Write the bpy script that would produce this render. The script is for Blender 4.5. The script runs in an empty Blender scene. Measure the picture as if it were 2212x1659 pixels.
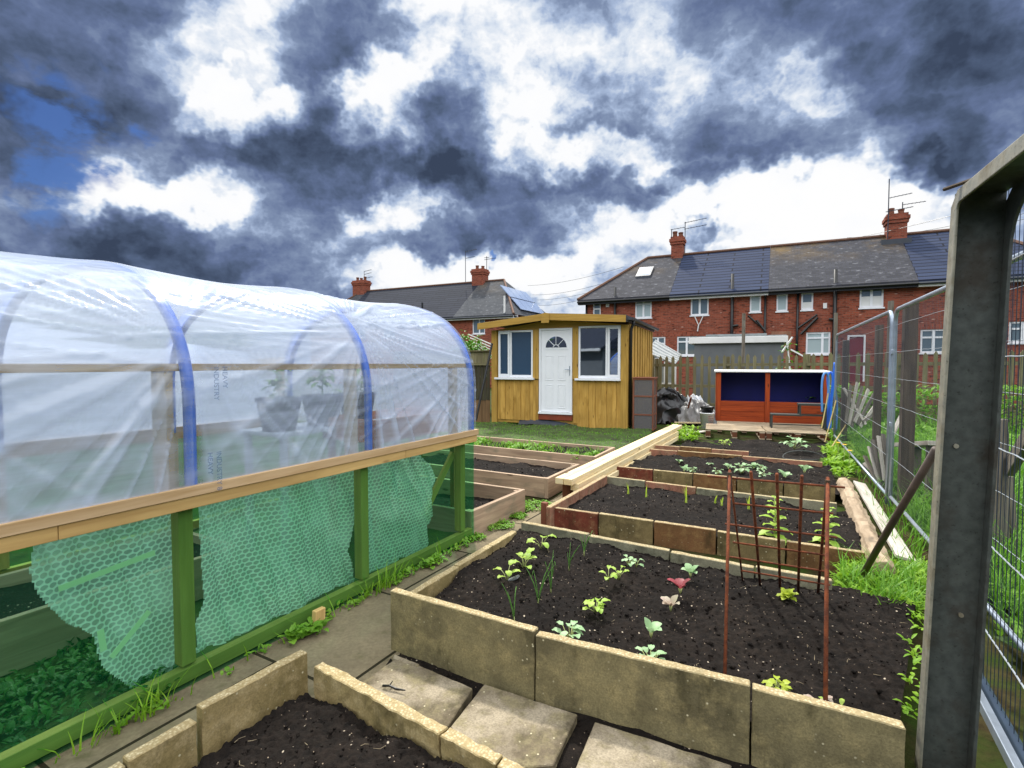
import bpy, bmesh, math, random
from mathutils import Vector, Matrix, noise
RN = random.Random(11)
scene = bpy.context.scene
COL = scene.collection
# ------------------------------------------------------------------ camera
F = 1120.0; CX = 1106.0; CY = 829.5; CAMH = 1.6; PT = math.radians(2.275)
cs, sn = math.cos(PT), math.sin(PT)
def ray(x, y):
    a = (x-CX)/F; b = (CY-y)/F
    return (a, cs+sn*b, -sn+cs*b)
def G(x, y, z=0.0):
    d = ray(x, y); t = (z-CAMH)/d[2]
    return (d[0]*t, d[1]*t, z)
def D(x, y, Y):
    d = ray(x, y); t = Y/d[1]
    return (d[0]*t, Y, CAMH+d[2]*t)
def L(x, y, p, q):
    d = ray(x, y); ux, uy = q[0]-p[0], q[1]-p[1]; l = math.hypot(ux, uy); ux /= l; uy /= l
    nx, ny = -uy, ux
    t = (p[0]*nx+p[1]*ny)/(d[0]*nx+d[1]*ny)
    return ((d[0]*t-p[0])*ux+(d[1]*t-p[1])*uy, CAMH+d[2]*t)
cam = bpy.data.cameras.new('camera'); cam.sensor_fit = 'HORIZONTAL'; cam.sensor_width = 36.0
cam.lens = 36.0*F/2212.0; cam.clip_start = 0.05; cam.clip_end = 2000
camo = bpy.data.objects.new('camera', cam); COL.objects.link(camo)
camo.location = (0, 0, CAMH); camo.rotation_euler = (math.radians(90)-PT, 0, 0)
scene.camera = camo

# ------------------------------------------------------------------ materials
def hx(s):
    s = s.lstrip('#')
    out = []
    for i in (0, 2, 4):
        c = int(s[i:i+2], 16)/255.0
        out.append(c/12.92 if c <= 0.04045 else ((c+0.055)/1.055)**2.4)
    return (*out, 1.0)
class NT:
    def __init__(s, name):
        s.m = bpy.data.materials.new(name); s.m.use_nodes = True
        s.t = s.m.node_tree; s.t.nodes.clear()
        s.out = s.t.nodes.new('ShaderNodeOutputMaterial')
    def n(s, ty, ins=None, **props):
        nd = s.t.nodes.new(ty)
        for k, v in props.items(): setattr(nd, k, v)
        if ins:
            for k, v in ins.items():
                sk = nd.inputs[k]
                if isinstance(v, bpy.types.NodeSocket): s.t.links.new(v, sk)
                else: sk.default_value = v
        return nd
    def uv(s): return s.n('ShaderNodeUVMap').outputs[0]
    def obj(s): return s.n('ShaderNodeTexCoord').outputs['Object']
    def map(s, vec, scale=(1, 1, 1), loc=(0, 0, 0), rot=(0, 0, 0)):
        return s.n('ShaderNodeMapping', {'Vector': vec, 'Scale': scale, 'Location': loc, 'Rotation': rot}).outputs[0]
    def noise(s, vec, scale, detail=4, rough=0.55, out=0, dist=0.0):
        return s.n('ShaderNodeTexNoise', {'Vector': vec, 'Scale': scale, 'Detail': detail, 'Roughness': rough, 'Distortion': dist}).outputs[out]
    def voro(s, vec, scale, out='Distance', feature='F1'):
        return s.n('ShaderNodeTexVoronoi', {'Vector': vec, 'Scale': scale}, feature=feature).outputs[out]
    def mr(s, v, a, b, c=0.0, d=1.0, smooth=False):
        return s.n('ShaderNodeMapRange', {'Value': v, 'From Min': a, 'From Max': b, 'To Min': c, 'To Max': d},
                   interpolation_type='SMOOTHSTEP' if smooth else 'LINEAR').outputs[0]
    def math(s, op, a, b=0.0, c=0.0):
        nd = s.n('ShaderNodeMath', {0: a, 1: b, 2: c}, operation=op)
        return nd.outputs[0]
    def mix(s, f, a, b, mode='MIX'):
        nd = s.n('ShaderNodeMix', data_type='RGBA', blend_type=mode)
        for sk, v in ((nd.inputs[0], f), (nd.inputs[6], a), (nd.inputs[7], b)):
            if isinstance(v, bpy.types.NodeSocket): s.t.links.new(v, sk)
            else: sk.default_value = v
        return nd.outputs[2]
    def bump(s, h, strength=0.3, dist=0.01):
        return s.n('ShaderNodeBump', {'Height': h, 'Strength': strength, 'Distance': dist}).outputs[0]
    def bsdf(s, col, rough=0.6, normal=None, metal=0.0, spec=0.5, **kw):
        ins = {'Base Color': col, 'Roughness': rough, 'Metallic': metal, 'Specular IOR Level': spec}
        if normal is not None: ins['Normal'] = normal
        ins.update(kw)
        return s.n('ShaderNodeBsdfPrincipled', ins).outputs[0]
    def end(s, sh):
        s.t.links.new(sh, s.out.inputs[0]); return s.m

def mat_plain(name, c, rough=0.6, var=0.25, scale=6, bump=0.0, metal=0.0, spec=0.5, c2=None, uv=False):
    t = NT(name); v = t.uv() if uv else t.obj()
    f = t.mr(t.noise(v, scale, 6), 0.3, 0.7)
    dark = c2 if c2 else tuple(x*(1-var) for x in c[:3])+(1,)
    col = t.mix(f, c, dark)
    nm = t.bump(t.noise(v, scale*6, 4), bump, 0.01) if bump else None
    return t.end(t.bsdf(col, rough, nm, metal, spec))

def mat_wood(name, c1, c2, knot=True, rough=0.75, grain=22, bump=0.25, stain=None, knotc='#3a2410', bri=0.35):
    t = NT(name); uv = t.uv()
    g = t.noise(t.map(uv, (1.6, grain, 1)), 1.0, 6, 0.6, dist=0.6)
    col = t.mix(t.mr(g, 0.32, 0.68), c1, c2)
    big = t.noise(uv, 0.9, 2)
    col = t.mix(t.mr(big, 0.40, 0.60, 0.0, bri), col, tuple(x*0.55 for x in c2[:3])+(1,))
    if stain:
        sg = t.noise(t.map(uv, (2.5, 6, 1)), 1.3, 5)
        col = t.mix(t.mr(sg, 0.55, 0.72, 0, 0.8), col, stain)
    if knot:
        kv = t.map(uv, (2.6, 8.0, 1))
        k = t.voro(kv, 1.0); kc = t.n('ShaderNodeSeparateColor', {0: t.voro(kv, 1.0, 'Color')}).outputs[0]
        kk = t.math('MULTIPLY', t.mr(k, 0.05, 0.17, 1, 0, True), t.mr(kc, 0.6, 0.62))
        col = t.mix(t.math('MULTIPLY', kk, 0.8), col, hx(knotc))
    return t.end(t.bsdf(col, rough, t.bump(g, bump, 0.004), spec=0.3))

def mat_slab(name, c1, c2, c3, spots=True, top=0.85):
    t = NT(name); v = t.obj()
    n1 = t.noise(v, 3.2, 6, 0.62); n2 = t.noise(v, 11, 5, 0.65); n3 = t.noise(v, 120, 3, 0.6)
    col = t.mix(t.mr(n1, 0.40, 0.60), c1, c2)
    col = t.mix(t.mr(n2, 0.48, 0.66, 0, 0.8), col, c3)
    st = t.noise(t.map(v, (1.2, 1.2, 0.5)), 5.5, 6, 0.7)
    col = t.mix(t.mr(st, 0.54, 0.70, 0, 0.7), col, hx('#39351f'))
    col = t.mix(t.mr(n3, 0.3, 0.75, 0, 0.55), col, tuple(x*0.45 for x in c2[:3])+(1,))
    if spots:
        d = t.voro(v, 42); cc = t.n('ShaderNodeSeparateColor', {0: t.voro(v, 42, 'Color')}).outputs[0]
        sp = t.math('MULTIPLY', t.mr(d, 0.12, 0.24, 1, 0), t.mr(cc, 0.80, 0.82))
        sp = t.math('MULTIPLY', sp, t.mr(n1, 0.42, 0.6))
        col = t.mix(sp, col, hx('#cfc6a4'))
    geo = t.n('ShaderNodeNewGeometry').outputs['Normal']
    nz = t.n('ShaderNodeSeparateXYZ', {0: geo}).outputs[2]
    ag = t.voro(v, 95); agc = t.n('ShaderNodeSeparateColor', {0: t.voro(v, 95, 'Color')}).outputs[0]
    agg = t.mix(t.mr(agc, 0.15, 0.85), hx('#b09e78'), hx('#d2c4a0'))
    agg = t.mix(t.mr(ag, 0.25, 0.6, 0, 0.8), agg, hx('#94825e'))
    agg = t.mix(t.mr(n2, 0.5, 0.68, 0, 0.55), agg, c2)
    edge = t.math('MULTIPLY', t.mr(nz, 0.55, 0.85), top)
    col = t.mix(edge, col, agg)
    hgt = t.math('ADD', t.math('MULTIPLY', n3, 0.5), n2)
    return t.end(t.bsdf(col, 0.92, t.bump(hgt, 0.5, 0.006), spec=0.2))

def mat_soil():
    t = NT('garden_soil'); v = t.obj()
    n1 = t.noise(v, 2.2, 5); n2 = t.noise(v, 26, 6, 0.7)
    col = t.mix(t.mr(n1, 0.3, 0.7), hx('#171310'), hx('#2f2721'))
    col = t.mix(t.mr(n2, 0.35, 0.75), hx('#110e0c'), col)
    d = t.voro(v, 34); cc = t.n('ShaderNodeSeparateColor', {0: t.voro(v, 34, 'Color')})
    sp = t.math('MULTIPLY', t.mr(d, 0.10, 0.20, 1, 0), t.mr(cc.outputs[0], 0.91, 0.92))
    col = t.mix(sp, col, hx('#b9ab97'))
    d2 = t.voro(v, 85); c2 = t.n('ShaderNodeSeparateColor', {0: t.voro(v, 85, 'Color')})
    sp2 = t.math('MULTIPLY', t.mr(d2, 0.14, 0.28, 1, 0), t.mr(c2.outputs[1], 0.93, 0.94))
    col = t.mix(sp2, col, hx('#8f7f6c'))
    return t.end(t.bsdf(col, 0.95, t.bump(n2, 0.9, 0.012), spec=0.15))

def mat_brick():
    t = NT('red_brick'); uv = t.uv()
    br = t.n('ShaderNodeTexBrick', {'Vector': uv, 'Color1': hx('#9c523c'), 'Color2': hx('#743a2b'), 'Mortar': hx('#7f6b5e'),
             'Scale': 1.0, 'Mortar Size': 0.006, 'Mortar Smooth': 0.3, 'Bias': -0.1, 'Brick Width': 0.225, 'Row Height': 0.075}, offset=0.5)
    n = t.noise(uv, 0.8, 4); n2 = t.noise(t.map(uv, (4.4, 13.3, 1)), 1.0, 2)
    col = t.mix(t.mr(n2, 0.56, 0.66, 0, 0.9), br.outputs[0], hx('#3d201a'))
    col = t.mix(t.mr(n, 0.4, 0.7, 0, 0.35), col, hx('#96594a'))
    d = t.voro(t.map(uv, (4.4, 13.3, 1)), 0.35); 
    sp = t.mr(d, 0.05, 0.12, 1, 0)
    col = t.mix(t.math('MULTIPLY', sp, 0.8), col, hx('#d0a898'))
    return t.end(t.bsdf(col, 0.9, t.bump(br.outputs[1], -0.4, 0.01), spec=0.2))

def mat_tiles(name, c1, c2, row, wid, lich=0.0, mortar='#101216', msize=0.02, lsc=0.35):
    t = NT(name); uv = t.uv()
    br = t.n('ShaderNodeTexBrick', {'Vector': uv, 'Color1': c1, 'Color2': c2, 'Mortar': hx(mortar), 'Scale': 1.0,
             'Mortar Size': msize, 'Mortar Smooth': 0.2, 'Bias': 0.0, 'Brick Width': wid, 'Row Height': row}, offset=0.5)
    col = br.outputs[0]
    n = t.noise(uv, 0.6, 5, 0.6)
    col = t.mix(t.mr(n, 0.35, 0.7, 0, 0.5), col, tuple(x*0.6 for x in c1[:3])+(1,))
    if lich:
        w = t.noise(t.map(uv, (1/wid, 1/row, 1)), 0.9, 2)
        col = t.mix(t.mr(w, 0.60, 0.72, 0, 0.6), col, hx('#73757a'))
        sep = t.n('ShaderNodeSeparateXYZ', {0: uv})
        up = t.mr(sep.outputs[1], 2.2, 4.6)
        l = t.math('MULTIPLY', t.mr(t.noise(uv, lsc, 6, 0.7), 0.44, 0.66), up)
        col = t.mix(t.math('MULTIPLY', l, lich), col, hx('#8a6c24'))
    sep = t.n('ShaderNodeSeparateXYZ', {0: uv})
    saw = t.math('FRACT', t.math('DIVIDE', sep.outputs[1], row))
    return t.end(t.bsdf(col, 0.85, t.bump(t.math('SUBTRACT', 1.0, saw), 0.6, 0.03), spec=0.12))

def mat_leaf(name, c1, c2, trans=0.4, rough=0.5):
    t = NT(name); v = t.obj()
    col = t.mix(t.mr(t.noise(v, 9, 3), 0.3, 0.7), c1, c2)
    p = t.bsdf(col, rough, spec=0.35)
    tr = t.n('ShaderNodeBsdfTranslucent', {'Color': col}).outputs[0]
    return t.end(t.n('ShaderNodeMixShader', {0: trans, 1: p, 2: tr}).outputs[0])

def mat_film():
    t = NT('polythene_film'); uv = t.uv()
    cr = t.n('ShaderNodeAttribute', attribute_name='crease').outputs['Fac']
    st = t.noise(t.map(uv, (0.8, 9, 1)), 1.2, 4, 0.6)
    fac = t.math('ADD', t.math('ADD', t.mr(t.n('ShaderNodeSeparateXYZ', {0: uv}).outputs[1], 0.55, 1.25, 0.47, 0.60, True), t.math('MULTIPLY', cr, 0.60)), t.mr(st, 0.40, 0.72, -0.08, 0.20))
    fac = t.n('ShaderNodeClamp', {0: fac, 1: 0.06, 2: 0.92}).outputs[0]
    fine = t.noise(t.map(uv, (3, 60, 1)), 1.0, 3)
    nm = t.bump(fine, 0.12, 0.004)
    c = hx('#dbe8ff')
    dif = t.n('ShaderNodeBsdfDiffuse', {'Color': c, 'Normal': nm}).outputs[0]
    trl = t.n('ShaderNodeBsdfTranslucent', {'Color': c, 'Normal': nm}).outputs[0]
    body = t.n('ShaderNodeMixShader', {0: 0.5, 1: dif, 2: trl}).outputs[0]
    tp = t.n('ShaderNodeBsdfTransparent', {'Color': (0.93, 0.96, 1, 1)}).outputs[0]
    b = t.n('ShaderNodeMixShader', {0: fac, 1: tp, 2: body}).outputs[0]
    gl = t.n('ShaderNodeBsdfGlossy', {'Color': (1, 1, 1, 1), 'Roughness': 0.2, 'Normal': nm}).outputs[0]
    fr = t.n('ShaderNodeLayerWeight', {'Blend': 0.35, 'Normal': nm}).outputs['Fresnel']
    gf = t.n('ShaderNodeClamp', {0: t.math('MULTIPLY', fr, 0.55), 1: 0.04, 2: 0.6}).outputs[0]
    return t.end(t.n('ShaderNodeMixShader', {0: gf, 1: b, 2: gl}).outputs[0])

def mat_greenfilm():
    t = NT('green_film'); uv = t.uv()
    tp = t.n('ShaderNodeBsdfTransparent', {'Color': (0.53, 0.86, 0.66, 1)}).outputs[0]
    c = hx('#20b070')
    dif = t.n('ShaderNodeBsdfDiffuse', {'Color': c}).outputs[0]
    trl = t.n('ShaderNodeBsdfTranslucent', {'Color': c}).outputs[0]
    body = t.n('ShaderNodeMixShader', {0: 0.5, 1: dif, 2: trl}).outputs[0]
    b = t.n('ShaderNodeMixShader', {0: 0.07, 1: tp, 2: body}).outputs[0]
    nm = t.bump(t.noise(uv, 5, 3), 0.1, 0.01)
    gl = t.n('ShaderNodeBsdfGlossy', {'Roughness': 0.2, 'Normal': nm}).outputs[0]
    fr = t.n('ShaderNodeLayerWeight', {'Blend': 0.2}).outputs['Fresnel']
    return t.end(t.n('ShaderNodeMixShader', {0: t.math('MULTIPLY', fr, 0.35), 1: b, 2: gl}).outputs[0])

def mat_bubble():
    t = NT('bubble_wrap'); uv = t.uv()
    wob = t.noise(uv, 3.0, 2, out=1)
    vv = t.n('ShaderNodeVectorMath', {0: uv, 1: t.n('ShaderNodeVectorMath', {0: wob, 3: 0.05}, operation='SCALE').outputs[0]}, operation='ADD').outputs[0]
    sp = t.n('ShaderNodeSeparateXYZ', {0: vv})
    # staggered round bubbles, 34 mm pitch
    row = t.math('DIVIDE', sp.outputs[1], 0.026)
    rf = t.math('FLOOR', row); odd = t.math('MULTIPLY', t.math('MODULO', rf, 2.0), 0.5)
    fx = t.math('SUBTRACT', t.math('FRACT', t.math('ADD', t.math('DIVIDE', sp.outputs[0], 0.032), odd)), 0.5)
    fy = t.math('SUBTRACT', t.math('FRACT', row), 0.5)
    r = t.math('SQRT', t.math('ADD', t.math('MULTIPLY', fx, fx), t.math('MULTIPLY', fy, fy)))
    ring = t.mr(r, 0.39, 0.50, 0, 1, True)
    hi = t.mr(t.math('ADD', t.math('MULTIPLY', fy, -1.0), fx), 0.30, 0.46, 0, 1)
    big = t.mr(t.noise(uv, 4.0, 4), 0.45, 0.75, 0, 0.35)
    fac = t.math('ADD', t.math('ADD', 0.42, big), t.math('MULTIPLY', ring, 0.50))
    fac = t.math('ADD', fac, t.math('MULTIPLY', hi, 0.28))
    c = (0.90, 1, 0.97, 1)
    dif = t.n('ShaderNodeBsdfDiffuse', {'Color': c}).outputs[0]
    trl = t.n('ShaderNodeBsdfTranslucent', {'Color': c}).outputs[0]
    body = t.n('ShaderNodeMixShader', {0: 0.5, 1: dif, 2: trl}).outputs[0]
    tp = t.n('ShaderNodeBsdfTransparent', {'Color': (0.95, 1, 0.98, 1)}).outputs[0]
    b = t.n('ShaderNodeMixShader', {0: fac, 1: tp, 2: body}).outputs[0]
    nm = t.bump(t.math('SUBTRACT', 0.5, r), 0.6, 0.01)
    gl = t.n('ShaderNodeBsdfGlossy', {'Roughness': 0.18, 'Normal': nm}).outputs[0]
    return t.end(t.n('ShaderNodeMixShader', {0: 0.07, 1: b, 2: gl}).outputs[0])

def mat_glass(name, c, rough=0.04):
    t = NT(name); v = t.obj()
    nm = t.bump(t.noise(v, 1.5, 2), 0.05, 0.02)
    return t.end(t.bsdf(c, rough, nm, spec=1.0, **{'Coat Weight': 1.0, 'Coat Roughness': 0.02}))
def mat_seethrough(name, c, op, rough=0.4):
    t = NT(name)
    b = t.bsdf(c, rough); tp = t.n('ShaderNodeBsdfTransparent').outputs[0]
    return t.end(t.n('ShaderNodeMixShader', {0: op, 1: tp, 2: b}).outputs[0])

def mat_steel(name, c1, c2, rust):
    t = NT(name); v = t.obj()
    n1 = t.noise(v, 4.5, 6, 0.65); n2 = t.noise(v, 26, 4, 0.6)
    col = t.mix(t.mr(n2, 0.3, 0.7), c1, c2)
    col = t.mix(t.mr(n1, 0.5, 0.66, 0, 0.7), col, rust)
    col = t.mix(t.mr(t.noise(v, 70, 3), 0.62, 0.7, 0, 0.5), col, tuple(x*0.4 for x in rust[:3])+(1,))
    return t.end(t.bsdf(col, t.mr(n1, 0.3, 0.7, 0.38, 0.65), t.bump(n2, 0.15, 0.004), metal=0.35, spec=0.5))

def mat_ground():
    t = NT('ground_earth'); v = t.obj()
    n1 = t.noise(v, 0.5, 5); n2 = t.noise(v, 14, 6, 0.7); n3 = t.noise(v, 3, 5)
    c = t.mix(t.mr(n2, 0.35, 0.7), hx('#2b2416'), hx('#4a4228'))
    c = t.mix(t.mr(n3, 0.42, 0.62), c, hx('#2f4014'))
    c = t.mix(t.mr(n1, 0.5, 0.7, 0, 0.6), c, hx('#3b5a1a'))
    return t.end(t.bsdf(c, 0.95, t.bump(n2, 0.6, 0.02), spec=0.1))
def mat_path():
    t = NT('path_concrete'); v = t.obj()
    n1 = t.noise(v, 1.6, 6, 0.6); n2 = t.noise(v, 45, 4, 0.65); n3 = t.noise(v, 7, 5, 0.6)
    c = t.mix(t.mr(n1, 0.35, 0.65), hx('#8d8066'), hx('#6b604e'))
    c = t.mix(t.mr(n2, 0.3, 0.75, 0, 0.6), c, hx('#4d4538'))
    c = t.mix(t.mr(n3, 0.55, 0.7, 0, 0.6), c, hx('#4b4a2c'))
    a = math.radians(29.6)
    rv = t.map(v, (1, 1, 1), (0.2, 0.1, 0), (0, 0, a))
    br = t.n('ShaderNodeTexBrick', {'Vector': rv, 'Color1': (0, 0, 0, 1), 'Color2': (0.25, 0.25, 0.25, 1), 'Mortar': (1, 1, 1, 1), 'Scale': 1.0,
             'Mortar Size': 0.012, 'Mortar Smooth': 0.3, 'Brick Width': 0.75, 'Row Height': 0.92}, offset=0.35)
    c = t.mix(t.mr(br.outputs[0], 0.0, 0.4, 0, 0.45), c, hx('#8f8468'))
    c = t.mix(t.mr(br.outputs[1], 0.3, 1.0), c, hx('#2a2618'))
    return t.end(t.bsdf(c, 0.9, t.bump(t.math('SUBTRACT', n2, br.outputs[1]), 0.5, 0.008), spec=0.2))

M = {}
M['soil'] = mat_soil(); M['ground'] = mat_ground(); M['path'] = mat_path(); M['brick'] = mat_brick()
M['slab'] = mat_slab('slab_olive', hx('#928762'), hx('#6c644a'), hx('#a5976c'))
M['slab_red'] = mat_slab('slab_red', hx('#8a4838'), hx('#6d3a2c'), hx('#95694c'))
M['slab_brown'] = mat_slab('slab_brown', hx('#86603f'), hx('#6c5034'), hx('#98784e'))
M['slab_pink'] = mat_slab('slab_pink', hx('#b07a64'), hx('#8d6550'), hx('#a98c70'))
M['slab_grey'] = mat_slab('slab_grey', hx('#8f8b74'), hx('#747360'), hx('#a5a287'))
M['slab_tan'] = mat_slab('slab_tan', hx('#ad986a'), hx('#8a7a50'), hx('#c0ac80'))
M['flag'] = mat_slab('flag_stone', hx('#a89c86'), hx('#6d6250'), hx('#8f8564'), top=0.0)
M['bed_wood'] = mat_wood('bed_timber', hx('#c2a88c'), hx('#98806a'), stain=hx('#73705c'))
M['plank'] = mat_wood('plank_timber', hx('#f2e2ba'), hx('#dcc28c'), bri=0.2)
M['shed'] = mat_wood('shed_timber', hx('#d6ac5a'), hx('#b4883a'), knotc='#5a3810', stain=hx('#96702c'), bri=0.45)
M['shed_trim'] = mat_wood('shed_trim_timber', hx('#c09a4c'), hx('#a58038'), knotc='#5a3c14', bri=0.2)
M['beam'] = mat_wood('beam_timber', hx('#dab878'), hx('#b8935a'), knotc='#42240c')
M['batten'] = mat_wood('batten_timber', hx('#d6b890'), hx('#b8966a'), bri=0.2)
M['post'] = mat_wood('post_timber', hx('#dcc084'), hx('#bc9c5c'), knot=False)
M['greywood'] = mat_wood('weathered_timber', hx('#8c8478'), hx('#5f584e'), knot=False, stain=hx('#4c4436'))
M['picket'] = mat_wood('picket_timber', hx('#8f8868'), hx('#686044'), knot=False, stain=hx('#6a7034'))
M['palewood'] = mat_wood('bleached_timber', hx('#d9d3c8'), hx('#a8a094'), knot=False)
M['fenceboard'] = mat_wood('fence_timber', hx('#8b6d4a'), hx('#6a5238'), knot=False)
M['fencedark'] = mat_wood('fence_timber_dark', hx('#4f4a38'), hx('#37342a'), knot=False)
M['darkpost'] = mat_wood('old_post_timber', hx('#6b5d50'), hx('#453b33'), knot=False, grain=30)
M['log'] = mat_wood('old_beam_timber', hx('#c0ab90'), hx('#86725a'), knot=True, stain=hx('#5d5242'), grain=12, bump=0.6)
M['pallet'] = mat_wood('pallet_timber', hx('#c9b79c'), hx('#9c8a70'), bri=0.3)
M['pallet_block'] = mat_wood('pallet_block_timber', hx('#7a4a30'), hx('#5c3724'), knot=False)
M['orange'] = mat_wood('orange_stained_timber', hx('#b04a18'), hx('#8a3410'), knot=True, knotc='#3c1406', rough=0.6)
M['step'] = mat_plain('red_brown_board', hx('#8a3a1e'), 0.6, 0.3, 5)
M['navy'] = mat_plain('navy_sheet', hx('#0c1266'), 0.7, 0.3, 3)
M['pvc'] = mat_plain('blue_pipe_plastic', hx('#3478e8'), 0.35, 0.15, 3)
M['pvc_light'] = mat_plain('pale_blue_hose_plastic', hx('#5f9ae0'), 0.35, 0.15, 3)
M['film'] = mat_film(); M['green'] = mat_greenfilm(); M['bubble'] = mat_bubble()
M['tape'] = mat_seethrough('sticky_tape', hx('#f4f8dc'), 0.9)
M['print'] = mat_seethrough('film_print_ink', hx('#3a68a0'), 0.5)
M['upvc'] = mat_plain('white_upvc', hx('#eef0f4'), 0.3, 0.06, 3)
M['white'] = mat_plain('white_paint', hx('#e6e6e4'), 0.5, 0.12, 3)
def mat_mirrorglass(name, c):
    t = NT(name); nm = t.bump(t.noise(t.obj(), 1.2, 2), 0.03, 0.02)
    g = t.n('ShaderNodeBsdfGlossy', {'Color': (0.75, 0.85, 1, 1), 'Roughness': 0.02, 'Normal': nm}).outputs[0]
    return t.end(t.n('ShaderNodeMixShader', {0: 0.45, 1: t.bsdf(c, 0.1), 2: g}).outputs[0])
M['glass'] = mat_mirrorglass('dark_window_glass', hx('#0a1420'))
M['glass_frost'] = mat_plain('blue_grey_blind', hx('#2a4560'), 0.35, 0.12, 40, bump=0.2)
M['hglass'] = mat_glass('house_window_glass', hx('#5c6c74'), 0.08)
M['curtain'] = mat_glass('curtained_window_glass', hx('#a9b8b8'), 0.15)
M['black'] = mat_plain('black_plastic', hx('#121314'), 0.4, 0.3, 4)
M['darkmetal'] = mat_plain('dark_painted_metal', hx('#3a3f3c'), 0.5, 0.3, 8)
M['gutter'] = mat_plain('grey_gutter_plastic', hx('#3a3f48'), 0.4, 0.2, 4)
M['felt'] = mat_plain('roof_felt', hx('#4a4d50'), 0.9, 0.3, 12, bump=0.3)
M['tile_new'] = mat_tiles('new_grey_tiles', hx('#343e56'), hx('#2c354c'), 0.30, 2.6, msize=0.036, mortar='#12141c')
M['slate'] = mat_tiles('old_slate', hx('#42434a'), hx('#303138'), 0.17, 0.26, lich=0.60, msize=0.010, mortar='#33332f')
M['slate2'] = mat_tiles('grey_slate', hx('#4a4d52'), hx('#3a3e44'), 0.17, 0.26, lich=0.25, msize=0.010, mortar='#3a3c40')
M['tile_dark'] = mat_tiles('dark_grey_tiles', hx('#30343f'), hx('#282c36'), 0.30, 2.6, msize=0.03, mortar='#191b20')
M['ridge'] = mat_plain('ridge_tile_clay', hx('#6a4a38'), 0.8, 0.3, 8)
M['pot'] = mat_plain('chimney_pot_clay', hx('#7a4a34'), 0.8, 0.4, 10)
M['solar'] = mat_glass('solar_panel_glass', hx('#8fa0c0'), 0.15)
M['aerial'] = mat_plain('aerial_metal', hx('#40444e'), 0.4, 0.2, 8, metal=0.6)
M['galv'] = mat_plain('galvanised_steel', hx('#a9b4c2'), 0.35, 0.25, 14, metal=0.5)
M['wire'] = mat_plain('galvanised_wire', hx('#c4ccd4'), 0.35, 0.2, 10, metal=0.4)
M['wire_dark'] = mat_plain('dark_steel_wire', hx('#4a5464'), 0.4, 0.2, 10, metal=0.5)
M['tube_dark'] = mat_plain('dark_steel_tube', hx('#4a5a70'), 0.4, 0.3, 8, metal=0.5)
M['portal'] = mat_steel('old_painted_steel', hx('#5d625e'), hx('#474b48'), hx('#3c3228'))
M['portal_lit'] = mat_steel('lit_steel_edge', hx('#a8a290'), hx('#8b8a7e'), hx('#6a5a3a'))  # paler copy of the portal steel: light on the left flange put into colour
M['rust'] = mat_plain('rusty_steel', hx('#84431e'), 0.9, 0.5, 30, bump=0.5, c2=hx('#4e2412'))
M['pole'] = mat_plain('old_metal_pole', hx('#5a4a40'), 0.6, 0.4, 10)
M['tarp_black'] = mat_plain('black_tarpaulin', hx('#16171a'), 0.35, 0.3, 5, spec=0.6)
M['tarp_grey'] = mat_plain('grey_tarpaulin', hx('#8b8b8a'), 0.45, 0.35, 5)
M['tarp_white'] = mat_plain('white_sheet', hx('#e2e6ea'), 0.5, 0.2, 5)
M['meshpanel'] = mat_seethrough('grey_mesh_panel', hx('#6e6a6a'), 0.62, 0.6)
M['cab'] = mat_wood('cabinet_timber', hx('#96604a'), hx('#734432'), knot=False)
M['door_red'] = mat_plain('dark_red_door', hx('#7a1c28'), 0.45, 0.2, 2)
M['grey_wall'] = mat_plain('grey_rendered_wall', hx('#6c7073'), 0.85, 0.2, 3)
M['asbestos'] = mat_plain('pale_corrugated_sheet', hx('#9aa0a0'), 0.7, 0.35, 6)
M['lawn'] = mat_plain('mossy_lawn', hx('#3f5a14'), 0.95, 0.4, 5, bump=0.6, c2=hx('#2a2a14'))
M['field'] = mat_plain('grass_field', hx('#3c6416'), 0.95, 0.4, 2, bump=0.5, c2=hx('#34481a'))
M['grass'] = mat_leaf('grass_blade', hx('#78ac30'), hx('#548622'), 0.35)
M['grass2'] = mat_leaf('bright_weed_leaf', hx('#9ac030'), hx('#6a9c24'), 0.4)
M['weed'] = mat_leaf('weed_leaf', hx('#5f9428'), hx('#86b038'), 0.35)
M['leaf_pale'] = mat_leaf('pale_seedling_leaf', hx('#c6dc6a'), hx('#9cc648'), 0.45)
M['leaf_blue'] = mat_leaf('blue_green_leaf', hx('#b4cfa0'), hx('#84ac74'), 0.3)
M['leaf_yel'] = mat_leaf('yellow_lettuce_leaf', hx('#c4d050'), hx('#a2b838'), 0.45)
M['leaf_red'] = mat_leaf('red_flushed_leaf', hx('#b8505c'), hx('#8c5a58'), 0.35)
M['leaf_pink'] = mat_leaf('pink_tinged_leaf', hx('#d8b8b0'), hx('#b0b890'), 0.4)
M['onion'] = mat_leaf('onion_leaf', hx('#6f9a4c'), hx('#4f8038'), 0.25)
M['sprout'] = mat_leaf('yellow_sprout', hx('#c8d850'), hx('#9cc038'), 0.45)
M['bush'] = mat_leaf('bush_leaf', hx('#5c9420'), hx('#3c7014'), 0.3)
M['stem'] = mat_plain('pale_stem', hx('#a8b070'), 0.6, 0.2, 20)
M['bark'] = mat_plain('twig_bark', hx('#4a3c2c'), 0.9, 0.3, 12)
M['bucket'] = mat_plain('white_bucket_plastic', hx('#eceef2'), 0.35, 0.08, 4)
M['label_red'] = mat_plain('faded_red_print', hx('#a05050'), 0.5, 0.2, 9)
M['cane'] = mat_wood('bamboo_cane', hx('#cdb87c'), hx('#a8935a'), knot=False)
M['potblue'] = mat_plain('dark_pot_plastic', hx('#1c2440'), 0.45, 0.2, 4)
M['tabletop'] = mat_plain('pale_table_plastic', hx('#b8c0c4'), 0.5, 0.1, 3)
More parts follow.
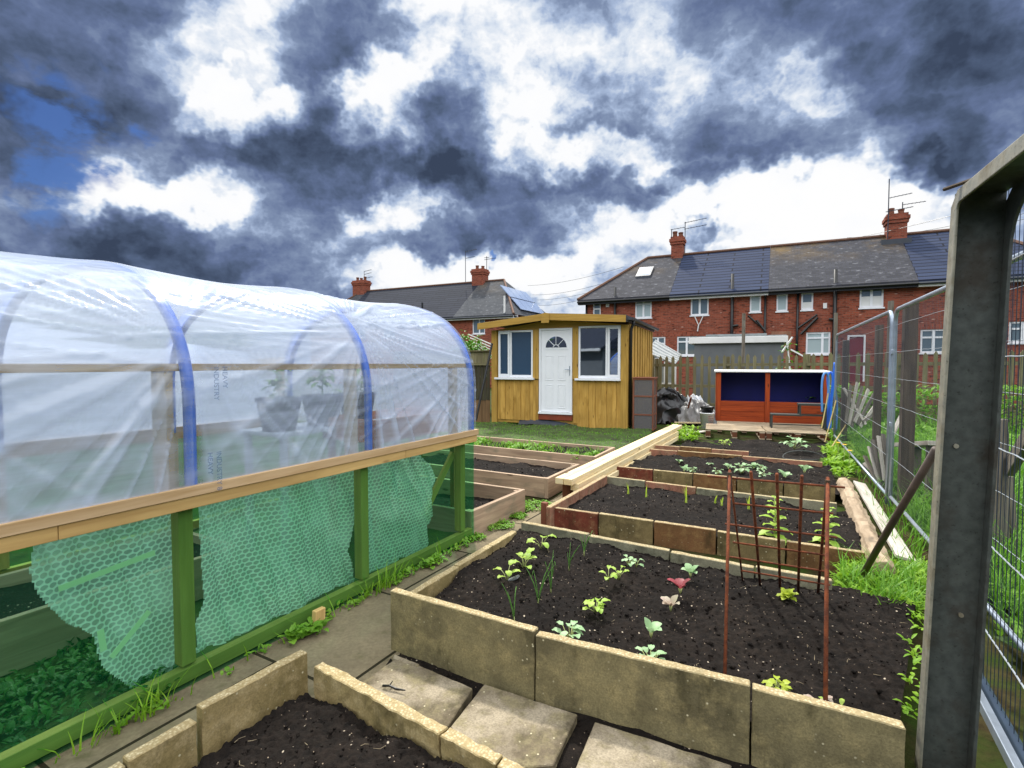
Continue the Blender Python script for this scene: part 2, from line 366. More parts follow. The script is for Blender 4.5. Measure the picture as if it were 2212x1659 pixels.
M['box_wood'] = mat_wood('orange_crate_timber', hx('#c08050'), hx('#a06438'), knot=False)
M['yellow'] = mat_plain('dandelion_yellow', hx('#f0c010'), 0.6, 0.1, 10)
M['straw'] = mat_plain('dry_straw', hx('#8f8064'), 0.8, 0.4, 30)
M['weed_dark'] = mat_leaf('shaded_weed_leaf', hx('#3a6a1c'), hx('#28501a'), 0.25)  # darker copy of the weed green, dimness inside the tunnel painted in
M['post_lower'] = mat_wood('lower_post_timber', hx('#c0a45c'), hx('#a08a48'), knot=False)  # darker timber for the posts, sill and brace behind the green film
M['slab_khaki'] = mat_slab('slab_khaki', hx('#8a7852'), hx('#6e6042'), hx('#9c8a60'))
# ------------------------------------------------------------------ mesh tools
WM = {}
class MB:
    def __init__(s): s.v = []; s.f = []; s.uv = []; s.attr = None
    def add(s, pts): 
        i = len(s.v); s.v.extend(Vector(p) for p in pts); return i
    def face(s, idx, uvs=None):
        s.f.append(tuple(idx)); s.uv.append(uvs if uvs else [(0, 0)]*len(idx))
    def poly(s, pts, uvs=None):
        i = s.add(pts); n = len(pts)
        if uvs is None:
            p0 = Vector(pts[0]); ex = (Vector(pts[1])-p0).normalized(); nn = ex.cross(Vector(pts[-1])-p0)
            ey = nn.cross(ex).normalized()
            uvs = [((Vector(p)-p0).dot(ex), (Vector(p)-p0).dot(ey)) for p in pts]
        s.face(range(i, i+n), uvs); return s
    def hexa(s, c):
        """8 corners: bottom 0-3 (ccw), top 4-7"""
        i = s.add(c); V = [Vector(p) for p in c]
        ou, ov = RN.uniform(0, 40), RN.uniform(0, 40)
        e = [(V[1]-V[0]).length, (V[3]-V[0]).length, (V[4]-V[0]).length]
        ax = e.index(max(e)); dirs = [(V[1]-V[0]), (V[3]-V[0]), (V[4]-V[0])]
        dirs = [d.normalized() if d.length > 1e-9 else Vector((0, 0, 1)) for d in dirs]
        for q, (a, b) in (((0, 3, 2, 1), (0, 1)), ((4, 5, 6, 7), (0, 1)), ((0, 1, 5, 4), (0, 2)), ((2, 3, 7, 6), (0, 2)), ((1, 2, 6, 5), (1, 2)), ((3, 0, 4, 7), (1, 2))):
            if b == ax: a, b = b, a
            elif a != ax and b != ax and e[b] > e[a]: a, b = b, a
            s.face([i+k for k in q], [(ou+(V[k]-V[0]).dot(dirs[a]), ov+(V[k]-V[0]).dot(dirs[b])+0.13*(a+b)) for k in q])
        return s
    def box(s, x0, x1, y0, y1, z0, z1):
        return s.hexa([(x0, y0, z0), (x1, y0, z0), (x1, y1, z0), (x0, y1, z0), (x0, y0, z1), (x1, y0, z1), (x1, y1, z1), (x0, y1, z1)])
    def bar(s, p, q, w, h, up=(0, 0, 1), w2=None, h2=None):
        p = Vector(p); q = Vector(q); d = (q-p).normalized(); up = Vector(up)
        sd = d.cross(up)
        if sd.length < 1e-6: sd = d.cross(Vector((1, 0, 0)))
        sd.normalize(); u2 = sd.cross(d).normalized()
        w2 = w if w2 is None else w2; h2 = h if h2 is None else h2
        c = []
        for (P, ww, hh) in ((p, w, h),):
            pass
        a, b = sd*(w/2), u2*(h/2); a2, b2 = sd*(w2/2), u2*(h2/2)
        return s.hexa([p-a-b, q-a2-b2, q+a2-b2, p+a-b, p-a+b, q-a2+b2, q+a2+b2, p+a+b])
    def board(s, p, q, z0, zp, zq, th, side=1, zb=None):
        """upright board on the line p->q (xy), thickness to the left (side=1) or right"""
        dx, dy = q[0]-p[0], q[1]-p[1]; l = math.hypot(dx, dy); nx, ny = -dy/l*th*side, dx/l*th*side
        zb = z0 if zb is None else zb
        return s.hexa([(p[0], p[1], z0), (q[0], q[1], zb), (q[0]+nx, q[1]+ny, zb), (p[0]+nx, p[1]+ny, z0),
                       (p[0], p[1], zp), (q[0], q[1], zq), (q[0]+nx, q[1]+ny, zq), (p[0]+nx, p[1]+ny, zp)])
    def tube(s, pts, r, seg=8, caps=True):
        pts = [Vector(p) for p in pts]; n = len(pts)
        rs = r if isinstance(r, (list, tuple)) else [r]*n
        prev = None; rings = []; ulen = 0
        for k, p in enumerate(pts):
            d = (pts[min(k+1, n-1)]-pts[max(k-1, 0)]).normalized()
            if prev is None:
                a = d.cross(Vector((0, 0, 1)))
                if a.length < 1e-4: a = d.cross(Vector((1, 0, 0)))
                a.normalize()
            else:
                a = (prev-d*prev.dot(d))
                if a.length < 1e-6: a = d.cross(Vector((1, 0, 0)))
                a.normalize()
            prev = a; b = d.cross(a)
            if k: ulen += (p-pts[k-1]).length
            rings.append((s.add([p+(a*math.cos(2*math.pi*j/seg)+b*math.sin(2*math.pi*j/seg))*rs[k] for j in range(seg)]), ulen))
        for k in range(n-1):
            i0, u0 = rings[k]; i1, u1 = rings[k+1]
            for j in range(seg):
                j2 = (j+1) % seg; v0 = j/seg*2*math.pi*rs[k]; v1 = (j+1)/seg*2*math.pi*rs[k]
                s.face((i0+j, i0+j2, i1+j2, i1+j), [(u0, v0), (u0, v1), (u1, v1), (u1, v0)])
        if caps:
            i0 = rings[0][0]; i1 = rings[-1][0]
            s.face([i0+j for j in reversed(range(seg))]); s.face([i1+j for j in range(seg)])
        return s
    def grid(s, fn, nu, nv, uvf=None, mask=None):
        i = s.add([fn(a, b) for b in range(nv+1) for a in range(nu+1)])
        for b in range(nv):
            for a in range(nu):
                if mask and not mask(a, b): continue
                k = i+b*(nu+1)+a; q = (k, k+1, k+nu+2, k+nu+1)
                if uvf: u = [uvf(a, b), uvf(a+1, b), uvf(a+1, b+1), uvf(a, b+1)]
                else: u = [(a, b), (a+1, b), (a+1, b+1), (a, b+1)]
                s.face(q, u)
        return s
    def prism(s, poly, fn, t0, t1):
        """polygon in 2D (a,b) extruded from t0 to t1; fn(a,b,t)->xyz"""
        n = len(poly); i = s.add([fn(a, b, t0) for a, b in poly]); j = s.add([fn(a, b, t1) for a, b in poly])
        s.face([i+k for k in reversed(range(n))], [poly[k] for k in reversed(range(n))]); s.face([j+k for k in range(n)], list(poly))
        for k in range(n):
            k2 = (k+1) % n; l = math.dist(poly[k], poly[k2])
            s.face((i+k, i+k2, j+k2, j+k), [(0, t0), (l, t0), (l, t1), (0, t1)])
        return s
    def lathe(s, prof, c=(0, 0, 0), seg=20):
        n = len(prof); i = s.add([(c[0]+r*math.cos(2*math.pi*j/seg), c[1]+r*math.sin(2*math.pi*j/seg), c[2]+z) for r, z in prof for j in range(seg)])
        for k in range(n-1):
            for j in range(seg):
                j2 = (j+1) % seg
                s.face((i+k*seg+j, i+k*seg+j2, i+(k+1)*seg+j2, i+(k+1)*seg+j))
        return s

def thing(name, label, cat, loc=(0, 0, 0), rz=0.0, group=None):
    o = bpy.data.objects.new(name, None); COL.objects.link(o); o.empty_display_size = 0.2
    o.location = loc; o.rotation_euler = (0, 0, rz)
    WM[o] = Matrix.Translation(Vector(loc)) @ Matrix.Rotation(rz, 4, 'Z')
    o['label'] = label; o['category'] = cat
    if group: o['group'] = group
    return o
def tag(o, label=None, cat=None, group=None, kind=None):
    if label: o['label'] = label
    if cat: o['category'] = cat
    if group: o['group'] = group
    if kind: o['kind'] = kind
    return o
def obj(name, mb, mat, parent=None, local=False, smooth=False, bevel=0.0, label=None, rough=None, recalc=True):
    me = bpy.data.meshes.new(name)
    V = mb.v
    off = Vector((0, 0, 0))
    if parent is not None:
        if not local:
            inv = WM[parent].inverted(); V = [inv @ p for p in V]
    elif not local and V:
        xs = [p.x for p in V]; ys = [p.y for p in V]; zs_ = [p.z for p in V]
        off = Vector(((min(xs)+max(xs))/2, (min(ys)+max(ys))/2, min(zs_))); V = [p-off for p in V]
    me.from_pydata([tuple(p) for p in V], [], mb.f)
    ul = me.uv_layers.new(name='UVMap')
    flat = [c for fu in mb.uv for p in fu for c in p]
    ul.data.foreach_set('uv', flat)
    if mb.attr is not None:
        at = me.attributes.new('crease', 'FLOAT', 'POINT'); at.data.foreach_set('value', mb.attr)
    if recalc or rough:
        bm = bmesh.new(); bm.from_mesh(me)
        if recalc: bmesh.ops.recalc_face_normals(bm, faces=bm.faces)
        if rough:
            cuts, amp, sc = rough
            ed = [e for e in bm.edges if e.calc_length() > cuts]
            bmesh.ops.bevel(bm, geom=list(bm.edges), offset=0.004, segments=1, affect='EDGES', clamp_overlap=True)
            for _ in range(7):
                ed = [e for e in bm.edges if e.calc_length() > cuts]
                if not ed: break
                bmesh.ops.subdivide_edges(bm, edges=ed, cuts=1, use_grid_fill=True)
            for v in bm.verts:
                p = v.co*sc
                v.co += Vector((noise.noise(p), noise.noise(p+Vector((31, 7, 3))), noise.noise(p+Vector((5, 57, 13)))))*amp
        bm.to_mesh(me); bm.free()
    me.materials.append(mat)
    if smooth: me.polygons.foreach_set('use_smooth', [True]*len(me.polygons))
    o = bpy.data.objects.new(name, me); COL.objects.link(o)
    if parent is not None: o.parent = parent; WM[o] = WM[parent]
    else: o.location = off; WM[o] = Matrix.Translation(off)
    if bevel:
        b = o.modifiers.new('bevel', 'BEVEL'); b.width = bevel; b.segments = 2; b.limit_method = 'ANGLE'
    if label: o['label'] = label
    return o
def dup(root, loc, rz=None, label=None, group=None, scale=None):
    r = root.copy(); COL.objects.link(r); r.location = loc
    if rz is not None: r.rotation_euler = (0, 0, rz)
    if scale: r.scale = (scale,)*3
    if label: r['label'] = label
    if group: r['group'] = group
    for ch in list(root.children):
        c = ch.copy(); COL.objects.link(c); c.parent = r
        for g in list(ch.children):
            d = g.copy(); COL.objects.link(d); d.parent = c
    return r
def lerp(a, b, t): return a+(b-a)*t
def lp(p, q, t): return tuple(lerp(a, b, t) for a, b in zip(p, q))
def fbm(p, oct=4):
    v = 0; a = 1.0
    for _ in range(oct):
        v += a*noise.noise(p); p = p*2.03+Vector((7.1, 3.3, 1.7)); a *= 0.5
    return v

# ------------------------------------------------------------------ foliage helpers
def blade(mb, base, az, h, w, lean, seg=3, droop=0.5):
    d = Vector((math.cos(az), math.sin(az), 0)); sd = Vector((-d.y, d.x, 0))
    pts = []
    for k in range(seg+1):
        t = k/seg
        c = Vector(base)+d*(lean*h*(t**1.7))+Vector((0, 0, h*(t-droop*lean*0.5*t*t)))
        ww = w*(1-t)**0.7*0.5+0.0004
        pts.append((c-sd*ww, c+sd*ww))
    i = mb.add([p for pr in pts for p in pr])
    for k in range(seg):
        a = i+2*k; mb.face((a, a+1, a+3, a+2))
def leaf(mb, base, az, pitch, ln, wd, curl=0.6, seg=4, cup=0.25, wav=0.0):
    """leaf blade from base: az heading, pitch up angle, curl = bend down over length"""
    d = Vector((math.cos(az), math.sin(az), 0)); sd = Vector((-d.y, d.x, 0)); up = Vector((0, 0, 1))
    p = Vector(base); a = pitch; rows = []
    for k in range(seg+1):
        t = k/seg
        w = wd*0.5*math.sin(math.pi*min(1, (t*0.92+0.08)))**0.7 if t < 1 else wd*0.06
        n = up*math.cos(a)-d*math.sin(a)
        wv = wav*math.sin(k*2.7+az*5)
        rows.append((p-sd*w+n*(w*cup+wv), p.copy(), p+sd*w+n*(w*cup-wv)))
        p = p+(d*math.cos(a)+up*math.sin(a))*(ln/seg); a -= curl/seg
    i = mb.add([q for r in rows for q in r])
    for k in range(seg):
        a0 = i+3*k
        mb.face((a0, a0+1, a0+4, a0+3)); mb.face((a0+1, a0+2, a0+5, a0+4))
def blades_in(mb, poly, n, h0, h1, w, z=0.0, lean=(0.2, 0.8), rnd=RN, zf=None):
    xs = [p[0] for p in poly]; ys = [p[1] for p in poly]
    c = 0; tries = 0
    while c < n and tries < n*20:
        tries += 1
        x = rnd.uniform(min(xs), max(xs)); y = rnd.uniform(min(ys), max(ys))
        if not inside(x, y, poly): continue
        zz = zf(x, y) if zf else z
        blade(mb, (x, y, zz), rnd.uniform(0, 6.28), rnd.uniform(h0, h1)*(0.55+0.9*abs(noise.noise(Vector((x*1.3, y*1.3, 0)))+0.3)), w*rnd.uniform(0.7, 1.3), rnd.uniform(*lean))
        c += 1
def inside(x, y, poly):
    r = False; n = len(poly); j = n-1
    for i in range(n):
        xi, yi = poly[i][:2]; xj, yj = poly[j][:2]
        if (yi > y) != (yj > y) and x < (xj-xi)*(y-yi)/(yj-yi+1e-12)+xi: r = not r
        j = i
    return r
def weed_clump(mb, c, r, n, ln, wd, rnd=RN):
    for _ in range(n):
        a = rnd.uniform(0, 6.28); q = r*math.sqrt(rnd.random())
        b = (c[0]+q*math.cos(a), c[1]+q*math.sin(a), c[2]+rnd.uniform(0, ln*0.7))
        leaf(mb, b, rnd.uniform(0, 6.28), rnd.uniform(0.1, 1.2), ln*rnd.uniform(0.5, 1.2), wd*rnd.uniform(0.6, 1.3), rnd.uniform(0.3, 1.4), 3, 0.2)

# ------------------------------------------------------------------ soil
def soil(name, a, b, c, d, z, res, amp, seed, parent=None, zf=None, clods=0, perl=True):
    mb = MB()
    lu = max(math.dist(a[:2], b[:2]), math.dist(c[:2], d[:2])); lv = max(math.dist(a[:2], d[:2]), math.dist(b[:2], c[:2]))
    nu, nv = max(4, int(lu/res)), max(4, int(lv/res))
    def P(i, j):
        u, v = i/nu, j/nv
        x = (a[0]*(1-u)+b[0]*u)*(1-v)+(d[0]*(1-u)+c[0]*u)*v
        y = (a[1]*(1-u)+b[1]*u)*(1-v)+(d[1]*(1-u)+c[1]*u)*v
        q = Vector((x, y, seed*3.7))
        h = amp*(1.7*noise.noise(q*1.7)+1.3*noise.noise(q*5.3))
        t = abs(noise.noise(q*15))*0.55+abs(noise.noise(q*33))*0.7
        h += amp*0.85*(t-0.4)
        if res < 0.02: h += amp*0.45*noise.noise(q*62)
        return (x, y, z+(zf(u, v) if zf else 0)+h)
    mb.grid(P, nu, nv, lambda i, j: (i/nu*lu, j/nv*lv))
    rnd = random.Random(seed)
    for _ in range(clods):
        i, j = rnd.randint(1, nu-1), rnd.randint(1, nv-1); p = P(i, j)
        r = rnd.uniform(0.003, 0.008) if rnd.random() < 0.93 else rnd.uniform(0.008, 0.018)
        k = mb.add([(p[0]+r*x*rnd.uniform(.7, 1.3), p[1]+r*y*rnd.uniform(.7, 1.3), p[2]+r*.5+r*zz*rnd.uniform(.6, 1.1)) for x, y, zz in
                    ((1, 0, 0), (0, 1, 0), (-1, 0, 0), (0, -1, 0), (0, 0, 1), (0, 0, -1), (.6, .6, .5), (-.6, .6, .5), (-.6, -.6, .5), (.6, -.6, .5))])
        for t in ((0, 6, 9), (1, 7, 6), (2, 8, 7), (3, 9, 8), (6, 4, 9), (7, 4, 6), (8, 4, 7), (9, 4, 8), (0, 1, 6), (1, 2, 7), (2, 3, 8), (3, 0, 9), (1, 0, 5), (2, 1, 5), (3, 2, 5), (0, 3, 5)):
            mb.face([k+q for q in t])
    o = obj(name, mb, M['soil'], parent, smooth=True, recalc=False)
    if clods >= 900 and parent is not None:
        sb = MB()
        for _ in range(60):
            p = P(rnd.randint(2, nu-2), rnd.randint(2, nv-2)); an = rnd.uniform(0, 6.28); ln_ = rnd.uniform(.012, .05)
            q0 = Vector(p)+Vector((0, 0, .006)); dd = Vector((math.cos(an), math.sin(an), rnd.uniform(-.1, .25)))*ln_; k = Vector((-dd.y, dd.x, 0))*rnd.uniform(-.25, .25)
            sb.tube([q0, q0+dd*.5+k, q0+dd], [.0016, .0013, .0008], 4)
        tag(obj('straw_bits', sb, M['straw'], parent), kind='stuff')
    return o
# ------------------------------------------------------------------ setting: ground, path, lawn
U = Vector((0.4937, 0.8696, 0)); W = Vector((-0.8696, 0.4937, 0))     # along the plot / across to the left
VT = Vector((0.868, -0.497, 0))                                        # across the beds to the right
mb = MB()
def gz(i, j): return None
mb.poly([(-400, -60, -0.03), (400, -60, -0.03), (400, 700, -0.03), (-400, 700, -0.03)])
tag(obj('ground', mb, M['ground'], local=True), 'dark earth and rough grass of the allotment', kind='structure')
TB = Vector((-1.319, 3.036, 0))                     # tunnel base line origin
def T(s, w, z): return TB+U*s+W*w+Vector((0, 0, z))
mb = MB()
pp = [T(-4.2, 0.03, 0), T(-4.2, -0.85, 0), T(-2.4, -0.8, 0), (-0.62, 2.15, 0), (-0.62, 2.85, 0), (0.1, 4.5, 0), (0.38, 5.0, 0), (1.42, 7.1, 0), (2.4, 9.0, 0), (2.6, 10.6, 0), (1.9, 9.3, 0), (1.4, 8.2, 0), (0.5, 6.1, 0), (0.16, 5.5, 0), (-0.36, 4.75, 0), T(1.95, 0.03, 0)]
mb.poly([(p[0], p[1], -0.004) for p in pp], [(p[0], p[1]) for p in pp])
tag(obj('path', mb, M['path'], local=True), 'worn concrete path running beside the plastic tunnel', kind='structure')
# lawn in front of the shed
lawnpoly = [(-1.9, 11.1), (-2.2, 14.3), (-0.54, 13.80), (2.75, 12.37), (3.35, 12.3), (2.95, 11.2), (2.0, 9.4), (1.75, 8.55), (0.2, 9.15)]
def lawnz(x, y):
    return 0.03+0.05*fbm(Vector((x*1.1, y*1.1, 4)), 3)
mb = MB()
def lg(i, j):
    x = -2.3+i*0.1; y = 8.4+j*0.1
    return (x, y, lawnz(x, y)-(0.0 if inside(x, y, lawnpoly) else 0.10))
mb.grid(lg, 58, 60, mask=lambda i, j: inside(-2.25+i*0.1, 8.45+j*0.1, lawnpoly))
tag(obj('lawn', mb, M['lawn'], local=True, smooth=True), 'mossy lawn in front of the timber summerhouse', kind='structure')
mb = MB(); rn = random.Random(3)
blades_in(mb, lawnpoly, 5200, 0.02, 0.055, 0.009, zf=lawnz, rnd=rn, lean=(0.4, 1.2))
tag(obj('lawn_grass', mb, M['grass'], local=True), 'short mossy grass in front of the timber summerhouse', 'grass', kind='stuff')
# rough field beyond the mesh fence
fieldpoly = [(2.55, 2.2), (4.25, 5.5), (6.6, 10.2), (7.6, 14.2), (11.5, 12.2), (14.0, 10.5), (12.0, 6.5), (7.0, 2.0), (4.0, 1.0)]
def fieldz(x, y): return 0.06+0.10*fbm(Vector((x*.5, y*.5, 9)), 3)
mb = MB()
mb.grid(lambda i, j: (2.2+i*0.25, 0.6+j*0.25, fieldz(2.2+i*0.25, 0.6+j*0.25)), 48, 56, mask=lambda i, j: inside(2.32+i*0.25, 0.72+j*0.25, fieldpoly))
tag(obj('field', mb, M['field'], local=True, smooth=True), 'rough grassy plot beyond the mesh fence', kind='structure')
mb = MB(); rn = random.Random(5)
near = [(2.5, 2.2), (4.2, 5.5), (6.5, 9.9), (8.2, 9.0), (6.4, 5.2), (4.2, 1.6)]
blades_in(mb, near, 7500, 0.2, 0.52, 0.011, zf=lambda x, y: fieldz(x, y)-0.02, rnd=rn, lean=(0.3, 1.0))
blades_in(mb, fieldpoly, 6500, 0.2, 0.5, 0.017, zf=lambda x, y: fieldz(x, y)-0.02, rnd=rn, lean=(0.3, 0.9))
tag(obj('field_grass', mb, M['grass'], local=True), 'long unmown grass behind the mesh fence panels', 'grass', kind='stuff')
mb = MB(); rn = random.Random(6)
for _ in range(90):
    x, y = rn.uniform(5, 12), rn.uniform(8, 13.6)
    if inside(x, y, fieldpoly): weed_clump(mb, (x, y, fieldz(x, y)), 0.28, 26, 0.16, 0.07, rn)
for _ in range(60):
    x, y = rn.uniform(2.4, 6), rn.uniform(2, 7)
    if inside(x, y, fieldpoly): weed_clump(mb, (x, y, fieldz(x, y)), 0.2, 22, 0.11, 0.045, rn)
for _ in range(170):
    q = rn.random(); x = lerp(7.6, 12.2, q)+rn.uniform(-.4, .4); y = lerp(13.6, 11.3, q)+rn.uniform(-.9, .3); hh = rn.uniform(.1, 1.0)
    weed_clump(mb, (x, y, hh), 0.22, 14, 0.16, 0.06, rn)
tag(obj('field_weeds', mb, M['weed'], local=True), 'leafy weeds among the long grass beyond the mesh fence', 'weeds', kind='stuff')

# ------------------------------------------------------------------ polytunnel
tun = thing('polytunnel', 'long plastic-covered polytunnel with blue hoops, timber rails and green lower panels', 'polytunnel', T(0, 1.25, 0), -math.radians(29.6))
SA, SB = -3.05, 1.945
HOOPS = [-2.95, -1.76, -0.556, 0.644, 1.915]
def prof(t, out=0.0):
    """t 0..1 from near beam over the apex to the far beam -> (w, z)"""
    n = 2/2.45
    def half(q):
        if q < 0.22: return (-out, 0.95+(1.345-0.95)*q/0.22)
        th = (q-0.22)/0.78*math.pi/2
        c, s_ = max(0, math.cos(th)), max(0, math.sin(th))
        return (1.25-(1.25+out)*c**n, 1.345+(0.825+out)*s_**n)
    if t <= 0.5: return half(t*2)
    w, z = half((1-t)*2); return (2.5-w, z)
NS, NP = 460, 260
mb = MB(); attr = []
ts = []
for j in range(NP+1):
    q = j/NP
    ts.append(q*1.0 if q < 0.72 else q)
PL = [0.0]
for j in range(1, NP+1):
    a = prof(ts[j-1]); b = prof(ts[j]); PL.append(PL[-1]+math.dist(a, b))
HL = 0.72                                        # unrolled height of the tension knots on the hoops
def filmpt(i, j):
    s = lerp(SA, SB, i/NS); t = ts[j]; l = PL[j]; w, z = prof(t, 0.034)
    k = max(h for h in HOOPS if h <= s+1e-6) if s > HOOPS[0] else HOOPS[0]
    k2 = min([h for h in HOOPS if h > s] or [HOOPS[-1]])
    fr = (s-k)/(k2-k) if k2 > k else 0
    sag = -0.030*math.sin(math.pi*fr)*min(1, l/0.9)*min(1, (PL[-1]-l)/0.9)
    cr = 0.0; dsp = 0.0
    for hi, h in enumerate(HOOPS):
        for sgn in (1, -1):
            ds = (s-h)*sgn
            if ds <= 0: continue
            lk = HL+(0.16 if hi == 3 else 0.0)+(0.10 if sgn > 0 else 0)
            r = math.hypot(ds, l-lk)
            if r > 1.5: continue
            ang = math.atan2(l-lk, ds)
            nz = noise.noise(Vector((ang*5.2, hi*5.3+sgn*2.1, r*0.5)))*0.65+noise.noise(Vector((ang*13.0, hi*3.1+sgn, r*0.9)))*0.5
            n1 = noise.noise(Vector((ang*6.5, hi*5.3+sgn*2.1, r*0.35))); n2 = noise.noise(Vector((ang*15.0, hi*3.1+sgn, r*0.6)))
            rg = 0.8*max(0, 1-abs(n1)*7)**1.4+0.5*max(0, 1-abs(n2)*6)**1.4*max(0, .4+nz)+0.5*max(0, nz-.1)
            amp = (r/0.25)*math.exp(-(r/0.6)) if r < 1.5 else 0
            amp *= 1.1 if (hi == 3 and sgn > 0) else (0.8 if sgn < 0 else 0.45)
            dn = max(0.0, 1-max(0, l-lk-.25)/.45); dsp += 0.026*rg*amp*min(1, r*3)*dn; cr += 0.85*rg*amp*(.35+.65*dn)
    # long slack ripples on the crown
    top = max(0.0, min(1.0, (l-0.95)/0.5))
    rp = noise.noise(Vector((s*0.8+l*.25, l*8, 3)))*0.8+noise.noise(Vector((s*1.1, l*15, 7)))*0.3
    dsp += 0.006*rp*top; cr += 0.5*max(0, rp-0.1)*top
    dsp += 0.004*noise.noise(Vector((s*2.3, l*3.1, 1)))
    edge = min(1, l/0.10)
    hd = min(abs(s-h) for h in HOOPS)
    cr -= 0.62*math.exp(-(hd/0.055)**2)*(0.6+0.4*max(0, 1-max(0, l-.75)/.6))
    cr += 0.55*max(0.0, min(1.0, (l-PL[-1]*0.62)/0.4))
    if l < PL[-1]*.4:
        if 1.556 < z < 1.604: cr -= 0.62
        elif z < 1.56:
            for h in (-2.9, -1.76, -0.58, 0.614, 1.80):
                if abs(s-h+.06) < .042: cr -= 0.34
    # tangent normal (approx) of the section
    t2 = min(1, t+0.004); t1 = max(0, t-0.004)
    a = prof(t1, 0.034); b = prof(t2, 0.034); dw, dz = b[0]-a[0], b[1]-a[1]; ln = math.hypot(dw, dz) or 1
    nw, nz2 = -dz/ln, dw/ln
    hold = 1-math.exp(-(hd/0.05)**2)
    q = (sag+dsp)*edge*hold
    attr.append(max(-0.9, min(0.95, cr)))
    return T(s, w+nw*q, z+nz2*q)
mb.grid(filmpt, NS, NP, lambda i, j: (lerp(SA, SB, i/NS), PL[j]))
mb.attr = attr
obj('cover', mb, M['film'], tun, smooth=True, recalc=False)
# end wall film at the far end
mb = MB()
pts = [prof(k/40, 0.0) for k in range(41)]
mb.poly([T(SB-0.01, w, z) for w, z in pts], [(w, z) for w, z in pts])
mb.attr = [0.0]*len(mb.v)
obj('end_wall', mb, M['film'], tun, recalc=False)
for h in HOOPS:
    mb = MB(); base = -0.0
    pts = [T(h, prof(k/60)[0], prof(k/60)[1]) for k in range(61)]
    mb.tube(pts, 0.028, 12); obj('hoop', mb, M['pvc'], tun, smooth=True)
for w in (0.0, 2.5):
    sg = 1 if w == 0 else -1
    mb = MB(); mb.bar(T(SA, w-0.030*sg, 0.975), T(SB+0.02, w-0.030*sg, 0.975), 0.045, 0.05); obj('top_batten', mb, M['batten'], tun, bevel=0.003)
    mb = MB()
    for a, b in ((SA, -1.1), (-1.098, 0.98), (0.982, SB+0.0)): mb.bar(T(a, w-0.022*sg, 0.919), T(b, w-0.022*sg, 0.919), 0.045, 0.06)
    obj('beam', mb, M['beam'], tun, bevel=0.003)
    mb = MB(); mb.bar(T(SA, w+0.06*sg, 1.58), T(SB, w+0.06*sg, 1.58), 0.045, 0.036); obj('rail', mb, M['beam'], tun, bevel=0.003)
    mb = MB(); mb.bar(T(SA, w+0.028*sg, 0.05), T(SB-.01, w+0.028*sg, 0.05), 0.055, 0.07); obj('sill', mb, M['post_lower'], tun, bevel=0.003)
    for s in (-2.9, -1.76, -0.58, 0.614, 1.80):
        mb = MB(); mb.bar(T(s, w+0.045*sg, 0.095), T(s, w+0.045*sg, 0.93), 0.07, 0.07, up=tuple(W)); obj('post', mb, M['post_lower'], tun, bevel=0.004)
        mb = MB(); mb.bar(T(s-0.06, w+0.075*sg, 0.95), T(s-0.06, w+0.075*sg, 1.565), 0.075, 0.05, up=tuple(W)); obj('upper_post', mb, M['post'], tun, bevel=0.003)
mb = MB(); mb.bar(T(1.76, 0.09, 0.80), T(1.42, 0.16, 0.30), 0.03, 0.05); obj('brace', mb, M['post_lower'], tun)
for w in (-0.012, 2.512):
    mb = MB(); mb.grid(lambda i, j: T(lerp(SA, SB, i/60), w+0.004*noise.noise(Vector((i*.4, j*.5, w))), lerp(0.0, 0.90, j/12)), 60, 12, lambda i, j: (lerp(SA, SB, i/60), j/12*0.9))
    obj('lower_panel', mb, M['green'], tun, smooth=True, recalc=False)
mb = MB(); mb.poly([T(SB+0.005, 0, 0), T(SB+0.005, 2.5, 0), T(SB+0.005, 2.5, 0.9), T(SB+0.005, 0, 0.9)]); obj('lower_panel', mb, M['green'], tun, recalc=False)
# bubble wrap lining, one ragged sheet per bay
def z4(a, b): return (a*0.4836, 960.2+b*0.4836)
BW = (T(0, 0.10, 0), T(1, 0.10, 0))
def zsw(a, b):
    x, y = z4(a, b); return L(x, y, BW[0], BW[1])
bays = [[(130, 400), (165, 430), (145, 500), (140, 570), (160, 640), (190, 690), (240, 740), (300, 800), (380, 830), (425, 860), (450, 950), (470, 1000), (560, 1070), (600, 1095), (660, 1108), (740, 1060), (840, 990), (838, 900), (830, 840), (800, 750), (806, 640), (800, 500), (805, 290), (800, 240)],
        [(880, 240), (885, 400), (905, 560), (930, 700), (900, 830), (900, 940), (1000, 900), (1120, 830), (1180, 800), (1300, 760), (1400, 700), (1600, 620), (1592, 540), (1575, 480), (1590, 380), (1605, 250), (1625, 90), (1200, 170)],
        [(1650, 80), (1652, 300), (1660, 590), (1740, 555), (1800, 510), (1905, 488), (1922, 440), (1912, 380), (1940, 320), (1925, 240), (1948, 150), (1930, 90), (1895, 55), (1880, 20), (1750, 50)]]
for bi, px in enumerate(bays):
    poly = [zsw(*p) for p in px]
    s0, s1 = min(p[0] for p in poly), max(p[0] for p in poly); z0, z1 = min(p[1] for p in poly), max(p[1] for p in poly)
    st = 0.008; nu, nv = int((s1-s0)/st)+1, int((z1-z0)/st)+1
    mb = MB()
    def bp(i, j):
        s, z = s0+i*st, z0+j*st
        e = noise.noise(Vector((s*3.1+bi*7, z*1.6, 2)))*0.07+(1-abs(noise.noise(Vector((s*8+z*2.0+bi, z*1.2, 5)))))**3*0.035-.02
        return T(s, 0.135+e, z)
    mb.grid(bp, nu, nv, lambda i, j: (s0+i*st, z0+j*st), mask=lambda i, j: inside(s0+(i+.5)*st, z0+(j+.5)*st, poly))
    obj('bubble_wrap', mb, M['bubble'], tun, smooth=True, recalc=False)
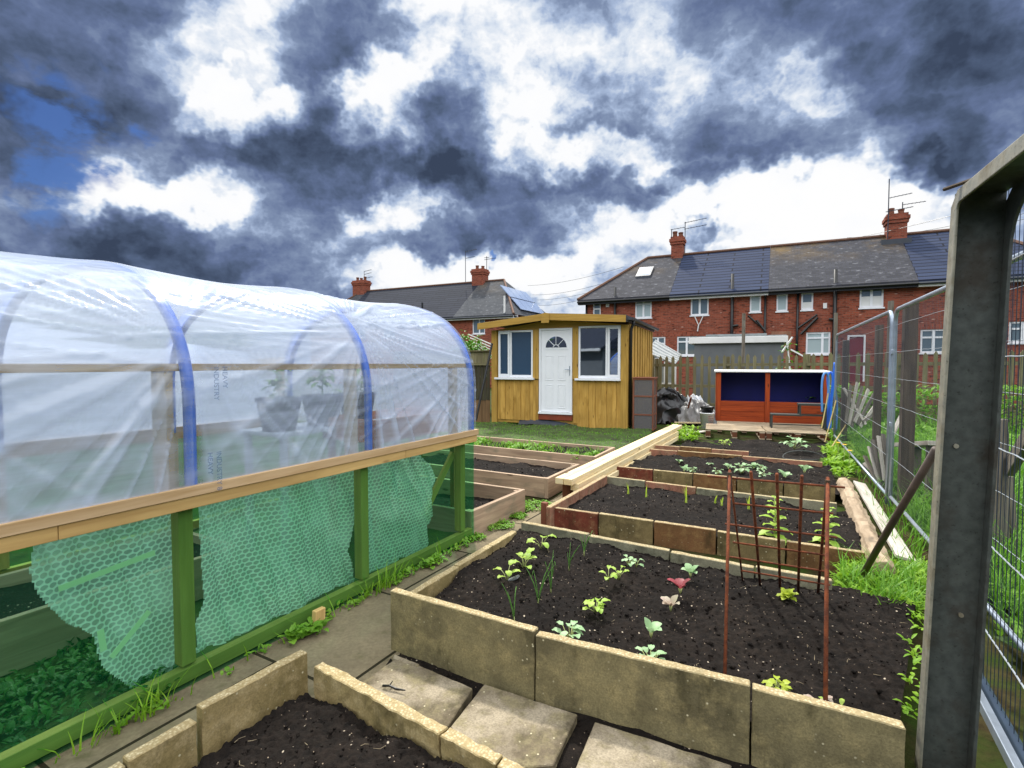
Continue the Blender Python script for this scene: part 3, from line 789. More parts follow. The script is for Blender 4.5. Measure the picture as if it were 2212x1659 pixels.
for a, b in (((250, 640), (680, 478)), ((485, 945), (655, 738)), ((436, 822), (452, 915))):
    p, q = zsw(*a), zsw(*b); mb = MB(); mb.bar(T(p[0], 0.075, p[1]), T(q[0], 0.075, q[1]), 0.002, 0.026, up=(0, 0, 1)); obj('tape_strip', mb, M['tape'], tun)
# printed lettering on the cover, reading downwards beside the first hoop
def text_part(body, size, mat, parent, M4, name):
    cu = bpy.data.curves.new('t', 'FONT'); cu.body = body; cu.size = size; cu.offset = size*0.02
    to = bpy.data.objects.new('t', cu); COL.objects.link(to)
    dg = bpy.context.evaluated_depsgraph_get(); me = bpy.data.meshes.new_from_object(to.evaluated_get(dg))
    bpy.data.objects.remove(to); bpy.data.curves.remove(cu)
    me.transform(WM[parent].inverted() @ M4); me.materials.clear(); me.materials.append(mat)
    o = bpy.data.objects.new(name, me); COL.objects.link(o); o.parent = parent; WM[o] = WM[parent]
    return o
for zt, rows in ((1.585, (('INDUSTRY', 0.10), ('HEAVY', 0.145))), (1.155, (('INDUSTRY 8', 0.105), ('HEAVY', 0.06)))):
    for body, ds in rows:
        # text x axis runs down, y axis runs along +U
        o = T(-0.556+ds-0.01, -0.062, zt)
        m4 = Matrix(((0, U.x, -W.x, o.x), (0, U.y, -W.y, o.y), (-1, 0, 0, o.z), (0, 0, 0, 1)))
        text_part(body, 0.036, M['print'], tun, m4, 'printed_lettering')
# ---- things inside the tunnel
mb = MB(); mb.grid(lambda i, j: T(lerp(-3, 1.9, i/30), lerp(0.05, 2.45, j/20), 0.015+0.03*fbm(Vector((i*.5, j*.5, 1)))), 30, 20)
tag(obj('tunnel_floor', mb, M['lawn'], local=True, smooth=True), 'weedy floor inside the plastic tunnel', kind='structure')
mb = MB(); rn = random.Random(8)
for _ in range(110):
    s, w = rn.uniform(-2.6, -0.5), rn.uniform(0.1, 0.75); weed_clump(mb, tuple(T(s, w, 0.03)), 0.12, 26, 0.055, 0.022, rn)
tag(obj('tunnel_weeds', mb, M['weed_dark'], local=True), 'leafy weeds growing inside the tunnel behind the green panel', 'weeds', kind='stuff')
tb = thing('planting_bed', 'long low plank-edged bed inside the plastic tunnel', 'planting bed', T(-0.8, 1.2, 0), -math.radians(29.6))
mb = MB(); mb.bar(T(-2.9, 0.85, 0.17), T(0.2, 0.85, 0.17), 0.04, 0.28); obj('side_board', mb, M['bed_wood'], tb, bevel=0.004)
mb = MB(); mb.bar(T(-2.9, 1.6, 0.17), T(0.2, 1.6, 0.17), 0.04, 0.28); obj('side_board', mb, M['bed_wood'], tb, bevel=0.004)
mb = MB(); mb.bar(T(0.2, 0.85, 0.17), T(0.2, 1.6, 0.17), 0.04, 0.28); obj('end_board', mb, M['bed_wood'], tb, bevel=0.004)
soil('soil', T(-2.9, 0.87, 0), T(0.18, 0.87, 0), T(0.18, 1.58, 0), T(-2.9, 1.58, 0), 0.25, 0.06, 0.02, 21, tb)
# table with pots
TX = (T(0, 1.15, 0), T(1, 1.15, 0))
a = L(575, 918, *TX); b = L(772, 922, *TX); zt = (a[1]+b[1])/2
tt = thing('potting_table', 'pale grey potting table inside the tunnel carrying dark pots', 'table', T((a[0]+b[0])/2, 1.2, 0), -math.radians(29.6))
mb = MB(); mb.bar(T(a[0], 1.25, zt-0.02), T(b[0]+0.45, 1.25, zt-0.02), 0.55, 0.035); obj('tabletop', mb, M['tabletop'], tt, bevel=0.006)
for s in (a[0]+0.06, b[0]+0.38):
    for w in (1.02, 1.48): mb = MB(); mb.bar(T(s, w, 0), T(s, w, zt-0.04), 0.045, 0.045, up=tuple(U)); obj('leg', mb, M['tabletop'], tt)
for k, fr in enumerate((0.16, 0.62, 1.05)):
    s = lerp(a[0], b[0], fr)
    pt = thing('plant_pot', ('large dark blue pot with a leafy seedling at the left end of the potting table', 'middle dark blue pot with a tall seedling on the potting table', 'right-hand dark blue pot partly behind the second blue hoop')[k], 'plant pot', T(s, 1.2, zt), 0, 'dark pots on the tunnel potting table')
    mb = MB(); mb.lathe([(0.0, 0.0), (0.13, 0.0), (0.175, 0.24), (0.185, 0.24), (0.185, 0.27), (0.165, 0.27), (0.16, 0.22), (0, 0.22)], T(s, 1.2, zt+0.001)); obj('pot', mb, M['potblue'], pt, smooth=True)
    mb = MB(); rn = random.Random(30+k)
    mb.tube([T(s, 1.2, zt+0.2), T(s+0.01, 1.21, zt+0.45)], [0.008, 0.003], 6)
    for q in range(26): leaf(mb, T(s+rn.uniform(-.06, .06), 1.2+rn.uniform(-.06, .06), zt+rn.uniform(0.3, 0.52)), rn.uniform(0, 6.28), rn.uniform(-0.2, 0.9), 0.13, 0.05, 1.0)
    obj('seedling', mb, M['weed'], pt)
# wooden crate near the far end
BX = (T(0, 0.55, 0), T(1, 0.55, 0))
a = L(822, 930, *BX); b = L(985, 900, *BX)
cr = thing('wooden_crate', 'orange-brown wooden crate inside the tunnel near its far end', 'crate', T((a[0]+b[0])/2, 0.8, 0), -math.radians(29.6))
for w in (0.5, 1.15):
    mb = MB(); mb.bar(T(a[0]-0.1, w, 1.02), T(b[0]+0.0, w, 1.02), 0.02, 0.20); obj('side_board', mb, M['box_wood'], cr)
for s in (a[0]-0.1, b[0]):
    mb = MB(); mb.bar(T(s, 0.5, 1.02), T(s, 1.15, 1.02), 0.02, 0.20); obj('end_board', mb, M['box_wood'], cr)
mb = MB(); mb.bar(T(a[0]-0.1, 0.825, 0.93), T(b[0], 0.825, 0.93), 0.65, 0.02); obj('base_board', mb, M['box_wood'], cr)
for s in (a[0]-0.05, b[0]-0.05):
    for w in (0.55, 1.1): mb = MB(); mb.bar(T(s, w, 0), T(s, w, 0.92), 0.05, 0.05, up=tuple(U)); obj('leg', mb, M['box_wood'], cr)
# block of wood against the sill
c = G(688, 1350, 0.0)
mb = MB(); mb.bar((c[0], c[1], 0.0), (c[0]+0.004, c[1], 0.10), 0.075, 0.035, up=tuple(W)); tag(obj('timber_peg', mb, M['beam'], bevel=0.004), 'short brown timber peg holding the sill of the plastic tunnel', 'peg')

# weeds along the tunnel sill
mb = MB(); rn = random.Random(14)
for _ in range(120):
    s = rn.uniform(-1.9, 1.9); d = rn.uniform(0.02, 0.09)
    dens = noise.noise(Vector((s*2.2, 0, 3)))
    if dens < -0.1: continue
    weed_clump(mb, tuple(T(s, -d, 0)), 0.03, 5, 0.035, 0.022, rn)
for c0 in ((-0.05, -0.10), (0.06, -0.12), (-1.33, -0.10), (1.25, -.08)):
    for _ in range(3): weed_clump(mb, tuple(T(c0[0]+rn.uniform(-.06, .06), c0[1], 0)), 0.05, 14, 0.06, 0.04, rn)
tag(obj('sill_weeds', mb, M['weed'], local=True), 'small leafy weeds along the foot of the tunnel', 'weeds', kind='stuff')
mb = MB()
for _ in range(150):
    s = rn.choice((rn.gauss(-0.85, 0.12), rn.gauss(0.75, 0.15), rn.uniform(-1.9, 1.9)))
    blade(mb, T(s, -rn.uniform(0.03, 0.10), 0), rn.uniform(0, 6.28), rn.uniform(0.05, 0.20), 0.008, rn.uniform(0.3, 1.1))
tag(obj('sill_grass', mb, M['grass2'], local=True), 'tufts of bright grass along the foot of the tunnel', 'grass', kind='stuff')
# ------------------------------------------------------------------ raised beds
SLR = (0.06, 0.0035, 17)
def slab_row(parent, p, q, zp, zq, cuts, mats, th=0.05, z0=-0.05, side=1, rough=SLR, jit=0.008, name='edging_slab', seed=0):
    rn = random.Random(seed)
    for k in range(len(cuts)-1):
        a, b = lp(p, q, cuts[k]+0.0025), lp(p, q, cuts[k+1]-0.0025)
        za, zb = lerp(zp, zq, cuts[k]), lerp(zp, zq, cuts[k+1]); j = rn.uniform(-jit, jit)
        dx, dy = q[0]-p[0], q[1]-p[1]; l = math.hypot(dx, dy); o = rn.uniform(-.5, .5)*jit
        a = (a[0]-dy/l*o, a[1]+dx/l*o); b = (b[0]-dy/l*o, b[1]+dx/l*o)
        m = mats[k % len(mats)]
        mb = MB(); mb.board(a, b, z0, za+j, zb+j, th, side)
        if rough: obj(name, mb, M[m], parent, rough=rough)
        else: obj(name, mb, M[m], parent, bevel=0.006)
# bed 0 : left foreground
b0 = thing('raised_bed', 'bed of dark soil at the bottom left, framed by low tan slabs, nearest the camera', 'raised bed', (-0.75, 1.6, 0), 0)
l0, l1, l2, l3 = (-0.975, 2.422), (-1.235, 2.000), (-1.335, 1.85), (-1.75, 1.15)
slab_row(b0, l0, (-1.232, 2.006), 0.22, 0.225, [0, 1], ['slab_tan'], 0.05, side=-1, rough=(0.05, 0.003, 17))
slab_row(b0, (-1.242, 1.99), (-1.75, 1.14), 0.185, 0.17, [0, 0.24, 0.6, 1], ['slab_tan', 'slab', 'slab_tan'], 0.05, side=-1, rough=(0.05, 0.003, 17), seed=2)
slab_row(b0, (-0.925, 2.352), (0.62, 1.29), 0.20, 0.20, [0, 0.42, 0.56, 1], ['slab_tan'], 0.055, side=1, rough=(0.03, 0.007, 25), seed=3)
soil('soil', (-1.70, 1.1, 0), (0.56, 0.75, 0), (0.50, 1.36, 0), (-0.95, 2.345, 0), 0.125, 0.0105, 0.030, 1, b0, zf=lambda u, v: -0.02+0.035*math.sin(u*3)-0.05*max(0, v-0.8)*5*0.4, clods=900)
# flag stones on the dark strip between the two front beds
mb = MB(); mb.poly([(-0.90, 2.52, -0.012), (-0.86, 2.36, -0.012), (0.9, 1.1, -0.012), (1.9, 1.3, -0.012), (1.7, 1.75, -0.012), (-0.62, 2.95, -0.012)])
soil('gap_soil', (-0.72, 2.33, 0), (0.9, 1.1, 0), (1.75, 1.72, 0), (-0.64, 2.90, 0), -0.012, 0.02, 0.012, 4, None, clods=300)
tag(bpy.data.objects['gap_soil'], 'dark loose soil between the flagstones and the front slabs', kind='structure')
def zz5(a, b, z=0.03):
    return G(823+.3882*a, 1015+.3882*b, z)
flags = [([(-120, 1190), (100, 1035), (510, 1215), (380, 1415), (200, 1560)], 'worn concrete flagstone left of the three, next to the path, a twig lying on it'),
         ([(385, 1430), (575, 1190), (1093, 1360), (960, 1640), (600, 1680)], 'middle concrete flagstone with dark spots between the two front beds'),
         ([(1090, 1640), (1190, 1400), (1950, 1640), (1900, 1800), (1000, 1850)], 'concrete flagstone at the bottom edge, furthest right of the three')]
for px, lab in flags:
    c = [zz5(*p) for p in px]; mb = MB()
    mb.prism([(p[0], p[1]) for p in c], lambda a, b, t: (a, b, t), -0.04, 0.03)
    o = obj('flagstone', mb, M['flag'], None, rough=(0.05, 0.003, 14)); tag(o, lab, 'paving slab', 'flagstones between the front beds')
c = [zz5(*p) for p in ((75, 1030), (215, 1085), (205, 1100), (65, 1050))]
mb = MB(); mb.prism([(p[0], p[1]) for p in c], lambda a, b, t: (a, b, t), -0.02, 0.035); tag(obj('slab_fragment', mb, M['flag'], rough=(0.03, 0.003, 25)), 'narrow broken strip of slab at the foot of the tall front bed', 'slab piece')
# twig on the flag
c = zz5(10, 1215); d = zz5(135, 1245); mb = MB()
mb.tube([(c[0], c[1], 0.042), lp(c, d, .3)[:2]+(0.05,), lp(c, d, .6)[:2]+(0.042,), (d[0], d[1], 0.046)], [0.006, 0.005, 0.006, 0.003], 6)
mb.tube([lp(c, d, .3)[:2]+(0.05,), (lerp(c[0], d[0], .36), c[1]+.025, 0.05)], [0.004, 0.002], 5)
tag(obj('twig', mb, M['black']), 'small dark twig lying on the left flagstone', 'twig')

# bed 1 : large front bed
b1 = thing('raised_bed', 'large front bed with tall olive concrete slabs, holding the rusty trellis and seedlings', 'raised bed', (0.6, 3.0, 0), 0)
P0, P1, P2, P3 = (-0.685, 2.852), (0.108, 2.412), (0.963, 2.036), (1.43, 1.826)
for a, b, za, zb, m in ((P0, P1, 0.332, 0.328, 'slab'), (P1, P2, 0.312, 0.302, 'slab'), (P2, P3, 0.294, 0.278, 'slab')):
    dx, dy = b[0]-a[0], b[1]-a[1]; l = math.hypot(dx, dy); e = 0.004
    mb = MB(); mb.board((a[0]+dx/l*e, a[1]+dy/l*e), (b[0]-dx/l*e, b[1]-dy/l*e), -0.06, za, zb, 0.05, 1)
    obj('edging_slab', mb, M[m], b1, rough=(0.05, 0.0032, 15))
q0, q1 = G(897, 1285, 0.2), G(1118, 1149, 0.2)
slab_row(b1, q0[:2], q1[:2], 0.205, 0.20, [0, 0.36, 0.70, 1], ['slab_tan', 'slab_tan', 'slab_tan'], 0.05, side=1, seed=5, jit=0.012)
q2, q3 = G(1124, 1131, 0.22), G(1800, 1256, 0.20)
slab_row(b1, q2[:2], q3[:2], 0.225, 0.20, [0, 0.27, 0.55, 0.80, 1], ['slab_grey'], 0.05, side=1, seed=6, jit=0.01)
soil('soil', (-0.62, 2.87, 0), (1.42, 1.87, 0), (2.5, 3.15, 0), (0.06, 4.46, 0), 0.15, 0.0125, 0.026, 2, b1,
     zf=lambda u, v: 0.03*math.sin(u*5+v*2)*0.6-0.03*(1-v)*0.5+(-0.06 if v > 0.97 and u > .9 else 0), clods=1300)
# bed 2
b2 = thing('raised_bed', 'second bed on the right, red-brown and olive front slabs behind the trellis', 'raised bed', (1.7, 4.9, 0), 0)
A, B = G(1187, 1137)[:2], G(1869, 1240)[:2]
cuts = [0]+[L(x, y, A, B)[0]/math.dist(A, B) for x, y in ((1292, 1150), (1411, 1172), (1547, 1203), (1697, 1223))]+[1]
slab_row(b2, A, B, 0.195, 0.17, cuts, ['slab_red', 'slab_khaki', 'slab_brown', 'slab_khaki', 'slab_brown'], 0.05, side=1, seed=7)
C_, E_ = G(1180, 1094, 0.22)[:2], G(1304, 1026, 0.22)[:2]
slab_row(b2, C_, E_, 0.22, 0.225, [0, 0.45, 1], ['slab_pink', 'slab_pink'], 0.05, side=-1, seed=8)
Fp, Gp = G(1309, 1029, 0.20)[:2], G(1809, 1087, 0.20)[:2]
slab_row(b2, Fp, Gp, 0.20, 0.19, [0, 0.2, 0.44, 0.78, 1], ['slab_grey', 'slab_pink', 'slab_grey', 'slab_grey'], 0.05, side=1, seed=9)
mb = MB(); mb.bar((A[0]-0.045, A[1]+0.05, -0.02), (A[0]-0.045, A[1]+0.05, 0.225), 0.05, 0.06, up=(0.8, -0.5, 0)); obj('corner_post', mb, M['cab'], b2, bevel=0.003)
soil('soil', (A[0]+.03, A[1]+.04, 0), (B[0]+.1, B[1]+0.04, 0), (Gp[0]+0.2, Gp[1]-.02, 0), (Fp[0], Fp[1]-.02, 0), 0.115, 0.022, 0.026, 3, b2, clods=500)
# bed 3
b3 = thing('raised_bed', 'third bed on the right, with a red end slab and pale cabbages', 'raised bed', (2.7, 7.1, 0), 0)
A3, B3 = G(1323, 1033)[:2], G(1805, 1084)[:2]
cuts = [0]+[L(x, y, A3, B3)[0]/math.dist(A3, B3) for x, y in ((1410, 1040), (1496, 1048), (1591, 1058), (1692, 1070))]+[1]
slab_row(b3, A3, B3, 0.17, 0.165, cuts, ['slab_red', 'slab_khaki', 'slab_brown', 'slab_khaki', 'slab_khaki'], 0.05, side=1, seed=10)
C3, E3 = G(1395, 970, 0.16)[:2], G(1778, 999, 0.16)[:2]
slab_row(b3, C3, E3, 0.165, 0.16, [0, 0.2, 0.58, 1], ['slab_pink', 'slab_brown', 'slab_pink'], 0.05, side=1, seed=11)
slab_row(b3, A3, C3, 0.17, 0.165, [0, 0.5, 1], ['slab_grey', 'slab_grey'], 0.05, side=-1, seed=12)
soil('soil', (A3[0]+.02, A3[1]+.05, 0), (B3[0]+.1, B3[1]+.04, 0), (E3[0]+.1, E3[1], 0), (C3[0]+.03, C3[1]-.01, 0), 0.105, 0.03, 0.035, 5, b3, clods=300)
# bed 4
b4 = thing('raised_bed', 'furthest bed on the right, bare soil before the pallets with one short slab row', 'raised bed', (4.2, 9.2, 0), 0)
A4, B4 = G(1414, 961, 0.2)[:2], G(1618, 974.4, 0.2)[:2]
slab_row(b4, A4, B4, 0.20, 0.195, [0, 0.28, 0.62, 1], ['slab_pink', 'slab_brown', 'slab_pink'], 0.05, side=1, seed=13)
soil('soil', (2.42, 8.95, 0), (4.75, 7.62, 0), (6.35, 10.35, 0), (3.9, 10.95, 0), 0.055, 0.04, 0.03, 6, b4, zf=lambda u, v: -0.065*v, clods=200)
# left timber beds
def timber_bed(label, near, far, h, back=2.2, soilz=0.13, seed=0, weedy=False):
    t = thing('raised_bed', label, 'raised bed', ((near[0]+far[0])/2-.6, (near[1]+far[1])/2+.3, 0), 0, 'timber beds by the lawn')
    v = VT*-1
    nl = (near[0]+v.x*back, near[1]+v.y*back); fl = (far[0]+v.x*back, far[1]+v.y*back)
    def bd(p, q, side): mb = MB(); mb.board(p, q, -0.02, h, h, 0.045, side); obj('side_board', mb, M['bed_wood'], t, bevel=0.004)
    bd(near, far, 1); bd(nl, (near[0]-.0, near[1]), 1) if False else bd((near[0]-VT.x*0.046, near[1]-VT.y*0.046), nl, -1); bd((far[0]-VT.x*0.046, far[1]-VT.y*0.046), fl, 1)
    for p, sx in ((near, 1), (far, -1)):
        c = Vector((p[0], p[1], 0))-VT*0.075+U*(0.075*sx)
        mb = MB(); mb.bar((c.x, c.y, 0), (c.x, c.y, h-0.01), 0.05, 0.05, up=tuple(U)); obj('corner_post', mb, M['bed_wood'], t)
    soil('soil', (nl[0], nl[1]+.05, 0), (near[0]-.05, near[1]+.05, 0), (far[0]-.05, far[1]-.02, 0), (fl[0], fl[1]-.02, 0), soilz, 0.03, 0.03, seed, t, clods=250)
    return t
timber_bed('small timber bed beside the far corner of the tunnel', (-0.374, 4.736), (0.145, 5.60), 0.23, 1.6, 0.07, 31)
timber_bed('timber bed with bare soil between the small corner bed and the weedy bed', (0.432, 6.147), (0.93, 7.06), 0.223, 2.4, 0.15, 32)
n_, f_ = G(1286.6, 987, 0.25)[:2], G(1329, 966, 0.25)[:2]
timber_bed('timber bed full of green weeds at the edge of the mossy lawn', n_, f_, 0.25, 3.2, 0.17, 33)
mb = MB(); rn = random.Random(9)
bp_ = [(n_[0]-.1, n_[1]+.1), (f_[0]-.1, f_[1]-.05), (f_[0]-2.8, f_[1]+1.55), (n_[0]-2.8, n_[1]+1.7)]
blades_in(mb, bp_, 700, 0.05, 0.16, 0.016, z=0.17, rnd=rn)
for _ in range(120):
    u, v = rn.random(), rn.random(); p = lp(lp(bp_[0], bp_[3], u), lp(bp_[1], bp_[2], u), v)
    if noise.noise(Vector((p[0]*1.5, p[1]*1.5, 0))) > -0.1: weed_clump(mb, (p[0], p[1], 0.17), 0.07, 12, 0.07, 0.04, rn)
tag(obj('bed_weeds', mb, M['weed'], local=True), 'green weeds filling the timber bed nearest the lawn', 'weeds', kind='stuff')
# weeds on the path edges by the timber beds
mb = MB()
for c0, r, n in (((0.25, 5.75), 0.22, 120), ((-0.15, 5.05), 0.16, 90), ((-0.35, 4.68), 0.1, 60), ((0.05, 5.35), 0.1, 60)):
    for _ in range(n):
        a = rn.uniform(0, 6.28); q = r*math.sqrt(rn.random()); weed_clump(mb, (c0[0]+q*math.cos(a), c0[1]+q*math.sin(a), 0), 0.03, 4, 0.03, 0.02, rn)
tag(obj('path_moss', mb, M['weed'], local=True), 'moss and tiny weeds on the path beside the timber beds', 'moss', kind='stuff')

# ------------------------------------------------------------------ stack of new planks
pl_n = Vector(G(1236, 1036, 0.28)); pl_f = Vector(G(1474, 918, 0.28))
du = (pl_f-pl_n).normalized(); dr = Vector((du.y, -du.x, 0))
def plank(off, z, a, b, w, h, lab):
    p = pl_n+dr*off+du*a; q = pl_n+dr*off+du*(b+(pl_f-pl_n).length)
    mb = MB(); mb.bar((p.x, p.y, z), (q.x, q.y, z), w, h); tag(obj('timber_plank', mb, M['plank'], bevel=0.003), lab, 'plank', 'stack of new timber planks')
plank(-0.055, 0.245, 0, 0.0, 0.10, 0.07, 'right-hand pale new plank on top of the stack beside the lawn')
plank(-0.162, 0.245, 0.0, 0.08, 0.10, 0.07, 'left-hand pale new plank on top of the stack beside the lawn')
plank(-0.02, 0.165, 0.12, -0.5, 0.10, 0.08, 'middle-layer pale plank under the right-hand top plank')
plank(0.01, 0.085, 0.45, -0.6, 0.10, 0.07, 'lowest pale plank of the stack, nearest the ground')
for k, a in enumerate((0.25, 4.9)):
    p = pl_n+du*a-dr*0.16; mb = MB(); mb.bar((p.x-dr.x*0.05, p.y-dr.y*.05, 0.103), (p.x+dr.x*0.05, p.y+dr.y*.05, 0.103), 0.10, 0.203)
    tag(obj('timber_block', mb, M['pallet_block'], bevel=0.003), ('dark timber block propping the near end of the plank stack', 'dark timber block propping the far end of the plank stack')[k], 'block')

# ------------------------------------------------------------------ old beam, white board, leaning pole
def grd(x, y, z=0.0): return Vector(G(x, y, z))
mb = MB(); p = grd(1822, 1045, 0.10); q = grd(1908, 1238, 0.10)
n = 26; pts = [p.lerp(q, k/n)+Vector((0.02*noise.noise(Vector((k*.5, 1, 0))), 0, 0.018*noise.noise(Vector((k*.6, 5, 0))))) for k in range(n+1)]
for k in range(n):
    a, b = pts[k], pts[k+1]
rr = [0.085*(1+0.18*noise.noise(Vector((k*.8, 3, 3)))) for k in range(n+1)]
mb.tube(pts, rr, 7)
tag(obj('old_beam', mb, M['log'], rough=(0.05, 0.008, 13)), 'weathered rounded timber beam lying along the right side of the second and third beds', 'timber beam')
p, q = grd(1856, 1043, 0.09), grd(1957, 1208, 0.10)
mb = MB(); mb.bar(p, q, 0.13, 0.022, up=(0.35, 0.2, 1)); o = obj('white_board', mb, M['palewood'], bevel=0.002); tag(o, 'bleached white board with nail holes lying in the grass beside the old beam', 'board')
mb = MB()
a, b = Vector(G(1852, 1262, 0.0)), Vector(D(2018, 978, 2.62))
b = a+(b-a)*1.02
mb.tube([a, a.lerp(b, .5)+Vector((0, 0, .01)), b], [0.021, 0.020, 0.019], 10)
tag(obj('leaning_pole', mb, M['pole'], smooth=True), 'brown metal pole propped against the grey steel gate post', 'pole')
# ------------------------------------------------------------------ summerhouse (local frame: x along front, y back, z up)
SP, SQ = (-0.544, 13.786), (2.743, 12.358)
SHR = math.atan2(SQ[1]-SP[1], SQ[0]-SP[0])
def zs(a, b): return L(1042.3+.19841*a, 658.3+.19841*b, SP, SQ)
sh = thing('summerhouse', 'golden timber summerhouse with a white door between two white-framed windows', 'summerhouse', (SP[0], SP[1], 0), SHR)
SWD, SDP = 3.57, 3.9
def part(name, mb, mat, parent, **k): return obj(name, mb, M[mat], parent, local=True, **k)
def vboards(x0, x1, z0, z1, y, w, mat, parent, name='wall_boards', z0b=None, seed=0, th=0.02):
    rn = random.Random(seed); mb = MB(); x = x0; k = 0
    while x < x1-0.01:
        ww = min(w*rn.uniform(0.7, 1.25), x1-x)
        if x1-x-ww < 0.03: ww = x1-x
        yo = y-(0.012 if k % 2 else 0)
        mb.box(x+0.0015, x+ww-0.0015, yo, yo+th, z0 if z0b is None else lerp(z0, z0b, (x-x0)/(x1-x0)), z1); x += ww; k += 1
    part(name, mb, mat, parent, bevel=0.003)
wl, wr = zs(170, 285), zs(545, 790); vl, vr = zs(1045, 230), zs(1500, 800)
dl, dr_ = zs(615, 260), zs(972, 1200)
LX0, LX1, LZ0, LZ1 = wl[0], wr[0], 1.235, 2.455
RX0, RX1, RZ0, RZ1 = vl[0], vr[0], 1.235, 2.515
DX0, DX1, DZ0, DZ1 = dl[0], dr_[0], 0.335, 2.485
mb = MB()   # back layer of the front wall with the roof gable, side and rear walls
mb.box(0.02, SWD-0.02, 0.05, 0.08, 0.05, 0.30); mb.box(0.02, DX0-0.0, 0.05, 0.08, 0.30, LZ0); mb.box(DX1, SWD-.02, 0.05, 0.08, 0.30, RZ0)
mb.box(0.02, LX0, 0.05, 0.08, LZ0, 2.46); mb.box(LX1, DX0, 0.05, 0.08, LZ0, 2.46); mb.box(DX1, RX0, 0.05, 0.08, RZ0, 2.46); mb.box(RX1, SWD-.02, 0.05, 0.08, RZ0, 2.46)
mb.box(0.02, 0.05, 0.08, SDP, 0.05, 2.48); mb.box(0.05, SWD-.02, SDP-0.03, SDP, 0.05, 2.48)
mb.box(SWD-0.05, SWD-0.02, 0.08, SDP-.03, 0.05, 2.48)
part('wall', mb, 'shed_trim', sh)
mb = MB(); mb.prism([(0.0, 2.462), (SWD, 2.462), (SWD, 2.53), (1.62, 2.70), (0.0, 2.46)], lambda a, b, t: (a, t, b), 0.03, 0.06); part('gable_panel', mb, 'shed_trim', sh)
# upright wall boards under the windows and beside the door
vboards(0.165, DX0-0.03, 0.125, LZ0-0.06, 0.028, 0.115, 'shed', sh, seed=1)
vboards(DX1+0.03, DX1+0.13, 0.10, RZ0-0.06, 0.028, 0.11, 'shed', sh, seed=8)
vboards(DX1+0.13, SWD-0.09, -0.02, RZ0-0.06, 0.026, 0.12, 'shed', sh, seed=2)
def trim(x0, x1, z0, z1, y0=0.0, y1=0.045, name='post', mat='shed_trim'):
    mb = MB(); mb.box(x0, x1, y0, y1, z0, z1); part(name, mb, mat, sh, bevel=0.003)
trim(0.0, 0.155, 0.02, 2.47, -0.004, 0.046); trim(LX1+0.005, DX0-0.01, LZ0-0.03, 2.47, 0.0, 0.046); trim(DX1+0.01, RX0-0.01, RZ0-0.03, 2.49, 0, 0.046); trim(RX1+0.008, SWD, -0.02, 2.52, -0.004, 0.046)
trim(SWD-0.0+0.001, SWD+0.03, -0.02, 2.52, 0.0, 0.09, 'corner_batten')
def win(x0, x1, z0, z1, panes, sillx, name='window', glass='glass', side='l'):
    mb = MB(); f = 0.045
    mb.box(x0, x1, 0.008, 0.055, z0, z0+f+.02); mb.box(x0, x1, 0.008, 0.055, z1-f, z1)
    mb.box(x0, x0+f, 0.008, 0.055, z0+f+.02, z1-f); mb.box(x1-f, x1, 0.008, 0.055, z0+f+.02, z1-f)
    fr = part(name, mb, 'upvc', sh, bevel=0.004)
    mb = MB(); mb.box(panes[0], panes[1], 0.006, 0.056, z0+f+.021, z1-f-.001); part('mullion', mb, 'upvc', fr, bevel=0.004)
    s0, s1 = panes[2]   # opening sash
    mb = MB(); g = 0.055
    mb.box(s0, s1, -0.006, 0.03, z0+.035, z0+.035+g); mb.box(s0, s1, -0.006, 0.03, z1-.03-g, z1-.03); mb.box(s0, s0+g, -0.006, 0.03, z0+.035+g, z1-.03-g); mb.box(s1-g, s1, -0.006, 0.03, z0+.035+g, z1-.03-g)
    part('sash', mb, 'upvc', fr, bevel=0.004)
    mb = MB(); mb.box(x0+.01, x1-.01, 0.034, 0.04, z0+.02, z1-.02); part('pane', mb, glass, fr)
    mb = MB(); mb.box(sillx[0], sillx[1], -0.075, 0.05, z0-0.055, z0-0.004); part('sill', mb, 'upvc', fr, bevel=0.006)
    return fr
m1 = zs(307, 500)[0]
win(LX0, LX1, LZ0, LZ1, (m1-.022, m1+.022, (LX0+.008, m1-.03)), (zs(140, 820)[0], zs(565, 820)[0]), glass='glass_frost')
m2 = zs(1348, 500)[0]
win(RX0, RX1, RZ0, RZ1, (m2-.02, m2+.02, (m2+.028, RX1-.008)), (zs(1010, 820)[0], zs(1505, 820)[0]))
# door
mb = MB(); f = 0.05
mb.box(DX0, DX0+f, 0.0, 0.06, DZ0+.03, DZ1); mb.box(DX1-f, DX1, 0.0, 0.06, DZ0+.03, DZ1); mb.box(DX0+f, DX1-f, 0.0, 0.06, DZ1-f, DZ1); mb.box(DX0-.01, DX1+.01, -0.035, 0.06, DZ0-.02, DZ0+.03)
dof = part('door_frame', mb, 'upvc', sh, bevel=0.004)
mb = MB(); mb.box(DX0+f+.004, DX1-f-.004, 0.018, 0.05, DZ0+.036, DZ1-f-.004); dr = part('door', mb, 'upvc', sh, bevel=0.004)
cx, cz = zs(800, 465); rad = abs(zs(915, 465)[0]-cx); dxm = (DX0+DX1)/2
mb = MB(); arc = [(cx+rad*1.17*math.cos(math.pi*k/24), cz-0.035+rad*1.17*math.sin(math.pi*k/24)) for k in range(25)]; arc = [(cx+rad*1.17, cz-0.05)]+arc+[(cx-rad*1.17, cz-0.05)]
mb.prism(arc, lambda a, b, t: (a, t, b), 0.008, 0.018); fa = part('fanlight', mb, 'upvc', dr)
mb = MB(); arc = [(cx+rad*math.cos(math.pi*k/24), cz+rad*math.sin(math.pi*k/24)) for k in range(25)]
mb.prism(arc, lambda a, b, t: (a, t, b), 0.004, 0.009); part('fanlight_pane', mb, 'glass', dr)
mb = MB()
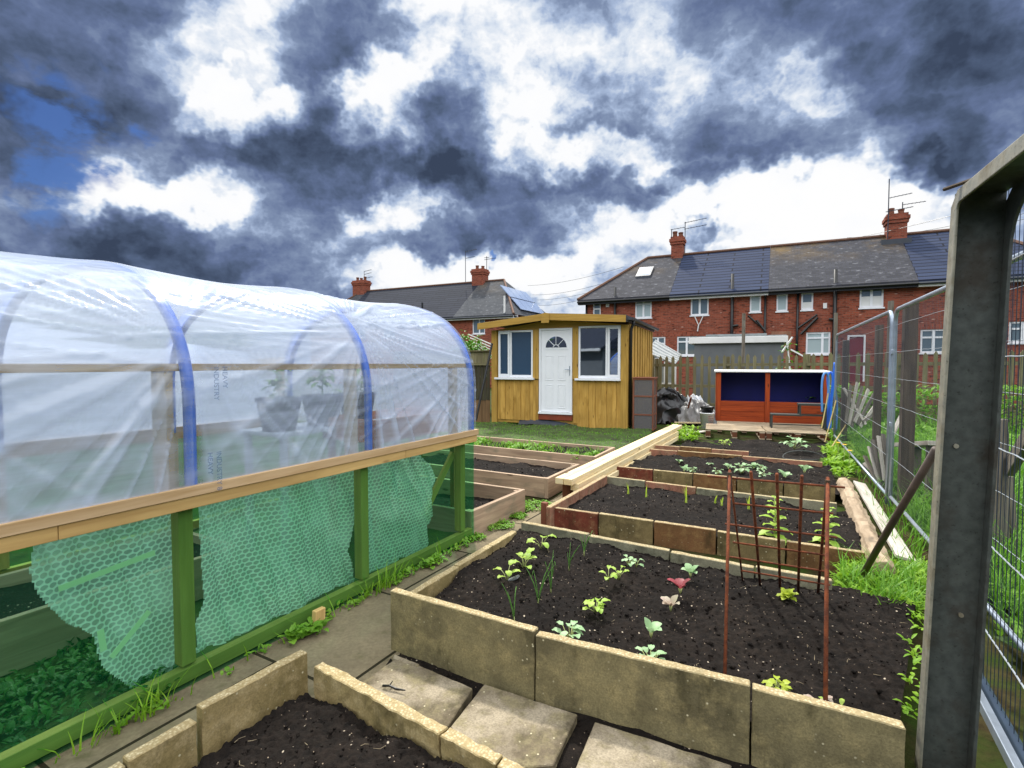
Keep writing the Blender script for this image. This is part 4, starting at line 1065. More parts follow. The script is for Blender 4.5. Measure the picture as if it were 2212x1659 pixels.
for an in (45, 90, 135):
    a = math.radians(an); mb.bar((cx+0.05*math.cos(a), 0.002, cz+0.05*math.sin(a)), (cx+rad*math.cos(a), 0.002, cz+rad*math.sin(a)), 0.012, 0.02, up=(0, 1, 0))
for k in range(12):
    a, b = math.pi*k/12, math.pi*(k+1)/12
    mb.bar((cx+0.075*math.cos(a), 0.002, cz+0.075*math.sin(a)), (cx+0.075*math.cos(b), 0.002, cz+0.075*math.sin(b)), 0.012, 0.02, up=(0, 1, 0))
part('glazing_bars', mb, 'upvc', dr)
for z0, z1 in ((0.47, 1.06), (1.17, 1.80)):          # moulded panels
    for sx in (-1, 1):
        a, b = sorted((dxm+sx*0.06, dxm+sx*0.27)); mb = MB(); t_ = 0.018
        mb.box(a, b, 0.010, 0.019, z1-t_, z1); mb.box(a, b, 0.010, 0.019, z0, z0+t_); mb.box(a, a+t_, 0.010, 0.019, z0+t_, z1-t_); mb.box(b-t_, b, 0.010, 0.019, z0+t_, z1-t_)
        mb.box(a+.045, b-.045, 0.012, 0.019, z0+.045, z1-.045)
        part('panel_moulding', mb, 'upvc', dr, bevel=0.004)
hx_, hz_ = zs(950, 710)
mb = MB(); mb.box(hx_-.016, hx_+.016, 0.008, 0.02, hz_-.14, hz_+.10); mb.tube([(hx_, 0.012, hz_+.01), (hx_, -0.035, hz_+.01), (hx_-.02, -0.04, hz_+.01), (hx_-.12, -0.04, hz_+.012)], 0.010, 8); part('handle', mb, 'galv', dr)
mb = MB(); mb.box(DX0-.005, DX1+.005, 0.0, 0.05, 0.165, DZ0-.022); part('step_board', mb, 'step', sh, bevel=0.003)
mb = MB(); mb.grid(lambda i, j: (0.8+i*0.06, -0.10+j*0.035-0.02*abs(noise.noise(Vector((i*.7, 1, 1)))), 0.15-0.0033*(i-9)*(i-9)*0.12-0.028*(4-j)*0.9+0.018*noise.noise(Vector((i*.6, j*.9, 2)))), 30, 5); part('membrane', mb, 'gutter', sh, smooth=True)
# roof : front fascia boards, felted slopes, gutter
AX, AZ = 1.618, 2.837
def rz_(x): return lerp(2.645, AZ, (x+0.25)/(AX+0.25)) if x < AX else lerp(AZ, 2.722, (x-AX)/(3.62-AX))
mb = MB()
for x0, x1 in ((-0.27, AX), (AX, 3.60)):
    mb.prism([(x0, rz_(x0)), (x1, rz_(x1)), (x1, rz_(x1)-0.02), (x0, rz_(x0)-0.02)], lambda a, b, t: (a, t, b+0.008), -0.27, SDP+0.2)
part('roof', mb, 'felt', sh)
mb = MB()
mb.prism([(-0.27, rz_(-.27)), (AX-.001, AZ), (AX-.001, AZ-0.165), (-0.27, rz_(-.27)-0.165)], lambda a, b, t: (a, t, b), -0.295, -0.272); part('fascia_board', mb, 'shed_trim', sh, bevel=0.003)
mb = MB(); mb.prism([(AX+.001, AZ), (3.60, rz_(3.6)), (3.60, rz_(3.6)-0.165), (AX+.001, AZ-0.165)], lambda a, b, t: (a, t, b), -0.295, -0.272); part('fascia_board', mb, 'shed_trim', sh, bevel=0.003)
mb = MB(); mb.prism([(AX-.10, AZ-.004), (AX, AZ+.012), (AX+.10, AZ-.002), (AX+.10, AZ-0.235), (AX-.10, AZ-0.235)], lambda a, b, t: (a, t, b), -0.318, -0.297); part('apex_block', mb, 'shed_trim', sh, bevel=0.003)
mb = MB(); mb.box(3.60, 3.625, -0.27, SDP+.2, 2.57, 2.715); part('side_fascia', mb, 'gutter', sh)
mb = MB(); 
n = 10; pro = [(3.70+0.062*math.cos(math.pi+math.pi*k/n), 2.67+0.062*math.sin(math.pi+math.pi*k/n)) for k in range(n+1)]
pro = pro+[(3.70+0.055*math.cos(math.pi+math.pi*k/n), 2.67+0.055*math.sin(math.pi+math.pi*k/n)) for k in reversed(range(n+1))]
mb.prism(pro, lambda a, b, t: (a, t, b), -0.30, SDP+.25); mb.box(3.637, 3.763, -.302, -.295, 2.61, 2.67)
part('gutter', mb, 'gutter', sh)
mb = MB(); mb.tube([(3.70, 0.12, 2.62), (3.70, 0.12, 2.54), (3.655, 0.11, 2.44), (3.645, 0.11, 2.36), (3.645, 0.11, 0.12)], 0.036, 10); part('downpipe', mb, 'black', sh, smooth=True)
# vertical battens along the right-hand side
mb = MB(); y = 0.16
while y < SDP-.05:
    mb.box(SWD-0.02, SWD+0.028, y, min(y+0.25, SDP), 0.06, 2.56); y += 0.40
part('side_boards', mb, 'shed', sh, bevel=0.002)
mb = MB(); mb.box(SWD-0.02, SWD-0.005, 0.09, SDP, 0.06, 2.55); part('side_lining', mb, 'black', sh)

# leaning black pole at the left corner of the summerhouse
mb = MB(); a, b = Vector(D(1063, 742, 13.6)), Vector(D(1028, 908, 13.2)); mb.tube([a, b], 0.03, 8)
tag(obj('black_pole', mb, M['black']), 'black plastic pole leaning against the left corner of the summerhouse', 'pole')
# ------------------------------------------------------------------ left close-boarded fence
fo = Vector((-0.60, 13.95, 0)); fv = Vector((-0.90, 0.42, 0)).normalized()
fl = thing('board_fence', 'board fence left of the summerhouse, dark above and pale brown below', 'fence', tuple(fo), 0)
mb = MB(); rn = random.Random(2)
for k in range(26):
    p = fo+fv*(k*0.125); q = fo+fv*(k*0.125+0.121); o = 0.012*(k % 2)
    mb.board((p.x+o*.42, p.y+o*.9), (q.x+o*.42, q.y+o*.9), 0.0, 0.62, 0.62, 0.02, -1)
obj('lower_boards', mb, M['fenceboard'], fl)
mb = MB()
for k in range(32):
    p = fo+fv*(k*0.10); q = fo+fv*(k*0.10+0.085)
    mb.board((p.x, p.y), (q.x, q.y), 0.60, 1.60, 1.60, 0.02, -1)
obj('lath_panel', mb, M['fencedark'], fl)
mb = MB()
for k in range(16):
    p = fo+fv*(k*0.20); q = fo+fv*(k*0.20+0.196); mb.board((p.x, p.y+.01), (q.x, q.y+.01), 1.61, 1.93, 1.93, 0.022, -1)
obj('top_boards', mb, M['picket'], fl)
mb = MB(); p, q = fo+Vector((0, -.03, 0)), fo+fv*3.2+Vector((0, -.03, 0)); mb.bar((p.x, p.y, 1.58), (q.x, q.y, 1.58), 0.05, 0.06); mb.bar((p.x, p.y, 1.94), (q.x, q.y, 1.94), 0.07, 0.03); obj('rail', mb, M['picket'], fl)

# ------------------------------------------------------------------ mesh-sided cabinet beside the summerhouse
p = Vector(G(1366, 929)); q = Vector(D(1407, 929, p.y-0.17)); q.z = 0
ca = thing('mesh_cabinet', 'tall reddish timber cabinet with grey mesh sides and shelves against the summerhouse corner', 'cabinet', tuple(p), math.atan2(q.y-p.y, q.x-p.x))
cw, cd, ch = 0.49, 0.62, 1.24
mb = MB(); t_ = 0.035
for x in (0, cw-t_):
    for y in (0, cd-t_): mb.box(x, x+t_, y, y+t_, 0.0, ch)
for z in (0.0, 0.36, 0.80, ch-t_):
    for y in (0.001, cd-t_-.001): mb.box(t_, cw-t_, y, y+t_-.002, z, z+t_)
    for x in (0.001, cw-t_-.001): mb.box(x, x+t_-.002, t_, cd-t_, z, z+t_)
mb.box(cw-t_+.002, cw-.002, cd*.5-.012, cd*.5+.012, .04, ch-.04)
part('frame', mb, 'cab', ca, bevel=0.002)
for a in ((t_, cw-t_, .012, .016), (t_, cw-t_, cd-.02, cd-.016)): mb = MB(); mb.box(a[0], a[1], a[2], a[3], t_, ch-t_); part('mesh_panel', mb, 'meshpanel', ca)
for x in (0.014, cw-.02): mb = MB(); mb.box(x, x+.004, t_, cd-t_, t_, ch-t_); part('mesh_panel', mb, 'meshpanel', ca)
mb = MB(); mb.box(-.02, cw+.02, -.02, cd+.02, ch+.001, ch+.025); part('top_board', mb, 'cab', ca, bevel=0.003)
for z in (0.37, 0.81): mb = MB(); mb.box(.04, cw-.04, .04, cd-.04, z, z+.015); part('shelf', mb, 'cab', ca)
mb = MB(); mb.lathe([(0, 0), (.05, 0), (.065, .13), (.06, .13), (.045, .01), (0, .01)], (.30, .25, .387)); o = part('flower_pot', mb, 'black', None) ; o.location = WM[ca] @ Vector((0, 0, 0)); o.rotation_euler = ca.rotation_euler
tag(o, 'small dark pot standing on the lower shelf of the mesh cabinet', 'pot')

# ------------------------------------------------------------------ heap of tarpaulins
def heap(name, lab, cat, c, rx, ry, h, mat, seed, fold=0.10, rot=0.0):
    mb = MB(); n = 90
    def P(i, j):
        u, v = i/n*2-1, j/n*2-1; r = math.hypot(u, v)
        x, y = u*rx, v*ry
        ca_, sa_ = math.cos(seed), math.sin(seed); q = Vector(((u*ca_+v*sa_)*1.1+seed, (v*ca_-u*sa_)*3.0, seed*2.0))
        f = (1-abs(noise.noise(q*1.3)))*0.55+(1-abs(noise.noise(q*2.9+Vector((0, 3, 0)))))*0.28+(1-abs(noise.noise(q*6.1)))*0.10
        z = h*max(0, 1-r**2.2)*(0.35+0.75*f)+fold*(f-0.6)*0.6
        ang = rot
        x += fold*noise.noise(q*2+Vector((9, 0, 0))); y += fold*noise.noise(q*2+Vector((0, 9, 0)))
        return (c[0]+x*math.cos(ang)-y*math.sin(ang), c[1]+x*math.sin(ang)+y*math.cos(ang), max(0.0, c[2]+z) if r < 1 else max(0.0, c[2]+z*0.4))
    mb.grid(P, n, n, mask=lambda i, j: math.hypot((i+.5)/n*2-1, (j+.5)/n*2-1) < 1.0+0.16*noise.noise(Vector((i*.12, j*.12, seed))))
    o = obj(name, mb, M[mat], smooth=True); tag(o, lab, cat, 'heap of sheets by the orange shelter'); return o
g = Vector(G(1472, 912)); 
heap('tarpaulin', 'crumpled black tarpaulin heaped beside the mesh cabinet', 'tarpaulin', (g.x-.35, g.y+.35, 0), 0.75, 0.7, 0.95, 'tarp_black', 3, 0.12)
heap('tarpaulin', 'crumpled grey plastic sheet in front of the black tarpaulin', 'tarpaulin', (g.x+.35, g.y-0.05, 0), 0.72, 0.5, 0.62, 'tarp_grey', 8, 0.10)
heap('tarpaulin', 'white sheet propped against the left end of the orange shelter', 'tarpaulin', (g.x+.55, g.y+.65, 0.0), 0.5, 0.32, 0.72, 'tarp_white', 5, 0.07)
heap('tarpaulin', 'folded black sheet draped over the top of the tarpaulin heap', 'tarpaulin', (g.x-.15, g.y+.45, 0.22), 0.62, 0.5, 0.62, 'tarp_black', 12, 0.12)
mb = MB(); a, b = Vector(D(1493, 858, g.y-.5)), Vector(G(1478, 912)); mb.bar(a, b, 0.04, 0.03); tag(obj('dark_stick', mb, M['cab']), 'dark brown stick leaning on the heap of tarpaulins', 'stick')

# ------------------------------------------------------------------ orange open-fronted shelter on pallets
OP, OQ = (5.035, 12.751), (7.267, 11.903)
orr = math.atan2(OQ[1]-OP[1], OQ[0]-OP[0]); OW = math.dist(OP, OQ)
sr = thing('open_shelter', 'orange-stained open-fronted shelter with two dark blue bays standing on pallets', 'shelter', (OP[0], OP[1], 0.187), orr)
oh = 1.235; od = 0.75; boardh = 0.50
mb = MB(); mb.box(0.0, 0.10, 0.0, 0.09, 0.001, oh-.04); part('post', mb, 'orange', sr, bevel=0.004)
mb = MB(); mb.box(OW*.475-.05, OW*.475+.05, 0.0, 0.09, 0.001, oh-.04); part('post', mb, 'orange', sr, bevel=0.004)
mb = MB(); mb.box(OW-.09, OW, 0.0, 0.09, 0.001, oh-.04); part('post', mb, 'orange', sr, bevel=0.004)
mb = MB()
for k in range(4): mb.box(0.101, OW*.475-.051, 0.02+.006*(k % 2), 0.04+.006*(k % 2), .002+k*boardh/4, .002+(k+1)*boardh/4-.004)
for k in range(4): mb.box(OW*.475+.051, OW-.091, 0.02+.006*(k % 2), 0.04+.006*(k % 2), .002+k*boardh/4, .002+(k+1)*boardh/4-.004)
part('front_boards', mb, 'orange', sr, bevel=0.003)
mb = MB(); mb.box(0.02, OW-.02, od-.03, od, 0, oh-.04); mb.box(0.02, .045, .09, od-.03, 0, oh-.04); mb.box(OW-.045, OW-.02, .09, od-.03, 0, oh-.04); mb.box(.045, OW-.045, .06, od-.03, 0, .02)
mb.box(.045, OW-.045, .05, od-.031, boardh-.04, boardh-.02)
part('lining', mb, 'navy', sr)
mb = MB(); mb.box(-.012, .018, .05, od, 0.001, oh-.04); part('end_panel', mb, 'orange', sr)
mb = MB(); mb.box(OW-.018, OW+.012, .05, od, 0.001, oh-.04); part('end_panel', mb, 'orange', sr)
mb = MB(); mb.hexa([(-.05, -.06, oh-.035), (OW+.05, -.06, oh-.035), (OW+.05, od+.05, oh-.035), (-.05, od+.05, oh-.035), (-.05, -.06, oh-.005), (OW+.05, -.06, oh-.005), (OW+.05, od+.05, oh+.02), (-.05, od+.05, oh+.02)]); part('roof', mb, 'white', sr, bevel=0.004)
# pallets
def pallet(x, y, z, rz, lab, w=1.16, d=1.0, dark=False):
    t = thing('pallet', lab, 'pallet', (x, y, z), rz, 'pallets under the orange shelter')
    mb = MB()
    for k in range(5):
        yy = k*(d-.09)/4; mb.box(0, w, yy, yy+.09, .156, .18)
    part('deck_boards', mb, 'pallet', t, bevel=0.003)
    mb = MB()
    for xx in (0, w/2-.05, w-.1): mb.box(xx, xx+.1, .0, d, .130, .155)
    for xx in (0, w/2-.05, w-.1): mb.box(xx, xx+.1, 0, d, 0, .02)
    part('stringer_boards', mb, 'pallet', t)
    for xx in (0.0, w/2-.05, w-.1):
        for yy in (0, d/2-.05, d-.1): mb = MB(); mb.box(xx+.002, xx+.098, yy+.002, yy+.098, .021, .129); part('block', mb, 'pallet_block', t)
    return t
ex = Vector((math.cos(orr), math.sin(orr), 0)); ey = Vector((-ex.y, ex.x, 0))
pf = Vector((4.19, 11.17, 0))
for k, lab in enumerate(('front pallet below the white bucket end of the orange shelter', 'front pallet carrying the black step stand')):
    p = pf+ex*(k*1.19); pallet(p.x, p.y, 0.012, orr, lab)
for k, lab in enumerate(('rear pallet under the left bay of the orange shelter', 'rear pallet under the right bay of the orange shelter')):
    p = pf+ex*(k*1.19+0.25)+ey*1.04; pallet(p.x, p.y, 0.005, orr, lab)
# black two-level step stand
bx = Vector(D(1665, 925, 11.3)); 
st = thing('step_stand', 'black metal two-level step stand in front of the right bay of the orange shelter', 'step stand', (bx.x, bx.y, 0.194), orr)
sw = 1.06; lo, hi_ = 0.27, 0.50
mb = MB(); mb.box(0, .60, 0, .26, lo, lo+.035); part('low_tread', mb, 'darkmetal', st, bevel=0.004)
mb = MB(); mb.box(.53, sw, 0, .26, hi_, hi_+.045); part('high_tread', mb, 'darkmetal', st, bevel=0.004)
for x, z1 in ((.0, lo), (sw-.035, hi_)):
    for y in (.0, .225): mb = MB(); mb.box(x, x+.035, y, y+.035, 0, z1); part('leg', mb, 'darkmetal', st)
for y in (.0, .225): mb = MB(); mb.box(.545, .58, y, y+.035, lo+.036, hi_-.001); part('riser', mb, 'darkmetal', st)
mb = MB(); mb.box(.601, sw-.036, 0.002, .03, lo+.01, lo+.032); mb.box(.601, sw-.036, 0.23, .258, lo+.01, lo+.032); mb.box(0.036, sw-.036, .1, .125, .06, .08); part('stretcher', mb, 'darkmetal', st)
# bucket with a black pot in it
c = G(1527, 925, .02); bk = thing('bucket', 'white plastic bucket with faded red print at the left end of the pallets', 'bucket', c)
mb = MB(); mb.lathe([(0, 0), (.135, 0), (.165, .36), (.172, .36), (.172, .385), (.155, .385), (.128, .02), (0, .02)], c, 28); obj('tub', mb, M['bucket'], bk, smooth=True)
for zz_, w_ in ((.24, .16), (.19, .12), (.29, .09), (.13, .14)):
    mb = MB(); r_ = .137+.028*(zz_/.36)+.0015
    mb.grid(lambda i, j: (c[0]+r_*math.cos(-1.75+i*w_/8/.15), c[1]+r_*math.sin(-1.75+i*w_/8/.15), c[2]+zz_+j*.012), 8, 1); obj('print', mb, M['label_red'], bk)
mb = MB(); mb.lathe([(0, 0), (.12, 0), (.150, .17), (.160, .17), (.160, .20), (.142, .20), (.112, .02), (0, .02)], (c[0], c[1], c[2]+.33), 28)
tag(obj('black_pot', mb, M['black'], smooth=True), 'round black pot sitting in the top of the white bucket', 'pot')
# pale boards lying left of the pallets
c = Vector(G(1500, 936)); mb = MB(); mb.bar((c.x-.35, c.y-.35, .02), (c.x+.35, c.y+.25, .02), .12, .022); tag(obj('loose_board', mb, M['palewood']), 'pale loose board on the soil beside the white bucket', 'board')
mb = MB(); c = Vector(G(1492, 917)); mb.bar((c.x-.4, c.y+.1, .04), (c.x+.45, c.y-.1, .05), .10, .03); tag(obj('loose_board', mb, M['plank']), 'short yellow board lying in front of the tarpaulin heap', 'board')
# blue pipes propped at the right end of the shelter
def pipe(pxs, Y, r, lab, mat, name='blue_pipe'):
    pts = [Vector(D(x, y, Y+k*0.02)) for k, (x, y) in enumerate(pxs)]
    fine = []
    for k in range(len(pts)-1):
        p0, p1, p2, p3 = pts[max(k-1, 0)], pts[k], pts[k+1], pts[min(k+2, len(pts)-1)]
        for q in range(6):
            t = q/6; fine.append(0.5*((2*p1)+(p2-p0)*t+(2*p0-5*p1+4*p2-p3)*t*t+(3*p1-p0-3*p2+p3)*t**3))
    fine.append(pts[-1]); mb = MB(); mb.tube(fine, r, 8); tag(obj(name, mb, M[mat], smooth=True), lab, 'pipe', 'blue pipes at the end of the orange shelter')
pipe([(1804, 783), (1799, 835), (1793, 890), (1790, 927)], 11.0, 0.030, 'thick blue pipe standing upright, the tallest of the bundle', 'pvc')
pipe([(1793, 925), (1795, 880), (1800, 830), (1796, 805), (1788, 815), (1790, 860), (1786, 925)], 11.15, 0.024, 'blue pipe bent over double beside the tallest pipe', 'pvc')
pipe([(1776, 890), (1775, 840), (1778, 812), (1785, 806), (1790, 822), (1788, 860), (1783, 892)], 10.9, 0.022, 'pale blue hose bent into a narrow loop in front of the shelter corner', 'pvc_light')
pipe([(1806, 930), (1808, 880), (1804, 830), (1806, 800)], 11.3, 0.020, 'thin pale blue pipe behind the upright bundle', 'pvc_light')
for (x0, y0), (x1, y1), Y, lab in (((1806, 865), (1782, 955), 9.9, 'bamboo cane leaning by the far end of the mesh fence'), ((1827, 918), (1795, 968), 9.4, 'shorter bamboo cane stuck in the weeds by the mesh fence'), ((1789, 850), (1775, 925), 10.7, 'pale cane leaning on the right end of the orange shelter')):
    mb = MB(); mb.tube([D(x0, y0, Y), D(x1, y1, Y-.25)], 0.011, 6); tag(obj('bamboo_cane', mb, M['cane']), lab, 'cane', 'canes by the mesh fence')

# ------------------------------------------------------------------ picket fence across the back
KP, KV = Vector((4.2, 16.2, 0)), Vector((0.897, -0.442, 0)).normalized()
KN = Vector((-KV.y, KV.x, 0))
pk = thing('picket_fence', 'long green-grey pointed picket fence behind the summerhouse and orange shelter', 'fence', tuple(KP), 0)
rn = random.Random(4); npk = 46; sp_ = 0.205
for k in range(-7, npk):
    b = KP+KV*(k*sp_+rn.uniform(-.01, .01)); h = 1.83+0.10*k/npk+rn.uniform(-.03, .03); w = 0.088*rn.uniform(.9, 1.1)
    ti = rn.uniform(-.015, .015)
    mb = MB()
    mb.prism([(-w/2, .03), (w/2, .03), (w/2+ti, h-.07), (ti, h), (-w/2+ti, h-.07)], lambda a, bb, t: (b.x+KV.x*a+KN.x*t, b.y+KV.y*a+KN.y*t, bb), -.020, 0.0)
    mb.uv = [[(q[1]+k*1.7, q[0]+k*.31) for q in u] for u in mb.uv]
    obj('picket', mb, M['picket'], pk)
for z in (0.35, 0.90, 1.53):
    a, b = KP-KV*1.6+KN*.025, KP+KV*(npk*sp_)+KN*.025; mb = MB(); mb.bar((a.x, a.y, z), (b.x, b.y, z+.08), .04, .09); obj('rail', mb, M['picket'], pk)
for k, h in enumerate((1.75, 1.8, 1.86, 1.86, 1.95)):
    a = KP+KV*(0.3+k*2.05)+KN*.10; mb = MB(); mb.bar((a.x, a.y, 0), (a.x, a.y, h), .10, .10, up=tuple(KV)); obj('post', mb, M['picket'], pk)
# tall posts rising behind the picket fence
for px, yt, off, w, lab in ((1607, 677, .45, .09, 'tall weathered post rising behind the picket fence in front of the grey outbuilding'), (1806, 676, .5, .085, 'tall weathered post behind the picket fence at the far end of the mesh fence')):
    o = KP+KN*off; s_, zt = L(px, yt, o, o+KV); a = o+KV*s_; mb = MB(); mb.bar((a.x, a.y, 0), (a.x, a.y, zt), w, w, up=tuple(KV)); tag(obj('tall_post', mb, M['greywood'], bevel=.004), lab, 'post')

# ------------------------------------------------------------------ galvanised mesh fence panels
def heras(p, q, h, z0, lab, name='mesh_fence_panel', cat='fence panel', pitch=0.04, wr=0.0012, tube='galv', wire='wire_dark', hz=(0.12, 0.52, 0.80, 1.08, 1.36, 1.64, 1.92), r=0.020):
    p, q = Vector((p[0], p[1], 0)), Vector((q[0], q[1], 0)); d = (q-p); ln = d.length; d.normalize()
    t = thing(name, lab, cat, (p.x, p.y, z0), 0, 'mesh fence panels' if cat == 'fence panel' else None)
    def P(s, z): return p+d*s+Vector((0, 0, z0+z))
    rc = 0.13; arc = []
    for k in range(7):
        a = math.pi/2*k/6; arc.append(P(rc-rc*math.cos(a), h-rc+rc*math.sin(a)))
    arc2 = [P(ln-rc+rc*math.sin(math.pi/2*k/6), h-rc+rc*math.cos(math.pi/2*k/6)) for k in range(7)]
    mb = MB(); mb.tube([P(0, 0), P(0, h*.5)]+arc+arc2+[P(ln, h*.5), P(ln, 0)], r, 10); mb.tube([P(0, .10), P(ln, .10)], r*.8, 8); obj('tube_frame', mb, M[tube], t, smooth=True)
    mb = MB(); n = int(ln/pitch)
    for k in range(1, n): mb.tube([P(k*ln/n, .10), P(k*ln/n, h-.01)], wr, 4, caps=False)
    obj('upright_wires', mb, M[wire], t)
    mb = MB()
    for z in hz:
        if z > h-.03: continue
        n2 = 26; mb.tube([P(ln*k/n2, z+0.006*noise.noise(Vector((k*.7, z*9, 1)))) for k in range(n2+1)], wr*1.5, 5, caps=False)
    obj('cross_wires', mb, M['wire'], t)
    return t, P
hd = Vector((0.4727, 0.8812, 0))
P1a, P1b = Vector((4.055, 5.555, 0)), Vector((6.37, 10.2, 0))
t, P = heras(P1a, P1b, 2.08, 0.08, 'far mesh fence panel reaching back to the orange shelter')
P2a = Vector((4.03, 5.47, 0)); P2b = P2a+Vector((-1.469, -2.923, 0)).normalized()*3.45
t2, PP2 = heras(P2a, P2b, 2.08, 0.08, 'near mesh fence panel running behind the grey steel gate post')
for z in (0.95, 1.72):
    mb = MB(); c = (P1a+P2a)/2+Vector((0, 0, z)); mb.bar(c-Vector((.035, .05, 0)), c+Vector((.035, .05, 0)), .03, .05); tag(obj('fence_clip', mb, M['galv'], bevel=.004), 'upper steel clip joining the two mesh fence panels' if z > 1 else 'lower steel clip joining the two mesh fence panels', 'clip')
# old timber posts standing along the mesh fence
for x, yt, yb, w, Y, lab in ((1953, 655, 1128, .15, 5.75, 'thick brown timber post right behind the joint of the two mesh panels'), (1892, 702, 980, .12, 8.0, 'grey timber post between the far mesh panel and the picket fence, middle one of three'), (1822, 735, 950, .13, 10.35, 'dark timber post at the far end of the mesh fence')):
    c = Vector(D(x, yb, Y)); zt = D(x, yt, Y)[2]; mb = MB(); mb.bar((c.x, c.y, -.05), (c.x, c.y, zt), w, w*.8, up=(0.9, -.45, 0)); tag(obj('timber_post', mb, M['darkpost'], rough=(.12, .004, 9)), lab, 'post', 'old posts along the mesh fence')
mb = MB(); c = Vector(D(1936, 650, 6.0)); mb.bar((c.x-.06, c.y, 1.55), (c.x-.06, c.y, c.z), .06, .03, up=(1, 0, 0)); tag(obj('timber_batten', mb, M['greywood']), 'narrow pale batten rising beside the thick brown post', 'batten')

# ------------------------------------------------------------------ grey steel portal of the gate
GO = Vector((1.646, 2.036, 0)); GU = Vector((0.421, 0.907, 0)); GW = Vector((0.907, -0.421, 0))
po = thing('gate_portal', 'grey streaky steel gateway of channel section at the right edge, top beam passing overhead', 'gateway', tuple(GO), 0)
def GP(b, w, z): return GO-GU*b+GW*(w+0.026*z)+Vector((0, 0, z))        # b: towards the camera, w: to the right
GHT = 2.25; WEB = 0.150; FL = 0.055; SPAN = 2.1
mb = MB()
mb.hexa([GP(-.012, 0.0, -.05), GP(-.012, WEB, -.05), GP(0, WEB, -.05), GP(0, 0, -.05), GP(-.012, 0, GHT), GP(-.012, WEB, GHT), GP(0, WEB, GHT), GP(0, 0, GHT)])
mb.hexa([GP(0.001, 0.0, GHT-.012), GP(0.001, WEB, GHT-.012), GP(SPAN, WEB, GHT-.012), GP(SPAN, 0, GHT-.012), GP(0.001, 0, GHT), GP(.001, WEB, GHT), GP(SPAN, WEB, GHT), GP(SPAN, 0, GHT)])
mb.hexa([GP(SPAN, 0.0, -.05), GP(SPAN, WEB, -.05), GP(SPAN+.012, WEB, -.05), GP(SPAN+.012, 0, -.05), GP(SPAN, 0, GHT), GP(SPAN, WEB, GHT), GP(SPAN+.012, WEB, GHT), GP(SPAN+.012, 0, GHT)])
obj('web', mb, M['portal'], po)
def flange(w0, w1, rf, mat, dep):
    n = 10
    pol = [(-.012, -.05), (dep, -.05), (dep, GHT-dep-rf)]+[(dep+rf-rf*math.cos(math.pi/2*k/n), GHT-dep-rf+rf*math.sin(math.pi/2*k/n)) for k in range(1, n+1)]
    pol += [(SPAN-dep-rf+rf*math.sin(math.pi/2*k/n), GHT-dep-rf+rf*math.cos(math.pi/2*k/n)) for k in range(0, n+1)]+[(SPAN-dep, -.05), (SPAN+.012, -.05), (SPAN+.012, GHT+.001), (0.05, GHT+.001), (-.012, GHT-.05)]
    mb = MB(); mb.prism(pol, lambda a, b, t: GP(a, t, b), w0, w1); obj('flange', mb, M[mat], po, bevel=.003)
flange(-.010, -.0005, .03, 'portal_lit', .05); flange(WEB+.0005, WEB+.012, .17, 'portal', .05)
mb = MB()
for b, w, z in ((0.0005, .05, 1.28), (0.0005, .10, .62)): mb.tube([GP(b, w, z), GP(b+.008, w, z)], .009, 8)
obj('bolt', mb, M['portal_lit'], po)
mb = MB(); a, b = GP(.22, .06, GHT+.008), GP(.03, -.045, GHT+.012); mb.tube([a, b], .007, 6); tag(obj('twig', mb, M['bark']), 'dark twig lying on top of the steel gateway corner', 'twig')
# mesh gate leaf hung behind the portal
g0 = GO+U*0.62+Vector((U.y, -U.x, 0))*0.31; g1 = g0-U*2.6
gt, GPf = heras(g0, g1, 2.42, 0.03, 'dark wire mesh gate leaf with a pale bottom rail right of the grey steel post', 'mesh_gate', 'gate', pitch=.05, wr=.0022, tube='tube_dark', wire='wire_dark', hz=(0.35, 0.75, 1.2, 1.6, 2.0), r=.024)
mb = MB(); mb.bar(GPf(.03, .02), GPf(2.55, .02), .05, .05); obj('bottom_rail', mb, M['galv'], gt, bevel=.004)

# ------------------------------------------------------------------ debris beyond the mesh fence
def fan(px0, pxs, Y, lab, r=.018):
    for k, (x, y) in enumerate(pxs):
        mb = MB(); a = Vector(D(px0[0]+(k-len(pxs)/2)*6, px0[1]+(k % 3)*5, Y)); b = Vector(D(x, y, Y+.25)); mb.bar(a, b, .055, .02, up=(0.3, -1, .2)); tag(obj('old_picket', mb, M['palewood'] if k % 2 else M['greywood']), lab % ORD[k], 'picket', 'old pickets piled in the grass')
ORD = ['first', 'second', 'third', 'fourth', 'fifth', 'sixth', 'seventh', 'eighth', 'ninth', 'tenth', 'eleventh', 'twelfth', 'thirteenth', 'fourteenth']
fan((1852, 912), [(1838, 832), (1852, 826), (1863, 835), (1876, 841), (1888, 851), (1893, 872), (1892, 890), (1822, 838)], 9.3, '%s loose grey picket from the left in the far fan leaning in the grass')
fan((1912, 1040), [(1868, 985), (1878, 965), (1885, 950), (1898, 942), (1908, 938), (1866, 1000)], 6.3, '%s weathered picket in the near fan beside the pale blue fence upright')
a = Vector(D(1960, 962, 6.6)); b = Vector(D(2040, 958, 5.6)); 
fr = thing('low_bench', 'low grey plank bench in the grass just left of the grey steel post', 'bench', (a.x, a.y, 0), 0)
mb = MB(); mb.bar(a, b, .30, .05); obj('seat', mb, M['palewood'], fr, bevel=.004)
for q in (.12, .85): c = a.lerp(b, q); mb = MB(); mb.bar((c.x, c.y, 0), (c.x, c.y, c.z-.03), .08, .2, up=(1, -.5, 0)); obj('leg', mb, M['greywood'], fr)
a = Vector(D(1944, 900, 7.0)); b = Vector(D(1972, 850, 7.2)); mb = MB(); mb.bar(a-Vector((.1, 0, .25)), b, .05, .03); tag(obj('old_picket', mb, M['palewood']), 'single pale stick poking up from the grass right of the thick brown post', 'stick')
